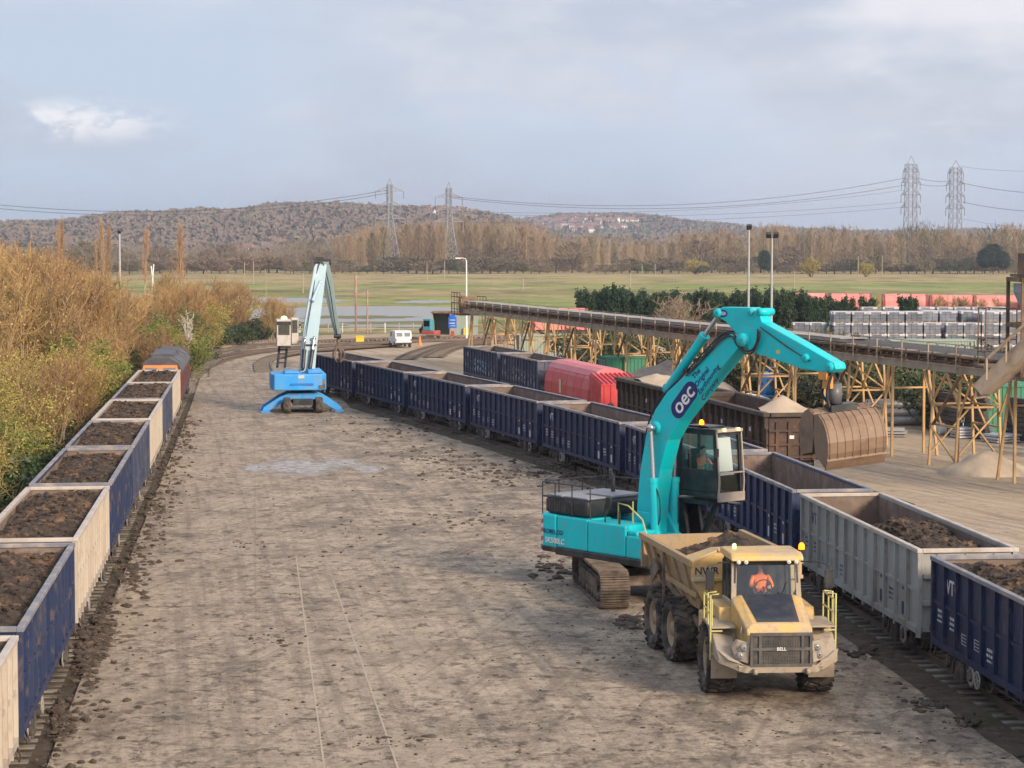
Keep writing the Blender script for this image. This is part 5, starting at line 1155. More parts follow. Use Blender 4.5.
for s_ in (-1, 1):                                               # fenders
    b = MB(); pts = []
    for i in range(15): a = R(-18 + i * 15.5); pts.append((math.cos(a) * 1.0, .80 + math.sin(a) * .98))
    for (a, c) in zip(pts[:-1], pts[1:]): b.prism([a, c, (c[0] * .96, .8 + (c[1] - .8) * .96), (a[0] * .96, .8 + (a[1] - .8) * .96)], s_ * .86 if s_ > 0 else -1.48, 1.48 if s_ > 0 else -.86)
    b.build('fender', M['dustyel'], tk)
for s_ in (-1, 1):                                               # side panels and tank boxes
    b = MB()
    b.prism([(.2, 1.72), (.1, 2.05), (-1.25, 2.05), (-1.3, 1.72)], s_ * 1.0 - .16, s_ * 1.0 + .16)
    b.box((s_ * 1.15, -1.25, 1.35), (.5, .5, .8)); b.box((s_ * 1.12, -1.7, 1.2), (.4, .5, .5))
    b.build('side_panel', M['yellow'], tk, bev=.02)
text('108', .2, M['white'], frame((1.0 - .13, 1.42, 1.70), (-.5, 1, 0), (0.0, 0, 1)), tk) if False else None
text('108', .22, M['white'], frame((.84, 1.40, 1.72), (-.14, -1, 0), (-.12, .05, 1)), tk)
# cab
x0, x1, y0, y1, z0, z1 = -.84, .84, -1.35, .12, 1.7, 3.16
b = MB(); b.bx(x0, x1, y0, y1, z0, z0 + .42); b.bx(x0, x1, y0, y0 + .06, z0, z1 - .1)
for x in (x0 + .05, x1 - .05): b.bar((x, y1 - .03, z0 + .3), (x * .94, y1 - .22, z1), .09, .10); b.bar((x, y0 + .4, z0 + .3), (x * .95, y0 + .4, z1), .06); b.bar((x, y0 + .05, z0), (x * .95, y0 + .05, z1), .1)
b.bar((x0 + .02, y1 - .22, z1 - .05), (x1 - .02, y1 - .22, z1 - .05), .10, .12)
tcab = b.build('cab', M['black'], tk, bev=.02)
for s_ in (-1, 1): b = MB(); b.prism([(.0, 2.05), (.0, 2.16), (-1.2, 2.16), (-1.2, 2.05)], s_ * .83 - .03, s_ * .83 + .03); b.bar((s_ * .80, y1 - .03, 2.12), (s_ * .76, y1 - .22, z1), .12, .08); b.build('cab_pillar', M['dustyel'], tcab)
b = MB(); n_ = 10
prof = [(-1.5, .0), (-1.5, .12), (-1.35, .18), (.0, .20), (.18, .14), (.22, .02)]
b.prism([(y, z1 + z) for y, z in prof], -.88, .88); b.build('roof', M['yellow'], tcab, bev=.05, seg=3)
b = MB(); b.add([(x0 + .1, y1 - .0, z0 + .42), (x1 - .1, y1 - .0, z0 + .42), (x1 - .14, y1 - .20, z1 - .08), (x0 + .14, y1 - .20, z1 - .08)], [(0, 1, 2, 3)]); b.build('windscreen', M['glass'], tcab)
for s_ in (-1, 1): b = MB(); b.add([(s_ * .83, y1 - .1, z0 + .45), (s_ * .83, y0 + .1, z0 + .45), (s_ * .79, y0 + .1, z1 - .05), (s_ * .79, y1 - .28, z1 - .05)], [(0, 1, 2, 3)]); b.build('side_window', M['glass'], tcab)
b = MB()
for x in (-.7, -.52, .52, .70): b.lathe([(0, .05), (.05, .05), (.055, .01)], (x, y1 + .07, z1 - .0), axis='y', n=10)
b.build('work_lamp', mat('small lamp', (.55, .52, .45), .2, emit=(1, .85, .6), es=0.12), tcab)
b = MB(); b.bar((-.3, y1 + .02, z0 + .46), (-.5, y1 - .10, z0 + .95), .02); b.bar((-.28, y1 + .0, z0 + .7), (-.62, y1 + .0, z0 + .55), .025); b.build('wiper', M['black'], tcab)
b = MB(); b.lathe([(-.03, .03), (0, .09), (.03, .03)], (.0, y1 - .28, z1 - .16), axis='y', n=12); b.build('interior_mirror', M['black'], tcab)
make_seat(tcab, (.02, -.72, z0 + .41))
b = MB(); 
for i in range(16): a, c = 2 * PI * i / 16, 2 * PI * (i + 1) / 16; q = lambda t: (.02 + .2 * math.cos(t), -.22 + .08 * math.sin(t), z0 + .80 + .18 * math.sin(t)); b.bar(q(a), q(c), .025)
b.bar((.02, -.22, z0 + .8), (.02, -.0, z0 + .5), .04); b.build('steering_wheel', M['black'], tcab)
b = MB(); b.tube([(-.78, -.55, z1 + .1), (-.98, -.55, z1 + .1), (-.98, -.55, z1 + .2)], .02, 6); b.build('beacon_bracket', M['black'], tcab)
b = MB(); b.lathe([(0, .02), (0, .075), (.10, .07), (.15, .04), (.16, .01)], (-.98, -.55, z1 + .2), axis='z', n=14); b.build('beacon', M['beacon'], tcab)
b = MB(); b.lathe([(0, .02), (0, .05), (.12, .05), (.14, .01)], (.62, -.9, z1 + .17), axis='z', n=12); b.build('green_lamp', M['greenb'], tcab)
for s_ in (-1, 1):                                                # mirrors
    b = MB(); b.tube([(s_ * .85, y1 - .1, z1 - .02), (s_ * 1.2, y1 + .25, z1 + .02), (s_ * 1.46, y1 + .35, z1 - .05), (s_ * 1.46, y1 + .35, z1 - .6), (s_ * 1.45, y1 + .30, z1 - .8)], .018, 6)
    b.box((s_ * 1.44, y1 + .36, z1 - .38), (.20, .07, .46)); b.build('mirror', M['black'], tk, bev=.01)
for s_ in (-1, 1):                                               # safety rails at both sides
    b = MB()
    for (ya, yb, z_) in ((.55, -.35, 1.78),):
        railing(b, [(s_ * 1.46, .95), (s_ * 1.46, .35), (s_ * 1.46, -.25)], (.30, .62), 1.75, .022)
    b.tube([(s_ * 1.5, .98, .95), (s_ * 1.5, .98, 2.5), (s_ * 1.3, .98, 2.52)], .024, 6); b.tube([(s_ * 1.5, .62, 1.75), (s_ * 1.5, .62, 2.5), (s_ * 1.3, .62, 2.52)], .024, 6)
    for z in (1.1, 1.38, 1.64): b.bar((s_ * 1.5, .98, z), (s_ * 1.22, .98, z), .06, .03)
    b.build('safety_rail', M['hiyel'], tk)
b = MB(); b.bar((1.1, .0, 1.72), (1.5, .0, 1.72), .6, .03); b.bx(.9, 1.5, -.4, 1.0, 1.70, 1.74); b.bx(-1.5, -.9, -.4, 1.0, 1.70, 1.74); b.build('step_plate', M['dustyel'], tk)
# skip
b = MB()
def skip_ring():
    w = 1.42; t = .05; T = 2.80
    yf, yr = -2.35, -7.55
    zt = lambda y: T
    # side walls (outer skin plus thickness), floor, front board
    for s_ in (-1, 1):
        o1 = [(s_ * w, yf, 2.78), (s_ * w, yr, 2.84), (s_ * 1.18, yr + .3, 1.95), (s_ * 1.05, -6.2, 1.52), (s_ * 1.05, -3.0, 1.52), (s_ * 1.15, yf - .1, 1.9)]
        i1 = [(x - s_ * t, y, z) for x, y, z in o1]; n = len(o1)
        b.add(o1 + i1, [tuple(range(n)), tuple(range(2 * n - 1, n - 1, -1))] + [(i, i + n, (i + 1) % n + n, (i + 1) % n) for i in range(n)])
        b.bar((s_ * w, yf, 2.80), (s_ * w, yr, 2.86), .14, .16)
        for q in (-3.2, -4.2, -5.2, -6.2, -7.0): b.bar((s_ * (w + .0), q, 2.72), (s_ * 1.14, q, 1.72), .10, .08)
        b.bar((s_ * 1.22, -2.6, 1.95), (s_ * 1.24, -7.2, 2.05), .08, .14)
    b.add([(-1.05, -3.0, 1.52), (1.05, -3.0, 1.52), (1.05, -6.2, 1.52), (-1.05, -6.2, 1.52), (-1.18, -7.3, 1.95), (1.18, -7.3, 1.95), (-1.42, -7.9, 2.35), (1.42, -7.9, 2.35), (-1.2, -2.4, 2.0), (1.2, -2.4, 2.0)], [(0, 1, 2, 3), (3, 2, 5, 4), (4, 5, 7, 6), (8, 9, 1, 0)])
skip_ring(); b.box((0, -7.60, 2.42), (2.8, .10, .86)); sk_ = b.build('skip', M['skip'], tk)
b = MB()                                                         # yellow headboard with its raised lip
n = 6; pf = [(-1.44, 2.86), (-.78, 3.12), (.78, 3.12), (1.44, 2.86), (1.44, 2.38), (1.1, 1.75), (-1.1, 1.75), (-1.44, 2.38)]
b.add([(x, -2.32, z) for x, z in pf] + [(x, -2.42, z) for x, z in pf], [tuple(range(8)), tuple(range(15, 7, -1))] + [(i, i + 8, (i + 1) % 8 + 8, (i + 1) % 8) for i in range(8)])
for s_ in (-1, 1): b.add([(s_ * .78, -2.30, 3.14), (s_ * 1.46, -2.30, 2.88), (s_ * 1.46, -3.2, 2.86), (s_ * .78, -2.75, 3.16), (s_ * .78, -2.30, 3.08), (s_ * 1.46, -2.30, 2.80), (s_ * 1.46, -3.2, 2.80), (s_ * .78, -2.75, 3.09)], [(0, 1, 2, 3), (7, 6, 5, 4), (0, 4, 5, 1), (1, 5, 6, 2), (2, 6, 7, 3), (3, 7, 4, 0)])
b.box((0, -2.5, 3.12), (1.56, .5, .06)); b.box((0, -2.27, 2.40), (2.9, .08, .10)); b.build('headboard', M['yellow'], tk, bev=.012)
text('NWR', .26, M['navyt'], frame((1.06, -2.315, 2.60), (-1, 0, 0), (0, 0, 1)), tk)
b = MB(); 
for s_ in (-1, 1): b = MB(); b.tube([(s_ * .95, -3.0, 1.0), (s_ * 1.12, -5.2, 1.75)], .09, 10); b.bar((s_ * 1.48, -4.9, 2.75), (s_ * 1.48, -4.9, 1.15), .06); b.prism([(-6.6, 2.1), (-6.2, 2.4), (-5.6, 2.2), (-6.3, 1.75)], s_ * 1.42 - .02, s_ * 1.42 + .02); b.build('tipping_ram', M['trackm'], tk)
vs = []; fs = []; nx, ny = 26, 44
for j in range(ny + 1):
    for i in range(nx + 1):
        x = (i / nx - .5) * 2.6; y = -2.5 - 4.95 * j / ny; q = Vector((x, y, 5)); nn__ = .5 * mnoise.noise(q * .9) + .3 * mnoise.noise(q * 2.7) + .2 * mnoise.noise(q * 6) + .1 * mnoise.noise(q * 13)
        d = math.hypot((x + .15) / 1.3, (y + 4.3) / 2.2); z = 2.50 + .88 * max(0, 1 - d) + .38 * nn__ + .0
        vs.append((x, y, z))
for j in range(ny):
    for i in range(nx): a = j * (nx + 1) + i; fs.append((a, a + 1, a + nx + 2, a + nx + 1))
b = MB().add(vs, fs); r_ = random.Random(9)
for _ in range(90): v_ = r_.choice(vs); blob(b, (v_[0] * .95, v_[1], v_[2]), r_.choice((.04, .06, .09, .12)), r_)
sl_ = b.build('soil_load', M['soil'])
RD = R(7); QR = Matrix.Translation((0, -2.0, 0)) @ Matrix.Rotation(RD, 4, 'Z') @ Matrix.Translation((0, 2.0, 0))      # the rear half turned on the articulation joint
for c_ in KIDS[tk.name]:
    nm_ = c_.name.split('.')[0]
    if nm_ in ('skip', 'headboard', 'tipping_ram') or (nm_ == 'lettering' and c_ is not None and min(v.co.y for v in c_.data.vertices) < -2) or (nm_ == 'tyre' and max(v.co.y for v in c_.data.vertices) < -3): c_.matrix_local = QR
sl_.matrix_world = tk.matrix_basis @ QR; sl_.location, sl_.rotation_euler = (Matrix.LocRotScale(TC, Matrix.Rotation(tk.rotation_euler.z, 3, 'Z'), None) @ QR).to_translation(), (0, 0, tk.rotation_euler.z + RD); tag(sl_, 'dark brown soil heaped in the skip of the golden dump truck', 'soil')
trt = Matrix.Rotation(tk.rotation_euler.z, 3, 'Z')
seated_person(TC + trt @ Vector((.02, -.70, 1.7 + .47)), tk.rotation_euler.z, 'person in orange hi vis clothing driving the golden dump truck', hands=((-.14, .48, .32), (.16, .48, .34)), lean=.10)

# ------------------------------------------------------------------ blue material handler
HC = Vector((-13.95, 145.5, 0)); HR = math.radians(8)
mh = empty('material_handler', HC, HR * 1.0); tag(mh, 'bright blue material handler on outriggers with pale blue boom and raised white cab', 'material handler')
cs, sn = math.cos(HR), math.sin(HR)
def HL(px, py, yl=0.0):
    """point of the machine's own frame at depth yl behind its centre, seen at a pixel"""
    n = Vector((-sn, cs, 0)); d = ray(px, py); p0 = HC + n * yl; t = (p0 - Vector((0, 0, H))).dot(n) / d.dot(n); q = Vector((0, 0, H)) + d * t - HC
    return Vector((q.x * cs + q.y * sn, -q.x * sn + q.y * cs, q.z))
b = MB()
for yy in (-1.3, 1.3):                                             # arched outrigger beams
    for s_ in (-1, 1):
        prof = [(0, 1.28), (.9, 1.28), (1.5, 1.02), (2.15, .60), (2.55, .34), (2.62, .12), (2.2, .12), (1.8, .36), (1.2, .72), (.8, .86), (0, .86)]
        vs = [(s_ * x, yy - .16, z) for x, z in prof] + [(s_ * x, yy + .16, z) for x, z in prof]; n = len(prof)
        b.add(vs, [tuple(range(n)), tuple(range(2 * n - 1, n - 1, -1))] + [(i, i + n, (i + 1) % n + n, (i + 1) % n) for i in range(n)]); b.box((s_ * 2.42, yy, .06), (.6, .6, .1))
b.box((0, 0, 1.0), (1.2, 2.8, .35)); b.build('outrigger', M['bluem'], mh, bev=.02)
for x in (-1.05, 1.05):
    for yy in (-2.0, -.55, .55, 2.0):
        b = MB(); b.lathe([(-.22, .1), (-.24, .48), (-.16, .52), (.16, .52), (.24, .48), (.22, .1)], (x, yy, .53), n=20); b.build('wheel', M['tyre'], mh)
b = MB(); b.box((0, 0, .72), (1.3, 4.6, .4)); b.lathe([(0, .1), (0, .75), (.25, .75), (.25, .1)], (0, 0, 1.25), axis='z', n=20); b.build('chassis', M['black'], mh)
b = MB(); pl = [(-2.05, -1.6), (-1.85, -2.05), (-.3, -2.15), (1.25, -2.05), (1.55, -1.6), (1.55, 2.0), (-2.05, 2.0)]
vprism(b, pl, 1.50, 2.55); b.build('house', M['bluem'], mh, bev=.07, seg=2)
b = MB(); b.bx(-1.2, -.2, -1.8, .6, 2.55, 2.72); b.bx(.35, 1.3, -1.6, 1.0, 2.55, 2.80); b.build('engine_cover', M['bluem'], mh, bev=.05)
b = MB(); b.box((1.56, -.9, 2.0), (.03, .5, .5)); b.box((-.1, -2.16, 2.38), (.4, .03, .22)); b.build('vent', M['paleb'], mh); b = MB(); b.box((-.05, -2.17, 1.9), (1.5, .02, .12)); b.build('nameplate', mat('deep blue strip', (.02, .16, .55), .5), mh)
b = MB(); b.bx(.9, 1.45, -2.0, -1.4, 1.62, 2.2); b.box((1.2, -2.13, 1.72), (.3, .03, .2)); b.build('ladder', M['trackm'], mh)
# boom (box section seen from behind and a little to one side), stick, grab
def section(name, pts, wx, wy, mt, yls, bev=.02):
    b = MB()
    P_ = [HL(*p, yl) for p, yl in zip(pts, yls)]
    rings = []
    vs = []
    for i, p in enumerate(P_):
        ww = wx[i]; vs += [p + Vector((-ww, -wy[i], 0)), p + Vector((ww, -wy[i], 0)), p + Vector((ww, wy[i], 0)), p + Vector((-ww, wy[i], 0))]
    fs = [(0, 1, 2, 3), tuple(len(vs) - 1 - k for k in range(4))]
    for i in range(len(P_) - 1):
        for k_ in range(4): fs.append((4 * i + k_, 4 * i + (k_ + 1) % 4, 4 * i + 4 + (k_ + 1) % 4, 4 * i + 4 + k_))
    b.add(vs, fs); return b.build(name, mt, mh, bev=bev)
section('boom', [(307, 372), (309, 345), (312, 322), (316, 295), (320, 268), (321.5, 260)], [.50, .52, .50, .47, .42, .34], [.35, .4, .4, .38, .32, .25], M['paleb'], [.4, 1.0, 1.6, 2.4, 3.2, 3.4])
section('stick', [(324, 262), (327, 276), (331, 300), (335, 322), (338, 337)], [.30, .32, .28, .23, .2], [.25, .3, .28, .22, .18], mat('grey green stick paint', (.26, .36, .38), .5, dirt=(.32, .40, .40), amt=.6, scale=1), [3.2, 3.6, 4.2, 4.8, 5.2])
b = MB(); b.tube([HL(314, 262, 3.2), HL(331, 262, 3.2)], .22, 12); b.box(HL(319, 258.5, 3.2), (.6, .4, .22)); b.tube([HL(334, 336, 5.0), HL(341, 336, 5.0)], .16, 10); b.build('pivot_pin', M['black'], mh)
for dx in (-3, 4): o_ = cyl('lift_cylinder', HL(306 + dx, 368, -.1), HL(309 + dx * 1.3, 338, .5), .13, .07, .6, mh, M['black'])
cyl('arm_cylinder', HL(313, 300, 1.7), HL(325, 270, 3.0), .11, .06, .6, mh, M['paleb'])
b = MB(); pts = smooth([HL(*p, yl) for p, yl in (((303, 360), -.2), ((306, 335), .6), ((311, 305), 1.6), ((316, 275), 2.7), ((322, 262), 2.9), ((329, 285), 3.3), ((334, 318), 4.3), ((338, 338), 5.0))], 5); b.tube(pts, .035, 6)
for py in (345, 330, 315, 300, 285): b.box(HL(310 + (345 - py) * .13, py, .55 + (345 - py) * .036), (.85, .12, .10))
b.build('hydraulic_hose', M['black'], mh)
b = MB(); q = HL(338.5, 341, 5.2); b.tube([q + Vector((0, 0, .2)), q + Vector((0, 0, -.35))], .13, 10); b.box(q + Vector((0, 0, -.45)), (.45, .4, .28))
for k_ in range(5):
    a = 2 * PI * k_ / 5; dv = Vector((math.cos(a), math.sin(a), 0)); o0 = q + Vector((0, 0, -.5)); pts = smooth([o0 + dv * .15, o0 + dv * .36 + Vector((0, 0, -.3)), o0 + dv * .36 + Vector((0, 0, -.65)), o0 + dv * .10 + Vector((0, 0, -1.0))], 4); b.tube(pts, [.09, .1, .11, .11, .11, .11, .1, .1, .09, .08, .07, .05, .02][:len(pts)], 6)
b.build('grapple', M['trackm'], mh)
# raised cab on its arm
CABW = mat('dusty off white cab', (.50, .47, .42), .5, dirt=(.30, .27, .23), amt=.7, scale=2.5)
cq = HL(283.5, 345.5, 1.4); x_, y_, z_ = cq
b = MB(); b.bx(x_ - .45, x_ + .45, y_ - .7, y_ + .9, z_, z_ + .72); b.bx(x_ - .48, x_ + .48, y_ - .75, y_ + 1.0, z_ + 1.62, z_ + 1.76)
for dx in (-.42, .42):
    for dy in (-.66, .86): b.bar((x_ + dx, y_ + dy, z_ + .5), (x_ + dx, y_ + dy, z_ + 1.64), .09)
mc = b.build('cab', CABW, mh, bev=.02)
b = MB(); b.bx(x_ - .42, x_ + .42, y_ - .68, y_ - .66, z_ + .72, z_ + 1.62); b.bx(x_ + .42, x_ + .435, y_ - .6, y_ + .86, z_ + .72, z_ + 1.62); b.bx(x_ - .435, x_ - .42, y_ - .6, y_ + .86, z_ + .72, z_ + 1.62); b.bx(x_ - .40, x_ + .40, y_ + .86, y_ + .88, z_ + .72, z_ + 1.62); b.build('window', M['glassd'], mc)
b = MB(); b.bx(x_ + .52, x_ + 1.0, y_ - .2, y_ + .7, z_ + .1, z_ + 1.85); b.build('cab_door', CABW, mc, bev=.03); b = MB(); b.bx(x_ + .58, x_ + .93, y_ - .225, y_ - .20, z_ + .85, z_ + 1.7); b.build('door_window', M['glassd'], mc)
b = MB(); b.bx(x_ - .46, x_ + .46, y_ - .72, y_ - .69, z_ + 1.40, z_ + 1.60); b.box((x_ + .1, y_ - .72, z_ - .08), (.7, .2, .16)); b.build('sun_visor', M['black'], mc)
b = MB(); b.lathe([(0, .02), (0, .22), (.14, .20), (.2, .1), (.22, .02)], (x_ + .05, y_, z_ + 1.76), axis='z', n=12); b.build('roof_lamp', M['greenb'], mc)
b = MB()
for dx in (-.25, .25): b.bar(HL(281, 367, .3) + Vector((dx, 0, 0)), Vector((x_ + dx, y_ + .2, z_ - .02)), .14, .16); b.bar(HL(281, 367, .9) + Vector((dx, 0, 0)), Vector((x_ + dx, y_ + .7, z_ - .02)), .1, .12)
for t in (.2, .4, .6, .8): q = HL(281, 367, .3).lerp(Vector((x_, y_ + .2, z_)), t); b.box(q, (.6, .08, .08))
b.build('cab_lift_arm', M['black'], mh)
# ------------------------------------------------------------------ foliage made of many thin twigs and leaves
def segs_to_mesh(name, segs, mats, leaves=None, parent=None, lm=1):
    A = np.array([s[0] for s in segs]); B_ = np.array([s[1] for s in segs]); ra = np.array([s[2] for s in segs]); rb = np.array([s[3] for s in segs])
    D = B_ - A; L = np.linalg.norm(D, axis=1, keepdims=True) + 1e-9; D = D / L
    ref = np.where(np.abs(D[:, 2:3]) > .9, np.array([[1., 0, 0]]), np.array([[0, 0, 1.]])); X = np.cross(D, ref); X /= np.linalg.norm(X, axis=1, keepdims=True) + 1e-9; Y = np.cross(D, X)
    V = []
    for base, rr in ((A, ra), (B_, rb)):
        for k in range(3): t = 2 * PI * k / 3; V.append(base + (X * math.cos(t) + Y * math.sin(t)) * rr[:, None])
    V = np.stack(V, axis=1).reshape(-1, 3); n = len(segs); o = (np.arange(n) * 6)[:, None]
    Fq = np.concatenate([o + np.array([[k, (k + 1) % 3, (k + 1) % 3 + 3, k + 3]]) for k in range(3)]); mi = np.zeros(len(Fq), int)
    if leaves is not None and len(leaves[0]):
        P_, sz, rg = leaves; m = len(P_); a = rg.normal(size=(m, 3)); a /= np.linalg.norm(a, axis=1, keepdims=True); c = np.cross(a, rg.normal(size=(m, 3))); c /= np.linalg.norm(c, axis=1, keepdims=True)
        sz = sz[:, None]; Q = np.stack([P_ - a * sz - c * sz * .5, P_ + a * sz - c * sz * .5, P_ + a * sz + c * sz * .5, P_ - a * sz + c * sz * .5], axis=1).reshape(-1, 3)
        fo = len(V) + (np.arange(m) * 4)[:, None] + np.arange(4)[None]; V = np.concatenate([V, Q]); Fq = np.concatenate([Fq, fo]); mi = np.concatenate([mi, np.full(m, lm)])
    return raw_mesh(name, V, Fq, mats, mi, parent)
def grow(seed, hgt, nstem, spread, nb, nt_, r0, rtw, upb=0.5, base=0.5, first=.15):
    rg = np.random.default_rng(seed); stems = []; tw = []; ends = []
    def nrm(v): return v / (np.linalg.norm(v) + 1e-9)
    for s_ in range(nstem):
        a = rg.uniform(0, 2 * PI); p = np.array([math.cos(a), math.sin(a), 0]) * rg.uniform(0, base); lean = rg.uniform(.1, 1) * spread; d = nrm(np.array([math.cos(a) * lean, math.sin(a) * lean, 1.])); L = hgt * rg.uniform(.7, 1.0); k = 6; pts = [p]
        for i in range(k): d = nrm(d + rg.normal(0, .10 if nstem > 1 else .015, 3) + np.array([0, 0, .05])); pts.append(pts[-1] + d * L / k)
        for i in range(k):
            t0, t1 = i / k, (i + 1) / k; stems.append((pts[i], pts[i + 1], r0 * (1 - t0 * .85), r0 * (1 - t1 * .85)))
        for j in range(nb):
            t = first + (1 - first) * rg.uniform() ** .8; i = min(k - 1, int(t * k)); q = pts[i] + (pts[i + 1] - pts[i]) * (t * k - i)
            bd = nrm(rg.normal(0, 1, 3) * np.array([1, 1, .6]) + np.array([0, 0, upb]) + d * .6); BL = hgt * rg.uniform(.15, .34) * (1.15 - t * .6); m = 3; bp = [q]
            for u_ in range(m): bd = nrm(bd + rg.normal(0, .2, 3) + np.array([0, 0, .15 * upb])); bp.append(bp[-1] + bd * BL / m)
            for u_ in range(m): tw.append((bp[u_], bp[u_ + 1], rtw * (1.5 - u_ * .35), rtw * (1.15 - u_ * .35)))
            for v_ in range(nt_):
                tt = rg.uniform(.25, 1); u_ = min(m - 1, int(tt * m)); q2 = bp[u_] + (bp[u_ + 1] - bp[u_]) * (tt * m - u_); td = nrm(bd * .7 + rg.normal(0, .55, 3) + np.array([0, 0, .3 * upb])); TL = BL * rg.uniform(.3, .6)
                e1 = q2 + td * TL * .5; td = nrm(td + rg.normal(0, .25, 3)); e2 = e1 + td * TL * .5; tw += [(q2, e1, rtw * .7, rtw * .55), (e1, e2, rtw * .55, rtw * .3)]; ends += [e1, e2, (e1 + e2) / 2]
    return stems, tw, np.array(ends), rg
def plant(name, label, cat, group, mats, seed, hgt, nstem, spread, nb, nt_, r0, rtw, leaves=0, lsz=.06, upb=.5, base=.5, pn=('trunk', 'crown'), jit=.15, first=.15):
    st, tw, en, rg = grow(seed, hgt, nstem, spread, nb, nt_, r0, rtw, upb, base, first); root = empty(name)
    segs_to_mesh(pn[0], st, [mats[0]], parent=root)
    lv = None
    if leaves: idx = rg.integers(0, len(en), leaves); lv = (en[idx] + rg.normal(0, jit, (leaves, 3)), rg.uniform(.5, 1.2, leaves) * lsz, rg)
    segs_to_mesh(pn[1], tw, [mats[1], mats[2]], lv, parent=root)
    return tag(root, label, cat, group)
def scatter(proto, items, label=None):
    """items: (x, y, z, scale, rz, sx)"""
    out_ = []
    for i, (x, y, z, s_, rz, sx_) in enumerate(items):
        o = proto if (i == 0 and 'placed' not in proto) else copy_tree(proto)
        if i == 0: proto['placed'] = 1
        o.location = (x, y, z); o.rotation_euler.z = rz; o.scale = (s_ * sx_, s_ * sx_, s_)
        if 'placed' in o and o is not proto: del o['placed']
        out_.append(o)
    if 'placed' in proto: pass
    return out_
TW = dict(
    or1=mat('orange brown twigs', (0.33, 0.185, 0.075), 0.8, hue=[(0.37, 0.22, 0.085), (0.22, 0.135, 0.07), (0.42, 0.28, 0.12), (0.24, 0.16, 0.09), (0.36, 0.25, 0.095), (0.27, 0.18, 0.075)]),
    orl=mat('orange catkins', (0.42, 0.25, 0.09), 0.8, hue=[(0.46, 0.27, 0.09), (0.38, 0.21, 0.08), (0.46, 0.31, 0.11)]),
    ye=mat('yellow olive twigs', (0.30, 0.24, 0.08), 0.8), yel=mat('yellow buds', (0.40, 0.35, 0.08), 0.8, hue=[(0.44, 0.33, 0.09), (0.34, 0.31, 0.07), (0.42, 0.28, 0.085)]),
    gr=mat('green shoots', (0.10, 0.15, 0.035), 0.8, hue=[(0.11, 0.17, 0.03), (0.16, 0.20, 0.04), (0.08, 0.13, 0.035)]), dk=mat('dark bark', (0.10, 0.075, 0.055), 0.9), bk=mat('pale bark', (0.26, 0.20, 0.14), 0.9),
    iv=mat('dark ivy leaves', (0.035, 0.065, 0.022), 0.6, hue=[(0.03, 0.06, 0.02), (0.05, 0.085, 0.025), (0.035, 0.05, 0.025)]), con=mat('dark conifer needles', (0.022, 0.050, 0.022), 0.7, hue=[(0.018, 0.045, 0.02), (0.035, 0.065, 0.025)]),
    pop=mat('warm poplar twigs', (0.36, 0.22, 0.12), 0.8), wh=mat('white bark', (0.42, 0.38, 0.33), 0.8), br=mat('grey brown twigs', (0.19, 0.145, 0.105), 0.9, hue=[(0.20, 0.155, 0.11), (0.16, 0.125, 0.09), (0.24, 0.18, 0.115), (0.17, 0.15, 0.09)]))
gT = 'bushes of the thicket beside the left train'
nm = 'leafless_bush'
P1 = plant(nm, 'orange brown leafless bush in the thicket behind the left train', 'bush', gT, (TW['bk'], TW['or1'], TW['orl']), 1, 7, 12, .55, 24, 5, .055, .019, 700, .045, .8, 1.0)
P2 = plant(nm, 'orange brown leafless bush in the thicket behind the left train', 'bush', gT, (TW['dk'], TW['or1'], TW['orl']), 2, 7, 9, .40, 30, 6, .06, .017, 600, .04, 1.1, .8)
P3 = plant(nm, 'yellow budding bush in the thicket behind the left train', 'bush', gT + ', yellow ones', (TW['bk'], TW['ye'], TW['yel']), 3, 6, 11, .75, 24, 5, .05, .016, 3600, .05, .5, .9)
P4 = plant('leafy_bush', 'green sprouting bush in the thicket behind the left train', 'bush', gT + ', green ones', (TW['dk'], TW['ye'], TW['gr']), 4, 5, 10, .7, 22, 5, .05, .016, 5200, .065, .4, .8)
P5 = plant('ivy_bush', 'dark ivy and bramble mound at the foot of the left thicket', 'bush', gT + ', dark low ones', (TW['dk'], TW['dk'], TW['iv']), 5, 2.6, 12, 1.3, 14, 4, .03, .012, 5200, .075, .2, 1.0)
P6 = plant(nm, 'orange brown leafless bush in the thicket behind the left train', 'bush', gT, (TW['bk'], TW['or1'], TW['orl']), 6, 8.5, 5, .28, 44, 6, .09, .018, 1000, .04, 1.5, .7)
r = random.Random(77); its = {k: [] for k in range(6)}
tp_px = [-200, 0, 50, 85, 108, 120, 150, 160, 176, 195, 215, 235, 255, 275, 289, 300]; tp_py = [238, 243, 253, 264, 276, 291, 292, 278, 268, 280, 277, 268, 272, 285, 302, 316]
pts_ = []
y = 66.0
while y < 288:
    step = 2.2 + y / 85; 
    if y < 158: xr = AX(y) - 3.7 - (1.0 if y > 125 else 0) - (.8 if y < 105 else 0)
    else: xr = float(np.interp(y, [158, 185, 215, 240, 250, 256, 288], [-25.4, -28.5, -31.0, -33.0, -31.5, -26.8, -29.8]))
    xl = -.2327 * y - 6
    x = xr - r.uniform(0, 1.5)
    while x > xl:
        pts_.append((x, y + r.uniform(-1, 1), xr - x)); x -= step * r.uniform(.85, 1.35)
    y += step * 1.15
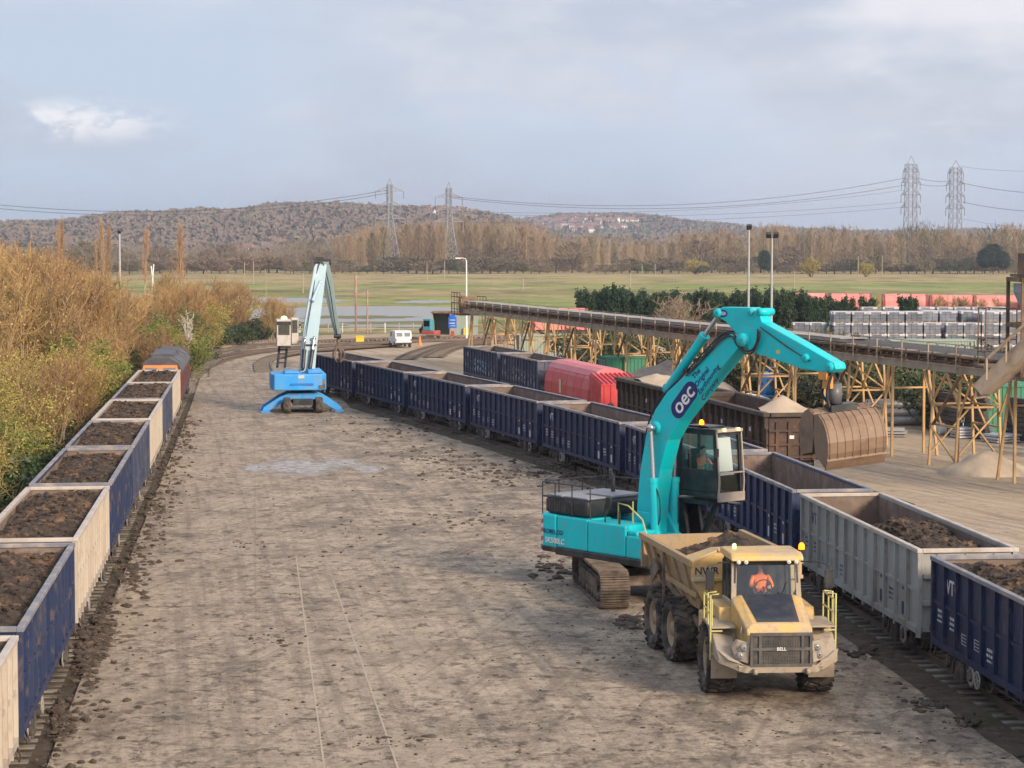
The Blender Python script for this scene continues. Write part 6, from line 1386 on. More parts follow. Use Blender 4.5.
for (x, y, inn) in pts_:
    px = 512 + x / y * F; tpy = float(np.interp(px, tp_px, tp_py)); hmax = max(2.5, ZP(tpy + r.uniform(-2, 16), y))
    rim_ = min(1, (.55 if y < 200 else .9) + inn / 8); h = hmax * rim_
    if y < 125: h = min(h, r.uniform(3.6, 6.4) if inn < 7 else r.uniform(6, 8.5))
    h = min(h, 11.5); k = r.random()
    if inn < 3.4: kind = 4 if k < .30 else (3 if k < .38 else (2 if k < .56 else (0 if k < .8 else 5)))
    else: kind = 2 if k < .15 else (3 if k < .16 else (0 if k < .5 else (1 if k < .8 else 5)))
    if 150 < y < 200 and inn < 4 and k > .75: kind = 3
    base = [7, 7, 6, 5, 2.6, 8.5][kind]
    if kind == 4: h = r.uniform(1.6, 3.0)
    if kind == 3: h = min(h, 5.5)
    its[kind].append((x, y, -.25, h * .96 / base, r.uniform(0, 6.28), min(2.2, max(.85, 1.0 * (7 / max(h, 3)) ** .35)) * r.uniform(.9, 1.25)))
for p, k in ((P1, 0), (P2, 1), (P3, 2), (P4, 3), (P5, 4), (P6, 5)): scatter(p, its[k])
# dark bramble between the thicket and the train
scatter(P5, [(AX(y) - 3.1 + r.uniform(-.6, .4), y, -.3, r.uniform(.35, .75), r.uniform(0, 6), 1.3) for y in np.arange(66, 150, 3.1)])
# white barked dead tree and lone poplars
dt = plant('dead_tree', 'pale dead tree rising behind the locomotive', 'tree', None, (TW['wh'], TW['wh'], TW['wh']), 21, 5.5, 3, .25, 10, 4, .14, .04, 0, base=.2, upb=1.2, first=.45); dt.location = XP(189, 178, -.2)
pp = plant('poplar_tree', 'tall slender leafless poplar rising over the left thicket', 'tree', 'lone poplars', (TW['pop'], TW['pop'], TW['orl']), 22, 18, 1, .0, 75, 5, .28, .04, 200, .08, 4.5, .1, first=.1)
scatter(pp, [(*XP(px, Y)[:2], -.2, s_, px, w_) for px, Y, s_, w_ in ((57, 470, .88, .8), (62, 480, .95, .9), (103, 470, .93, .9), (108, 480, .9, .8), (145, 480, .85, 1.0), (181, 480, .88, 1.2), (97, 500, .7, .7), (50, 500, .65, .7))])
# ------------------------------------------------------------------ hedge of dark conifers, bare pale shrub, field bushes
hp = plant('conifer_bush', 'dark evergreen hedge tree beyond the conveyor', 'tree', 'evergreen hedge beyond the conveyor', (TW['dk'], TW['con'], TW['con']), 31, 5, 9, .55, 20, 5, .08, .03, 7000, .13, .7, .9)
it = []
for i, px in enumerate(np.arange(583, 835, 8.5)):
    Y = 292 + (i % 3) * 3; tpy = np.interp(px, [575, 590, 604, 625, 650, 740, 775, 800, 835], [297, 291, 287, 291, 293, 293, 289, 294, 299]); it.append((*XP(px, Y)[:2], -.3, ZP(tpy + (i * 7 % 5) - 2, Y) / 5 * 1.02, i * 1.7, .72))
for px in (868, 905, 913, 850): it.append((*XP(px, 280)[:2], -.3, .95, px, .6))
scatter(hp, it)
ps = plant('bare_shrub', 'pale leafless spreading shrub in front of the dark evergreen hedge', 'bush', None, (TW['bk'], TW['bk'], TW['bk']), 41, 6, 16, .8, 16, 5, .07, .032, 0, base=.8, upb=.6); ps.location = XP(678, 283, -.3); ps.scale = (1.15, 1, .92)
rb = plant('bare_bush', 'russet leafless bush in front of the faded red wagons', 'bush', 'russet bushes by the far red wagons', (TW['dk'], TW['or1'], TW['or1']), 42, 5, 8, .5, 18, 5, .05, .035, 300, .08, .8, .8)
scatter(rb, [(*XP(px, 330)[:2], -.3, s_, px, .9) for px, s_ in ((871, .85), (828, .75), (932, .8), (946, .85), (958, .8), (972, .8), (986, .75), (1003, .8))])
fb = plant('round_bush', 'rounded olive willow bush standing in the far pasture', 'bush', 'willow bushes in the pasture', (TW['dk'], TW['ye'], TW['yel']), 43, 8, 12, .9, 20, 5, .1, .07, 2500, .2, .5, .8)
scatter(fb, [(*XP(px, Y)[:2], -.3, s_, px, w_) for px, Y, s_, w_ in ((811, 900, 1.0, .95), (866, 900, .8, 1.05), (696, 1000, .9, 1.3))])
# ------------------------------------------------------------------ far trees: rough twig crowns
def far_tree(seed, h, w, n, style, q=(1.1, 3.0), th=.22):
    """returns quads of a leafless crown; style 'p' poplar, 'r' round"""
    rg = np.random.default_rng(seed); V = []
    t = rg.uniform(0, 1, n)
    if style == 'p': rad = w * (np.sin(np.clip(t * 1.05, 0, 1) * PI) ** .6 * .8 + .1); z = h * (.14 + .86 * t); up = 2.4
    else: rad = w * np.sqrt(np.clip(1 - (2 * t - 1.0) ** 2, 0, 1)); z = h * (.25 + .75 * t); up = .7
    a = rg.uniform(0, 2 * PI, n); rr = rad * np.sqrt(rg.uniform(0.05, 1, n)); P_ = np.stack([rr * np.cos(a), rr * np.sin(a), z], 1)
    d = np.stack([np.cos(a), np.sin(a), np.full(n, up)], 1) + rg.normal(0, .35, (n, 3)); d /= np.linalg.norm(d, axis=1, keepdims=True)
    L = rg.uniform(q[0], q[1], n)[:, None]; s_ = np.cross(d, rg.normal(0, 1, (n, 3))); s_ /= np.linalg.norm(s_, axis=1, keepdims=True); s_ *= th
    Q = np.stack([P_ - s_, P_ + s_, P_ + d * L + s_ * .3, P_ + d * L - s_ * .3], 1)
    return Q.reshape(-1, 3)
def trunk_quads(h, r0, lean=0):
    V = []
    for k in range(3): a0, a1 = 2 * PI * k / 3, 2 * PI * (k + 1) / 3; V += [(r0 * math.cos(a0), r0 * math.sin(a0), 0), (r0 * math.cos(a1), r0 * math.sin(a1), 0), (.25 * r0 * math.cos(a1) + lean, .25 * r0 * math.sin(a1), h), (.25 * r0 * math.cos(a0) + lean, .25 * r0 * math.sin(a0), h)]
    return np.array(V)
def quad_mesh(name, V, mats, mi=None, parent=None): n = len(V) // 4; return raw_mesh(name, V, np.arange(n * 4).reshape(n, 4), mats, mi, parent)
WM = [mat('tan wood twigs', (0.29, 0.215, 0.13), 0.9), mat('brown wood twigs', (0.205, 0.16, 0.115), 0.9), mat('olive wood twigs', (0.19, 0.18, 0.10), 0.9), mat('dark evergreen wood', (0.035, 0.05, 0.028), 0.9), mat('dull brown wood twigs', (0.17, 0.132, 0.10), 0.9), mat('orange wood twigs', (0.31, 0.19, 0.105), 0.9)]
tp = ([-80, 0, 60, 150, 200, 260, 300, 335, 365, 400, 440, 500, 550, 600, 650, 700, 760, 820, 880, 920, 970, 1020, 1100], [250, 248, 247, 245, 243, 240, 240, 236, 226, 221, 218, 219, 232, 235, 235, 231, 226, 224, 229, 226, 227, 223, 222])
rg = np.random.default_rng(3); VV = []; MI = []
var = [far_tree(100 + i, 1.0, 1.0, 150, 'p' if i < 4 else 'r', (.05, .13) if i < 4 else (.10, .22), .011) for i in range(7)]
for i in range(1500):
    px = rg.uniform(-70, 1100); Y = 1120 + 420 * rg.uniform() ** 1.5
    if px < 330 and rg.uniform() < .5: continue
    hh = ZP(np.interp(px, *tp) + 1.5 + rg.uniform(-2, 9) + 2.2 * math.sin(px * .08) + 1.5 * math.sin(px * .031 + 1), Y); 
    if hh < 5: continue
    k = rg.integers(0, 4) if (px > 340 and rg.uniform() < .8) else rg.integers(4, 7); w = hh * (rg.uniform(.13, .2) if k < 4 else rg.uniform(.32, .45))
    V = var[k] * np.array([w, w, hh]); a = rg.uniform(0, 6.28); ca, sa = math.cos(a), math.sin(a); V = np.stack([V[:, 0] * ca - V[:, 1] * sa, V[:, 0] * sa + V[:, 1] * ca, V[:, 2]], 1)
    V = np.concatenate([V, trunk_quads(hh * .9, .35)]); X = float(XP(px, Y).x); V += np.array([X, Y, -.5]); VV.append(V)
    u_ = rg.uniform(); m = (0 if u_ < .42 else 1 if u_ < .62 else 5 if u_ < .82 else 2 if u_ < .97 else 3) if px > 340 else (1 if u_ < .4 else 4 if u_ < .75 else 2 if u_ < .9 else 3)
    if 865 < px < 1000 and Y < 1230 and u_ > .45: m = 3
    MI.append(np.full(len(V) // 4, m))
tag(quad_mesh('far_woodland', np.concatenate(VV), WM, np.concatenate(MI)), 'leafless brown poplar wood massed along the far side of the marsh', 'woodland', kind='stuff')
# countable hedge trees and bushes along the near edge of that wood
def ftree(name, label, grp, seed, style, mt, h, w, n, q, th):
    root = empty(name); quad_mesh('trunk', trunk_quads(h * .8, .3), [TW['dk']], parent=root); quad_mesh('crown', far_tree(seed, h, w, n, style, q, th), [mt], parent=root); return tag(root, label, 'tree', grp)
F1 = ftree('bare_tree', 'rounded leafless brown tree along the far edge of the marsh', 'round trees along the far marsh edge', 1, 'r', TW['br'], 10, 4.6, 700, (1.0, 2.2), .10)
F2 = ftree('low_bush', 'low dark bush along the far edge of the marsh', 'low bushes along the far marsh edge', 2, 'r', mat('dull hedge', (.07, .075, .04), .9, hue=[(.07, .08, .045), (.17, .13, .08), (.22, .175, .11), (.10, .115, .055), (.26, .19, .12), (.14, .10, .075)]), 6, 5.0, 600, (.8, 1.6), .14)
F3 = ftree('tall_poplar', 'tall tan leafless poplar at the front of the far wood', 'poplars at the front of the far wood', 3, 'p', mat('poplar crown', (.30, .22, .13), .9, hue=[(.33, .24, .14), (.27, .195, .12), (.25, .21, .11), (.33, .22, .13)]), 22, 3.0, 750, (1.2, 3.2), .10)
F4 = ftree('evergreen_tree', 'dark round evergreen tree before the far wood', 'dark evergreens before the far wood', 4, 'r', mat('evergreen crown', (.025, .045, .02), .9), 14, 6, 1600, (.8, 1.7), .25)
r = random.Random(12)
scatter(F1, [(*XP(px, Y)[:2], -.4, s_, px, w_) for px, Y, s_, w_ in [(60 + i * 19 + r.uniform(-6, 6), 1060 + r.uniform(-30, 60), r.uniform(.8, 1.35), 1.0) for i in range(15)] + [(470, 1050, 1.2, 1.25), (508, 1050, 1.15, 1.3), (572, 1050, 1.4, 1.3), (700, 1050, 1.5, 1.2), (735, 1060, 1.2, 1.1), (790, 1060, 1.2, 1.2), (925, 1050, 1.25, 1.2), (960, 1050, 1.2, 1.2), (845, 1060, 1.1, 1.3), (985, 1050, 1.1, 1.3), (90, 900, 1.4, 1.5)]])
scatter(F2, [(*XP(px, 1020 + r.uniform(-25, 40))[:2], -.4, r.uniform(.4, 1.3), px, r.uniform(.9, 1.7)) for px in np.arange(-10, 1040, 8.2)])
scatter(F3, [(*XP(px, 1100 + r.uniform(-20, 30))[:2], -.4, ZP(np.interp(px, *tp) + r.uniform(2, 12), 1100) / 22, px, r.uniform(.9, 1.4)) for px in np.arange(338, 1040, 11.5)])
scatter(F4, [(*XP(px, Y)[:2], -.4, s_, px, w_) for px, Y, s_, w_ in ((993, 1000, .95, .85), (985, 1010, .8, .8), (764, 985, .75, .65), (1003, 1000, .7, .8))])
# ------------------------------------------------------------------ hills
h1 = ([-300, -50, 0, 60, 110, 160, 200, 240, 280, 300, 340, 400, 430, 470, 500, 530, 560, 600, 660, 800, 1300], [228, 226, 225, 224, 217, 215, 211, 211, 208, 206, 207, 209, 209, 213, 218, 228, 237, 239, 239, 239, 239])
h2 = ([-300, 400, 500, 545, 560, 600, 640, 700, 760, 850, 1000, 1300], [238, 234, 224, 218, 215, 214, 216, 223, 229, 232, 231, 232])
D1, D2 = 3000.0, 4300.0
def sst(t): t = min(1, max(0, t)); return t * t * (3 - 2 * t)
def hillz(px, d):
    z1 = ZP(float(np.interp(px, *h1)) + 1.0, D1) * (sst((d - 1750) / (D1 - 1750)) if d < D1 else 1 - sst((d - D1) / 700) * .5)
    z2 = ZP(float(np.interp(px, *h2)) + 1.0, D2) * (sst((d - 3050) / (D2 - 3050)) if d < D2 else 1 - sst((d - D2) / 900) * .5)
    nz_ = 4 * mnoise.noise(Vector((px * .02, d * .002, 0)))
    return max(z1, z2) + nz_ * sst((d - 1900) / 500) - 1.0
vs = []; fs = []; pxs = np.arange(-300, 1330, 14); ds = list(range(1700, 5600, 90))
for d in ds:
    for px in pxs: vs.append((float((px - 512) / F * d), d, hillz(px, d)))
n = len(pxs)
for j in range(len(ds) - 1):
    for i in range(n - 1): a = j * n + i; fs.append((a, a + 1, a + n + 1, a + n))
tag(MB().add(vs, fs, True).build('hills', MHILL), kind='structure')
VV = []; MI = []; cl = []
for k in range(6):
    m = 14; a = rg.uniform(0, 2 * PI, m); zz = rg.uniform(-.2, 1, m); rr = np.sqrt(np.clip(1 - zz ** 2, 0, 1)); P_ = np.stack([rr * np.cos(a), rr * np.sin(a), zz * .9], 1) * rg.uniform(.75, 1.1, (m, 1)); u_ = rg.normal(0, 1, (m, 3)); u_ /= np.linalg.norm(u_, axis=1, keepdims=True); v_ = np.cross(u_, rg.normal(0, 1, (m, 3))); v_ /= np.linalg.norm(v_, axis=1, keepdims=True)
    cl.append(np.stack([P_ - u_ * .42 - v_ * .3, P_ + u_ * .42 - v_ * .3, P_ + u_ * .42 + v_ * .3, P_ - u_ * .42 + v_ * .3], 1).reshape(-1, 3))
cnt = 0
for i in range(60000):
    px = rg.uniform(-60, 1090); d = rg.uniform(1850, 4500)
    if cnt > 24000: break
    if d > D1 + 60 and px < 470: continue
    fld = mnoise.noise(Vector(((px - 512) / F * d * .004, d * .0035, 7)))
    if fld > .28 and d < 2900: continue
    if 520 < px < 650 and 3250 < d < 4050 and rg.uniform() < .7: continue
    z = hillz(px, d); s_ = rg.uniform(3.0, 5.6); V = cl[rg.integers(0, 6)] * np.array([s_, s_, s_ * rg.uniform(.8, 1.2)]) + np.array([(px - 512) / F * d, d, z + s_ * .35]); VV.append(V)
    un = mnoise.noise(Vector((px * .02, d * .004, 3))) + rg.normal(0, .25); m = 4 if un < .1 else 1 if un < .45 else 0 if un < .5 else 5 if un < .58 else 2
    if rg.uniform() < .06: m = 3
    MI.append(np.full(14, m)); cnt += 1
HM = [mat('hill wood %d' % i, c, 0.9) for i, c in enumerate([(.215, .165, .12), (.19, .148, .108), (.18, .158, .105), (.09, .095, .07), (.165, .13, .10), (.22, .16, .11)])]
tag(quad_mesh('hillside_woods', np.concatenate(VV), HM, np.concatenate(MI)), 'brown leafless woods covering the distant hills', 'woodland', kind='stuff')
# far houses
hw = mat('rendered house wall', (.5, .46, .42), .8, hue=[(.85, .82, .78), (.60, .42, .34), (.88, .86, .84), (.80, .70, .60)]); hr = mat('house roof', (.2, .12, .09), .8, hue=[(.25, .13, .09), (.16, .14, .14), (.30, .15, .10)])
def house():
    b = MB(); b.bx(-5, 5, -3.6, 3.6, -3, 5.2); b.add([(-5, -3.6, 5.2), (-5, 3.6, 5.2), (-5, 0, 8.3)], [(0, 1, 2)]); b.add([(5, -3.6, 5.2), (5, 3.6, 5.2), (5, 0, 8.3)], [(0, 1, 2)]); b.k = 1
    b.add([(-5.4, -4.1, 4.9), (5.4, -4.1, 4.9), (5.4, 0, 8.5), (-5.4, 0, 8.5), (-5.4, 4.1, 4.9), (5.4, 4.1, 4.9)], [(0, 1, 2, 3), (3, 2, 5, 4)]); b.bx(2.6, 3.5, -.5, .5, 7, 9.6)
    b.k = 2
    for x in (-3, 0, 3):
        for z in (1.4, 3.9): b.box((x, -3.63, z), (1.4, .08, 1.2))
    return tag(b.build('house', [hw, hr, mat('window glass', (.05, .06, .08), .2)]), 'small pale house on the distant hillside', 'house', 'houses on the distant hillside')
hs_ = house(); r = random.Random(9); k = 0
spots = []
for i in range(6000):
    px = r.triangular(526, 646, 575); d = r.uniform(3150, 4250); z = hillz(px, d); py = 250 - (z - H) / d * F
    if 218 + (abs(px - 580) / 18) < py < 233 - abs(px - 580) / 14: spots.append((px, d, z))
    if len(spots) >= 120: break
for i in range(400):
    px = r.uniform(426, 482); d = r.uniform(2650, 2960); z = hillz(px, d); py = 250 - (z - H) / d * F
    if 208 < py < 217 and len(spots) < 142: spots.append((px, d, z))
for px in (232, 249, 251, 77, 43, 268): spots.append((px, 1790 + px, hillz(px, 1790 + px)))
for px, d, z in spots:
    o = hs_ if k == 0 else copy_tree(hs_); o.location = ((px - 512) / F * d, d, z); o.rotation_euler.z = r.uniform(-.8, .8); s_ = r.uniform(.7, 1.15); o.scale = (s_ * r.uniform(.8, 1.5), s_, s_); k += 1
for px in (1012, 1020, 1028):
    o = copy_tree(hs_); o.location = XP(px, 1350, 14.5); o.rotation_euler.z = .3; o['label'] = 'pale farm building by the green field at the right edge'; o['group'] = 'farm buildings at the right edge'
b = MB(); pp_ = [XP(px, Y, zz) for px, Y, zz in ((1003, 1250, 0), (1090, 1250, 0), (1090, 1420, 17), (1008, 1420, 16))]; b.add(pp_, [(0, 1, 2, 3)]); tag(b.build('hill_field', mat('green hill field', (.13, .24, .05), .9, dirt=(.2, .26, .08), amt=.6, scale=.05)), kind='structure')
# ------------------------------------------------------------------ pylons and cables
def pylon(label, loc, h, bw, tw_, arms, rz=0.0, flare=.35):
    root = empty('pylon', loc, rz); b = MB(); t = .16; n = 11; lv = []
    for i in range(n + 1):
        u_ = i / n; z = h * .93 * (1 - (1 - u_) ** 1.25); w = tw_ + (bw - tw_) * max(0, 1 - z / (h * .62)) ** 1.3; lv.append((z, w))
    for (za, wa), (zb, wb_) in zip(lv[:-1], lv[1:]):
        ca = [(-wa, -wa, za), (wa, -wa, za), (wa, wa, za), (-wa, wa, za)]; cb_ = [(-wb_, -wb_, zb), (wb_, -wb_, zb), (wb_, wb_, zb), (-wb_, wb_, zb)]
        for k in range(4):
            k2 = (k + 1) % 4; b.bar(ca[k], cb_[k], .34); b.bar(ca[k], cb_[k2], t); b.bar(ca[k2], cb_[k], t); b.bar(cb_[k], cb_[k2], t)
    b.bar((-tw_, 0, lv[-1][0]), (0, 0, h), .25); b.bar((tw_, 0, lv[-1][0]), (0, 0, h), .25)
    b.build('lattice_tower', M['pylon'], root)
    tips = []
    for (z, L) in arms:
        for s_ in (-1, 1):
            a = MB(); w = tw_; 
            for q in (-w, w): a.bar((s_ * w, q, z), (s_ * L, 0, z), .24); a.bar((s_ * w, q, z + h * .045), (s_ * L, 0, z), .2)
            for u_ in (.3, .6): a.bar((s_ * (w + (L - w) * u_), -w * (1 - u_), z), (s_ * (w + (L - w) * (u_ + .15)), w * (1 - u_), z + h * .045 * (1 - u_ - .15)), .14); a.bar((s_ * (w + (L - w) * u_), 0, z), (s_ * (w + (L - w) * u_), 0, z + h * .045 * (1 - u_)), .14)
            ao = a.build('crossarm', M['pylon'], root); i_ = MB(); i_.tube([(s_ * L, 0, z), (s_ * L, 0, z - 3.8)], .22, 6); i_.build('insulator', M['pylon'], ao)
            tips.append(Vector(loc) + Matrix.Rotation(rz, 3, 'Z') @ Vector((s_ * L, 0, z - 3.8)))
    tag(root, label, 'pylon'); return tips
pL1 = pylon('left of the two lattice pylons standing before the brown wood, wide arms', XP(390, 1090, -.3), ZP(178, 1090) + .3, 5.0, 1.1, [(33, 5.6), (40, 7.4), (26.5, 7.8)][:3], .4)
pL2 = pylon('lattice pylon just right of its twin, above the brown wood', XP(449, 1095, -.3), ZP(182, 1095) + .3, 5.0, 1.1, [(31, 5.6), (37, 7.2), (25, 7.6)], .4)
pR1 = pylon('left one of the two tall narrow pylons on the right', XP(910, 1150, -.3), ZP(156, 1150) + .3, 3.6, 2.3, [(51.5, 4.6), (46, 5.4), (39.5, 5.6), (33, 5.6)], 0.3)
pR2 = pylon('right one of the two tall narrow pylons on the right', XP(954.5, 1180, -.3), ZP(160, 1180) + .3, 3.6, 2.3, [(52, 4.6), (46, 5.4), (39.5, 5.6), (33, 5.6)], 0.3)
def cable(a, c, sag, lab, r_=.10, n=22):
    a = Vector(a); c = Vector(c); pts = [a.lerp(c, i / n) - Vector((0, 0, 4 * sag * (i / n) * (1 - i / n))) for i in range(n + 1)]; b = MB(); b.tube(pts, r_, 5, cap=False); tag(b.build('power_cable', M['cable']), lab, 'cable', 'power cables')
def sky_pt(px, py, Y): return XP(px, Y, ZP(py, Y))
LB = 'thin dark power cable sagging across the sky between the left and right pylons'
for k, (ya, yb, sg) in enumerate(((196, 178, 9), (198, 185, 8.5), (211, 190, 5), (213, 202, 4), (222, 207, 3))): cable(sky_pt(447 + 4 * k, ya, 1095), sky_pt(905, yb, 1150), sg, LB, .11 if k < 2 else .07)
for k, (ya, yb) in enumerate(((178, 183), (184, 187))): cable(sky_pt(914, ya - 1, 1150), sky_pt(950, yb - 2, 1180), 1.0, 'short power cable joining the two tall right pylons', .12)
for k, (ya, yb) in enumerate(((182, 189), (201, 207), (218, 222), (166, 160))): cable(sky_pt(958, ya, 1180), sky_pt(1120, yb, 1120), 4, 'power cable running off the right edge from the tall pylons', .12 if k < 2 else .06)
for k, (ya, yb) in enumerate(((190, 196), (193, 200), (206, 214))): cable(sky_pt(388, ya, 1090), sky_pt(-160, yb - 14, 1000), 12, 'power cable sagging from the left pylons to the left edge', .13 if k < 2 else .08)
cable(sky_pt(-40, 262, 900), sky_pt(600, 262, 1000), 2, 'low thin telephone cable above the marsh', .05); cable(sky_pt(330, 260, 1000), sky_pt(1040, 258, 950), 3, 'low thin telephone cable crossing before the far wood', .05)
# ------------------------------------------------------------------ masts and posts
def lamp_mast(px, Y, top, label, heads=2, base_box=False, r_=.11, m=None, flood=True):
    p = XP(px, Y, -.15); h = ZP(top, Y) + .15; root = empty('floodlight_mast' if flood else 'street_lamp', p); b = MB(); b.tube([(0, 0, 0), (0, 0, h - .3)], [r_ * 1.35, r_ * .8], 10); b.build('pole', m or M['galv'], root)
    if flood:
        b = MB(); b.box((0, 0, h - .35), (.95 if heads > 1 else .3, .12, .1)); b.build('bracket', M['black'], root)
        for k in range(heads): b = MB(); b.box(((k - (heads - 1) / 2) * .62, -.12, h - .12), (.44, .30, .36), Matrix.Rotation(R(35), 3, 'X')); b.build('lamp_head', M['black'], root)
    else: b = MB(); b.tube([(0, 0, h - .4), (-.1, 0, h - .1), (-.5, 0, h), (-.9, 0, h)], .05, 8); b.box((-1.0, 0, h - .02), (.7, .25, .14)); b.build('lamp_head', M['white'], root)
    if base_box: b = MB(); b.bx(-.55, .55, -.3, .3, 0, 2.4); b.build('control_box', M['white'], root)
    return tag(root, label, 'mast')
lamp_mast(748, 190, 225.5, 'slim floodlight mast with a single dark head above the excavator', 1, r_=.10)
lamp_mast(771, 186, 233.5, 'slim floodlight mast with twin dark heads right of the single headed one', 2, True, r_=.10)
lamp_mast(466.5, 268, 258, 'pale street lamp with a short arm by the conveyor end', flood=False, r_=.10, m=M['white'])
lamp_mast(120.5, 300, 231, 'thick pale mast with dark head standing in the left thicket', 1, r_=.16)
FADED = mat('faded red stripe', (0.42, 0.20, 0.17), 0.7)
def post(px, Y, top, label, r_=.09, m=None, stripes=False, grp=None, lean=0):
    p = XP(px, Y, -.3); h = ZP(top, Y) + .3; root_m = [m or M['wood'], FADED, M['beige']]; b = MB()
    if stripes:
        for i in range(10): b.k = 1 + i % 2; b.tube([(0, 0, h * i / 10), (0, 0, h * (i + 1) / 10)], r_, 8)
    else: b.tube([(0, 0, 0), (lean, 0, h)], [r_, r_ * .8], 8)
    o = b.build('striped_post' if stripes else 'wooden_post', root_m); o.location = p; return tag(o, label, 'post', grp)
post(356, 290, 275, 'tall red and white striped post at the edge of the yard', .15, stripes=True); post(367.5, 288, 290, 'shorter striped post right of the tall striped one', .11, stripes=True)
for px, Y, t in ((630, 640, 272.5), (427, 800, 263), (444.5, 850, 261), (642, 900, 264.5), (655, 900, 264), (858, 870, 256.5), (882, 900, 255.5), (523, 600, 278), (303, 560, 273), (794, 620, 271), (244.5, 700, 262), (253.5, 700, 261.5), (266, 500, 270), (415, 520, 296)): post(px, Y, t, 'weathered wooden pole standing in the marsh pasture', .16 if Y > 500 else .09, grp='poles in the pasture')
post(151, 430, 264, 'left one of two leaning white poles over the thicket', .16, M['white'], lean=.6); post(156, 432, 266, 'right one of two leaning white poles over the thicket', .16, M['white'], lean=-.9)
# ------------------------------------------------------------------ the long raised conveyor
CA = Vector((-3.9, 214.2, 0)); CB = Vector((26.95, 93, 0)); cd = (CB - CA).normalized(); cn = Vector((-cd.y, cd.x, 0)); cl_ = (CB - CA).length
if cn.y > 0: cn = -cn                        # cn points to the camera side
cv = empty('conveyor', CA, math.atan2(cd.y, cd.x)); tag(cv, 'long raised belt conveyor of weathered steel crossing behind the sidings', 'conveyor')
sy = -1 if (Matrix.Rotation(cv.rotation_euler.z, 3, 'Z') @ Vector((0, -1, 0))).dot(cn) > 0 else 1
b = MB()
for s_ in (-1, 1): b.bx(0, cl_, s_ * .9 - .05, s_ * .9 + .05, 4.55, 4.62); b.bx(0, cl_, s_ * .9 - .015, s_ * .9 + .015, 4.62, 4.88); b.bx(0, cl_, s_ * .9 - .06, s_ * .9 + .06, 4.88, 4.94)
for i in range(int(cl_ / 1.6)): b.bx(i * 1.6, i * 1.6 + .08, -.88, .88, 4.65, 4.78)
b.build('main_girder', M['conv'], cv)
b = MB()
for s_ in (-1, 1):
    b.bx(0, cl_, s_ * .8 - .04, s_ * .8 + .04, 5.30, 5.37)
    for i in range(int(cl_ / 1.6)):
        x = i * 1.6; b.bar((x, s_ * .82, 4.94), (x, s_ * .82, 5.5), .07); 
        if i % 2: b.bar((x, s_ * .82, 4.96), (x + 1.6, s_ * .82, 5.3), .05)
for i in range(int(cl_ / 1.2)): b.tube([(i * 1.2, -.6, 5.20), (i * 1.2, .6, 5.20)], .06, 6)
b.build('roller_frame', M['convd'], cv)
b = MB(); b.bx(0, cl_, -.55, .55, 5.05, 5.07); b.bx(0, cl_, -.6, .6, 5.36, 5.42); b.build('belt', M['belt'], cv)
b = MB()
for s_ in (-1, 1): b.bx(0, cl_ - 1, s_ * .72 - .02, s_ * .72 + .02, 5.50, 5.68)
nn_ = int((cl_ - 30) / 2.4)
for i in range(nn_): b.bx(i * 2.4, i * 2.4 + 2.36, -.80, .80, 5.68 + .012 * (i % 2), 5.71 + .012 * (i % 2))
b.build('belt_cover', mat('pale cover sheet', (.36, .34, .31), .7, dirt=(.25, .22, .19), amt=.7, scale=1), cv)
b = MB(); ys = sy * 1.05
for z in (5.45, 5.98): b.bx(0, cl_, ys - .02, ys + .02, z - .02, z + .02)
for i in range(int(cl_ / 3.2) + 1): b.bx(i * 3.2 - .03, i * 3.2 + .03, ys - .03, ys + .03, 4.6, 5.98)
b.build('handrail', M['conv'], cv)
b = MB(); b.bx(-3.2, .6, -1.3, 1.3, 4.3, 4.42)
railing(b, [(-3.2, -1.3), (-2, -1.3), (-.8, -1.3), (.5, -1.3)], (.5, 1.1, 1.7, 2.1), 4.4, .05); railing(b, [(-3.2, 1.3), (-2, 1.3), (-.8, 1.3), (.5, 1.3)], (.5, 1.1, 1.7), 4.4, .05); b.bx(-2.8, -1.3, -.7, .7, 4.5, 6.1)
b.build('head_platform', M['convd'], cv)
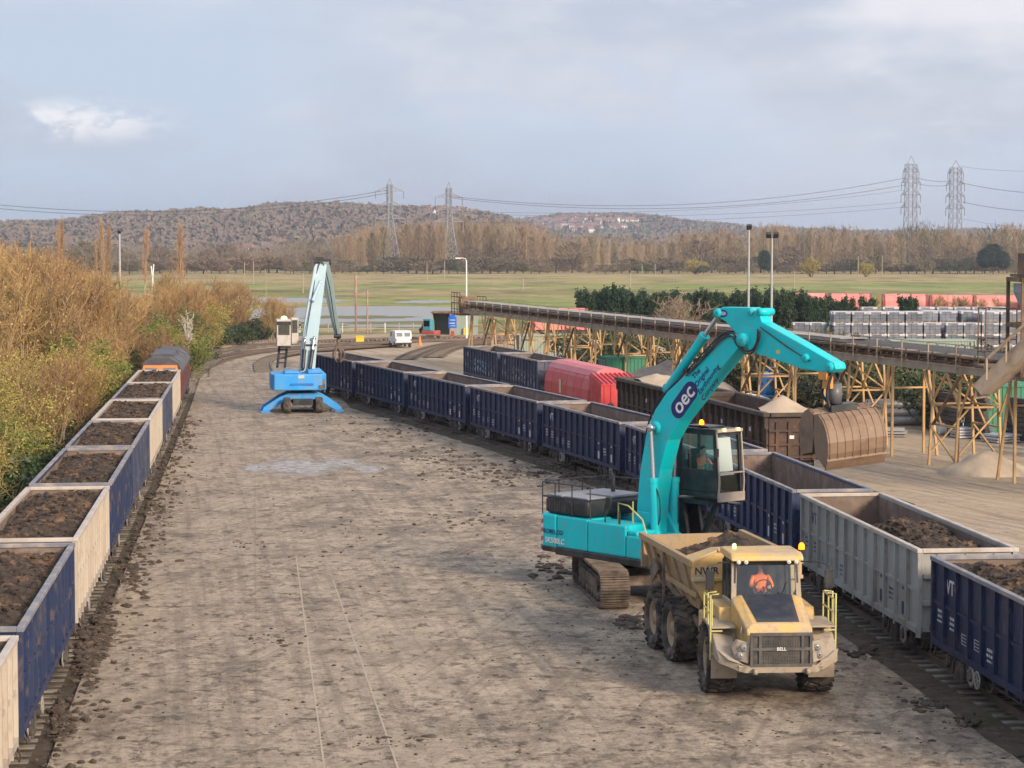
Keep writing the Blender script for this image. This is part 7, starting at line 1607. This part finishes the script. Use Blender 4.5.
def trestle(x, kind):
    b = MB(); c = .11
    if kind == 0:
        for s_ in (-1, 1):
            for q in (-1.5, 1.5): b.bar((x + q, s_ * 1.25, -.2), (x + q, s_ * 1.0, 4.55), c)
            b.bar((x - 1.5, s_ * 1.1, 2.9), (x + 1.5, s_ * 1.1, 2.9), .10); b.bar((x - 1.5, s_ * 1.15, 1.9), (x + 1.5, s_ * 1.15, 1.9), .10)
            b.bar((x - 1.5, s_ * 1.1, 3.0), (x, s_ * 1.05, 4.5), .10); b.bar((x + 1.5, s_ * 1.1, 3.0), (x, s_ * 1.05, 4.5), .10)
            b.bar((x - 2.6, s_ * 1.05, 4.5), (x - .2, s_ * 1.2, 1.9), .09); b.bar((x + 2.9, s_ * 1.05, 4.4), (x + 1.5, s_ * 1.1, 2.4), .09); b.bar((x - 1.5, s_ * 1.2, 1.8), (x + 1.5, s_ * 1.24, .2), .08)
        for q in (-1.5, 1.5): b.bar((x + q, -1.1, 2.9), (x + q, 1.1, 2.9), .09); b.bar((x + q, -1.2, .4), (x + q, 1.1, 2.8), .08); b.bar((x + q, 1.05, 3.0), (x + q, -1.0, 4.4), .08)
    else:
        for s_ in (-1, 1): b.bar((x - .75, s_ * 1.3, -.2), (x - .15, s_ * 1.0, 4.55), c * 1.1); b.bar((x + .95, s_ * 1.3, -.2), (x + .35, s_ * 1.0, 4.55), c * 1.1)
        b.bar((x - .3, -1.0, 3.6), (x + .6, -1.1, 2.2), .08); b.bar((x - .2, 1.0, 4.2), (x + .5, 1.1, 2.6), .08); b.bar((x + .4, -1.1, 3.4), (x + .4, 1.1, 3.4), .09)
    b.build('trestle', M['yelst'], cv)
    if kind == 0:
        b = MB(); b.bar((x + 2.1, sy * 1.32, 4.5), (x - .9, sy * 1.32, 1.9), .12); b.bar((x + 1.5, sy * 1.1, 1.9), (x + 1.5, sy * 1.12, .0), .10); b.build('dark_brace', M['convd'], cv)
xs0 = (Vector((22.9, 109)) - Vector(CA[:2])).length
xx = xs0 + 13; k = 0
while xx > 1: trestle(xx, k % 2); xx -= 6.9; k += 1
# hopper tower and feed chute at the right edge
hpX = Vector((23.1, 101.0, -.2)); ht_ = empty('hopper_tower', hpX); tag(ht_, 'dark steel hopper tower with pale blue bin at the right edge', 'hopper')
b = MB()
for x in (0, 3.6):
    for yy in (-1.5, 1.5): b.bar((x, yy, 0 if x > 1 else 5.1), (x, yy, 9.6), .15)
for z in (5.2, 7.4, 9.5):
    for yy in (-1.5, 1.5): b.bar((0, yy, z), (3.6, yy, z), .2)
    for x in (0, 3.6): b.bar((x, -1.5, z), (x, 1.5, z), .2)
b.bar((0, -1.5, 5.2), (3.6, -1.5, 7.4), .12); b.bar((3.6, -1.5, 5.2), (0, -1.5, 7.4), .12); b.build('frame', M['convd'], ht_)
b = MB(); b.add([(.2, -1.3, 8.9), (3.4, -1.3, 8.9), (3.4, 1.3, 8.9), (.2, 1.3, 8.9), (1.3, -.4, 6.0), (2.3, -.4, 6.0), (2.3, .4, 6.0), (1.3, .4, 6.0)], [(0, 1, 5, 4), (1, 2, 6, 5), (2, 3, 7, 6), (3, 0, 4, 7)]); b.bx(.2, 3.4, -1.3, 1.3, 8.9, 9.3); b.build('bin', mat('pale blue bin', (.33, .38, .42), .5, dirt=(.25, .24, .22), amt=.6, scale=1.2), ht_)
b = MB(); b.bx(.1, 3.5, -1.6, 1.6, 9.62, 9.75); b.bx(.3, 1.6, -1, 1, 9.75, 10.7); railing(b, [(0.1, -1.6), (1.8, -1.6), (3.5, -1.6)], (.5, 1.0), 9.7, .03); b.build('top_deck', M['convd'], ht_)
b = MB(); railing(b, [(-1.6, -1.2), (-1.6, .4), (-.2, -1.2)], (.6, 1.2, 2.6), 5.6, .035); b.bx(-1.7, 0, -1.3, 1, 5.5, 5.6); b.build('side_platform', M['convd'], ht_)
ch = empty('feed_chute', (0, 0, 0)); tag(ch, 'sloping pale feed conveyor spilling sand at the right edge', 'conveyor')
p0 = XP(984, 97, ZP(389, 97)); p1 = XP(1062, 95, ZP(318, 95)); d = (p1 - p0).normalized(); sd = d.cross(Vector((0, 0, 1))).normalized(); un = sd.cross(d)
b = MB()
for s_ in (-1, 1): b.bar(p0 + sd * .75 * s_, p1 + sd * .75 * s_, .08, .6)
b.bar(p0 - un * .28, p1 - un * .28, 1.5, .06); b.bar(p0 - d * .1 - sd * .75, p0 - d * .1 + sd * .75, .08, .65); b.build('trough', mat('pale dusty trough', (.33, .27, .21), .8, dirt=(.17, .125, .09), amt=.9, scale=1.5), ch)
b = MB()
for s_ in (-1, 1): b.bar(p0 + sd * 1.0 * s_ + Vector((0, 0, .9)) + d * .8, p1 + sd * 1.0 * s_ + Vector((0, 0, .9)), .09, .12)
for t in (.15, .4, .65, .9): q = p0.lerp(p1, t); b.bar(q - sd * 1.0, q - sd * 1.0 + Vector((0, 0, .95)), .07); b.bar(q + sd * 1.0, q + sd * 1.0 + Vector((0, 0, .95)), .07)
b.bar(p0.lerp(p1, .8) - un * .3, Vector((p0.lerp(p1, .8).x, p0.lerp(p1, .8).y, -.2)), .15); b.build('rail', M['conv'], ch)
heap('sand_heap', XP(986, 106.5, -.2), 2.4, 1.9, 1.15, M['sand'], 'small pale sand heap under the feed conveyor between the trestle legs', 'sand', 3)
# ------------------------------------------------------------------ stacks of wrapped concrete blocks
def pack(label):
    root = empty('block_pallet'); b = MB(); rr = random.Random(2)
    for i in range(3):
        for j in range(3): b.bx(-.78 + i * .52 + .008, -.78 + (i + 1) * .52 - .008, -.5, .5, .12 + j * .28 + .005, .12 + (j + 1) * .28 - .005)
    b.build('blocks', M['block'], root, bev=.012); b = MB(); b.bx(-.79, .79, -.51, .51, .97, 1.02); b.bx(-.80, -.62, -.515, .515, .78, .965); b.bx(.3, .795, -.513, .513, .84, .968); b.build('wrapping', M['wrap'], root)
    b = MB(); b.bx(-.78, .78, -.5, .5, .07, .11)
    for x in (-.7, 0, .7): b.bx(x - .06, x + .06, -.5, .5, 0, .07)
    b.build('pallet', M['wood'], root); return tag(root, label, 'pallet', 'block pallets stacked beyond the conveyor')
pk = pack('grey wrapped pallet of concrete blocks in the stacks beyond the conveyor'); rr = random.Random(3); first = True
for (px0, px1, Y, nlay, gap) in ((800, 822, 206, 4, 1.62), (841, 1024, 205, 5, 1.68), (838, 1024, 207.0, 5, 1.70), (930, 1030, 209, 5, 1.72), (868, 1030, 222, 5, 1.8)):
    x = XP(px0, Y).x; i = 0
    while x < XP(px1, Y).x:
        nl = nlay - (1 if rr.random() < .22 else 0)
        for l in range(nl):
            if Y > 206 and l < nl - 2 and not (Y > 220): continue_ = False
            o = pk if first else copy_tree(pk); first = False; o.location = (x + rr.uniform(-.04, .04), Y + rr.uniform(-.05, .05), -.2 + l * 1.025); o.rotation_euler.z = rr.uniform(-.03, .03)
        x += gap * (1.0 if rr.random() > .15 else 1.22); i += 1
# ------------------------------------------------------------------ far row of sun faded red covered wagons
def far_red():
    root = empty('covered_wagon'); b = MB(); n = 14; prof = [(-1.45, .9)] + [(-1.45 * math.cos(PI * i / n), 2.2 + 1.35 * math.sin(PI * i / n)) for i in range(n + 1)] + [(1.45, .9)]
    M_ = lambda pr, x0, x1, mb: mb.prism(pr, x0, x1)
    b.prism(prof, -3.1, 3.1); b.build('cover', M['pinkw'], root); b = MB()
    er_ = mat('dark red end', (.28, .06, .06), .6)
    for s_ in (-1, 1): b = MB(); b.prism([(y * .93, z * .985) for y, z in prof], s_ * 3.5 if s_ < 0 else 3.11, s_ * 3.11 if s_ < 0 else 3.5); b.build('end_wall', er_, root)
    b = MB(); b = MB(); b.bx(-3.5, 3.5, -1.2, 1.2, .55, .9); b.build('underframe', M['iron'], root)
    for x in (-2.3, 2.3): b = MB(); b.lathe([(-.9, .02), (-.9, .45), (-.8, .45), (-.8, .06), (.8, .06), (.8, .45), (.9, .45), (.9, .02)], (x, 0, .45), axis='y', n=16); b.build('wheelset', M['iron'], root)
    return tag(root, 'sun faded red covered wagon in the far row behind the block stacks', 'rail wagon', 'faded red wagons in the far row')
fr = far_red()
for i, (px, Y, s_) in enumerate(((850, 362, 1), (904.5, 358, 1.04), (951.5, 352, 1.02), (996, 347, 1.02), (1042, 343, 1.02), (808, 366, .88), (1088, 339, 1))):
    o = fr if i == 0 else copy_tree(fr); o.location = XP(px, Y, -.1); o.scale = (s_, 1, 1.02); o.rotation_euler.z = -.08
o = copy_tree(fr); o.location = XP(560, 275, -.2); o['label'] = 'faded red covered wagon just showing over the far end of the conveyor'; o['group'] = 'single red wagon at the conveyor end'
# ------------------------------------------------------------------ clutter beyond the sidings
def container(label, px, Y, m, L=6.1, rz=0.0, h=2.6, w=2.44):
    root = empty('shipping_container', XP(px, Y, -.2), rz); b = MB(); n = int(L / .28)
    for s_ in (-1, 1):
        for i in range(n): x = -L / 2 + .1 + i * (L - .2) / n; b.bx(x, x + .15, s_ * w / 2 - .03 if s_ > 0 else -w / 2, s_ * w / 2 if s_ > 0 else -w / 2 + .03, .12, h - .12)
        b.bx(-L / 2 + .05, L / 2 - .05, s_ * (w / 2 - .05) - .01, s_ * (w / 2 - .05) + .01, .1, h - .1)
    for x in (-L / 2 + .07, L / 2 - .07): b.bx(x - .02, x + .02, -w / 2 + .05, w / 2 - .05, .1, h - .1)
    b.bx(-L / 2 + .02, L / 2 - .02, -w / 2 + .04, w / 2 - .04, h - .08, h - .03); b.build('walls', m, root); b = MB()
    for x in (-L / 2, L / 2):
        for yy in (-w / 2, w / 2): b.box((x, yy, h / 2), (.14, .14, h))
    for z in (.07, h - .06):
        for yy in (-w / 2, w / 2): b.box((0, yy, z), (L - .15, .11, .13))
        for x in (-L / 2, L / 2): b.box((x, 0, z), (.11, w - .15, .125))
    b.build('corner_frame', m, root); b = MB()
    for q in (-.7, -.25, .25, .7): b.tube([(-L / 2 - .09, q, .2), (-L / 2 - .09, q, h - .2)], .03, 6)
    b.build('door_bar', M['galv'], root); return tag(root, label, 'container')
container('green steel container at the right edge beneath the conveyor', 1030, 131, M['green'], rz=.1, h=2.9); container('green container seen between trestle legs behind the brown wagons', 623, 163, M['green'], L=3.0, rz=.2, h=3.0)
container('second green container stacked behind the right edge trestle', 1052, 136, mat('light green metal', (.06, .32, .22), .5, dirt=(.1, .3, .22), amt=.4, scale=1), rz=.1, h=3.1)
container('low pale green container in front of the block stacks', 930, 196, M['ggreen'], L=7.5, rz=0.02, h=2.9); container('pale grey container seen through the far trestles', 548, 215, M['ggreen'], rz=.2); container('white container seen through the middle trestles', 590, 200, M['white'], rz=.15)
bt = empty('water_bowser', XP(776, 150, -.2), .2); tag(bt, 'bright blue tank machine between the trestle legs', 'tank'); b = MB(); b.lathe([(-1.0, .1), (-1.0, .75), (-.9, .85), (.9, .85), (1.0, .75), (1.0, .1)], (0, 0, 1.75), n=24); b.build('tank', M['bluem'], bt)
b = MB(); b.bx(-1.0, .6, -.7, .7, .6, 1.0); b.box((.8, -.5, 2.3), (.5, .4, .7)); b.box((-.3, 0, 2.75), (.5, .5, .25)); b.build('frame', M['bluem'], bt); b = MB()
for x in (-.6, .6): b.lathe([(-.85, .02), (-.85, .45), (-.6, .45), (-.6, .05), (.6, .05), (.6, .45), (.85, .45), (.85, .02)], (x, 0, .45), axis='y', n=16)
b.build('wheel', M['tyre'], bt)
def sack(px, Y, s_, label, m):
    b = MB(); blob(b, (0, 0, .62 * s_), s_, random.Random(int(px))); o = b.build('bulk_bag', m); o.location = XP(px, Y, -.2); tag(o, label, 'bag')
    return o
sack(748, 148, 1.0, 'slumped white bulk bag left of the blue tank machine', M['white']); sack(739, 150, .7, 'small white bulk bag leaning beside the bigger one', M['white'])
heap('gravel_heap', XP(668, 152, -.2), 6.5, 5, 3.3, M['gravel'], 'broad grey gravel heap behind the ore wagons, left of the boom', 'gravel', 11); heap('gravel_heap', XP(705, 160, -.2), 5, 5, 2.6, M['gravel'], 'lower grey gravel heap behind the excavator boom', 'gravel', 12)
heap('gravel_heap', XP(655, 178, -.2), 6, 5, 3.2, M['sand'], 'sandy heap seen beneath the conveyor behind the green container', 'sand', 13); 
# stacks of pipes, sheets and rolls
def pipes(px, Y, n, rows, r_, L, m, label, rz=0.1):
    root = empty('pipe_stack', XP(px, Y, -.2), rz)
    for j in range(rows):
        for i in range(n - j): b = MB(); b.tube([(-L / 2, (i + j * .5) * 2 * r_, r_ + j * r_ * 1.74), (L / 2, (i + j * .5) * 2 * r_, r_ + j * r_ * 1.74)], r_, 12); b.build('pipe', m, root)
    return tag(root, label, 'pipes')
pipes(905, 136, 5, 3, .28, 4.5, M['galv'], 'stack of grey pipes lying under the conveyor left of the A frame legs'); pipes(952, 129, 3, 1, .35, 1.6, M['white'], 'white plastic rolls on the sand beside the trestle'); pipes(893, 145, 4, 2, .2, 6, M['convd'], 'dark steel beams stacked beyond the pipes', .25)
def flats(px, Y, n, w, m, label, rz=0):
    b = MB(); rr = random.Random(int(px))
    for i in range(n): b.box((rr.uniform(-.1, .1), rr.uniform(-.1, .1), .1 + i * .16), (w, 1.5, .11), Matrix.Rotation(rr.uniform(-.06, .06), 3, 'Z'))
    o = b.build('sheet_stack', m); o.location = XP(px, Y, -.2); o.rotation_euler.z = rz; tag(o, label, 'sheets')
flats(972, 127, 4, 2.2, M['wrap'], 'wrapped pale sheets stacked at the foot of the right trestle', .2); flats(885, 128, 3, 2.4, M['galv'], 'grey metal sheets stacked left of the A frame legs', -.2); flats(1000, 124, 3, 1.6, M['wrap'], 'small pale sheet stack nearest the right edge', .5); flats(925, 139, 6, 3, M['convd'], 'tall dark sheet stack behind the A frame legs', .1); flats(858, 133, 5, 2.0, M['redroof'], 'faded red sheets stacked behind the grab', .2)
dkb = plant('bramble_bush', 'dark bramble bush growing behind the right part of the conveyor', 'bush', 'brambles behind the conveyor', (TW['dk'], TW['br'], TW['iv']), 61, 3.4, 12, .9, 18, 5, .04, .022, 3000, .09, .4, 1.2)
r = random.Random(4); scatter(dkb, [(*XP(px, 150 + r.uniform(-4, 10))[:2], -.2, r.uniform(.8, 1.25), px, 1.1) for px in np.arange(852, 1030, 13)] + [(*XP(px, 190 + r.uniform(-4, 6))[:2], -.2, r.uniform(.9, 1.3), px, 1.1) for px in np.arange(672, 850, 14)] + [((CA.lerp(CB, t) - cn * r.uniform(5, 11)).x, (CA.lerp(CB, t) - cn * r.uniform(5, 11)).y, -.2, r.uniform(.7, 1.2), t * 90, 1.3) for t in np.linspace(.10, .68, 30)])
# wall of old sleepers behind, a dark bank that closes the view under the conveyor
b = MB(); rr = random.Random(8)
for i in range(46):
    p = CA.lerp(CB, .02 + i * .0195) - cn * (9 + 1.5 * math.sin(i)); 
    for l in range(9): b.box((p.x + rr.uniform(-.06, .06), p.y, .0 + l * .27), (2.6, .3, .24), Matrix.Rotation(cv.rotation_euler.z + rr.uniform(-.05, .05), 3, 'Z'))
tag(b.build('sleeper_wall', mat('dark old timber', (.07, .06, .05), .9, dirt=(.14, .12, .10), amt=.7, scale=.6)), 'dark stacked timber retaining wall behind the raised conveyor', 'wall')
# ------------------------------------------------------------------ van, shed, small plant by the far tracks
vn = empty('white_van', XP(400, 246, -.16), R(14)); tag(vn, 'small white van parked by the far tracks, rear window dark', 'van')
b = MB(); b.prism([(-1.95, .35), (-1.98, 1.0), (-1.85, 1.75), (-1.6, 1.86), (.5, 1.84), (1.1, 1.25), (1.95, 1.05), (2.05, .4)], -.82, .82); b.build('body', M['white'], vn, bev=.05, seg=2)
b = MB()
for x in (-.4, .4): b.add([(x - .33, -1.965, 1.05), (x + .33, -1.965, 1.05), (x + .3, -1.885, 1.66), (x - .3, -1.885, 1.66)], [(0, 1, 2, 3)])
for s_ in (-1, 1): b.add([(s_ * .83, .1, 1.2), (s_ * .83, .95, 1.2), (s_ * .83, .45, 1.7), (s_ * .83, .1, 1.7)], [(0, 1, 2, 3)])
b.build('window', M['glassd'], vn)
for x in (-.74, .74):
    for yy in (-1.3, 1.3): b = MB(); b.lathe([(-.1, .05), (-.1, .33), (.1, .33), (.1, .05)], (x, yy, .33), n=16); b.build('wheel', M['tyre'], vn)
b = MB(); b.box((0, -2.0, .45), (1.6, .12, .2)); b.build('bumper', M['black'], vn); b = MB(); b.box((-.75, -1.97, .85), (.1, .04, .3)); b.box((.75, -1.97, .85), (.1, .04, .3)); b.build('tail_lamp', M['red'], vn)
vn.scale = (1.12, 1.05, 1.0)
sh = empty('shed', XP(456, 284, -.2), R(-4)); tag(sh, 'low grey green shed with an open dark doorway by the water', 'shed')
b = MB(); b.bx(-.6, 2.7, -2.0, -1.9, 0, 2.75); b.bx(-2.9, 2.7, 1.9, 2.0, 0, 2.75); b.bx(2.6, 2.7, -1.9, 1.9, 0, 2.75); b.bx(-2.9, -2.8, -2, 1.9, 0, 2.75); b.build('wall', M['ggreen'], sh); b = MB(); b.bx(-3.05, 2.85, -2.2, 2.2, 2.75, 2.95); b.build('roof', M['convd'], sh)
b = MB(); b.bx(-.62, .0, -2.08, -2.01, .0, 2.9); b.build('door', M['beige'], sh); b = MB(); b.bx(1.2, 1.8, -2.4, -2.02, .0, .9); b.build('bin', M['yelbox'], sh)
sg = empty('sign_board', XP(452.5, 271, -.2), 0); tag(sg, 'blue notice board with white lines on a red based post', 'sign'); b = MB(); b.bx(-.07, .07, -.05, .05, 0, 2.2); b.build('post', M['galv'], sg); b = MB(); b.bx(-.5, .5, -.09, -.05, 1.25, 2.6); b.add([(-.42, -.07, 2.6), (.42, -.07, 2.6), (.25, -.07, 2.95), (-.25, -.07, 2.95)], [(0, 1, 2, 3)]); b.build('board', M['bluesign'], sg)
b = MB(); b.bx(-.35, .35, -.11, -.095, 2.2, 2.28); b.bx(-.42, .3, -.11, -.095, 1.8, 1.9); b.bx(-.3, .35, -.11, -.095, 1.5, 1.56); b.build('white_line', M['whitetxt'], sg); b = MB(); b.bx(-.22, .22, -.2, .2, 0, .9); b.build('red_base', M['red'], sg)
dg = empty('mini_digger', XP(431, 264, -.2), R(60)); tag(dg, 'small digger with red arm and teal cab beside the shed', 'digger'); b = MB(); b.bx(-.75, .75, -.9, .9, .75, 1.2); b.build('house', M['red'], dg, bev=.05)
b = MB(); b.bx(-.65, .1, -.35, .75, 1.2, 2.6); b.build('cab', M['tealcab'], dg, bev=.05); b = MB(); b.bx(-.66, -.655, -.2, .6, 1.7, 2.4); b.bx(-.5, 0, .752, .76, 1.6, 2.4); b.build('cab_window', M['glassd'], dg)
b = MB(); b.bar((.4, .9, 1.0), (.4, 1.05, 2.5), .3, .3); b.bar((.4, 1.05, 2.5), (.4, 1.5, 1.5), .2, .22); b.build('arm', M['red'], dg); b = MB(); b.prism([(1.4, 1.6), (1.8, 1.3), (1.6, .8), (1.2, .9)], .1, .7); b.build('bucket', M['black'], dg)
for x in (-.65, .65): b = MB(); b.prism([(-1.1, .25), (-.9, 0), (.9, 0), (1.1, .25), (1.0, .6), (-1.0, .6)], x - .2, x + .2); b.build('track', M['trackm'], dg)
b = MB(); b.bx(-.45, .45, -.35, .35, 0, .65); b.box((0, 0, .72), (1.0, .8, .12)); o = b.build('grit_bin', M['yelbox'], bev=.03); o.location = XP(360, 258, -.18); tag(o, 'yellow grit bin beside the curving tracks', 'bin')
b = MB(); b.tube([(0, 0, 0), (0, 0, .75)], [.2, .04], 10); b.box((0, 0, .03), (.45, .45, .05)); o = b.build('traffic_cone', M['cone']); o.location = XP(420, 248, -.18); o.scale = (1.1, 1.1, 1.5); tag(o, 'orange traffic cone right of the white van', 'cone')
fn = empty('fence', XP(300, 292, -.3)); tag(fn, 'low pale post and rail fence along the far edge of the yard', 'fence'); xe = XP(470, 290, 0).x - fn.location.x; b = MB()
for z in (.5, 1.0): b.bx(0, xe, -.03, .03, z, z + .07)
b.build('rail', M['galv'], fn)
for i in range(13): b = MB(); b.box((xe * i / 12, 0, .65), (.12, .12, 1.3)); b.build('post', M['white'] if i % 3 == 0 else M['galv'], fn)
# ------------------------------------------------------------------ air
b = MB(); b.bx(-3900, 3900, -150, 7000, -4, 135); hz = b.build('haze', None); hz.data.materials.clear()
hm = bpy.data.materials.new('haze'); hm.use_nodes = True; t = hm.node_tree; t.nodes.clear(); o_ = t.nodes.new('ShaderNodeOutputMaterial'); v_ = t.nodes.new('ShaderNodeVolumePrincipled')
v_.inputs['Color'].default_value = (.72, .82, 1.0, 1); v_.inputs['Density'].default_value = 1.35e-4; v_.inputs['Anisotropy'].default_value = .3; t.links.new(v_.outputs[0], o_.inputs['Volume']); hz.data.materials.append(hm)
tag(hz, kind='stuff'); hz['label'] = 'thin blue haze in the air over the marsh'
# ------------------------------------------------------------------ tidy: placement marks
for o in list(C.objects):
    if 'placed' in o: del o['placed']
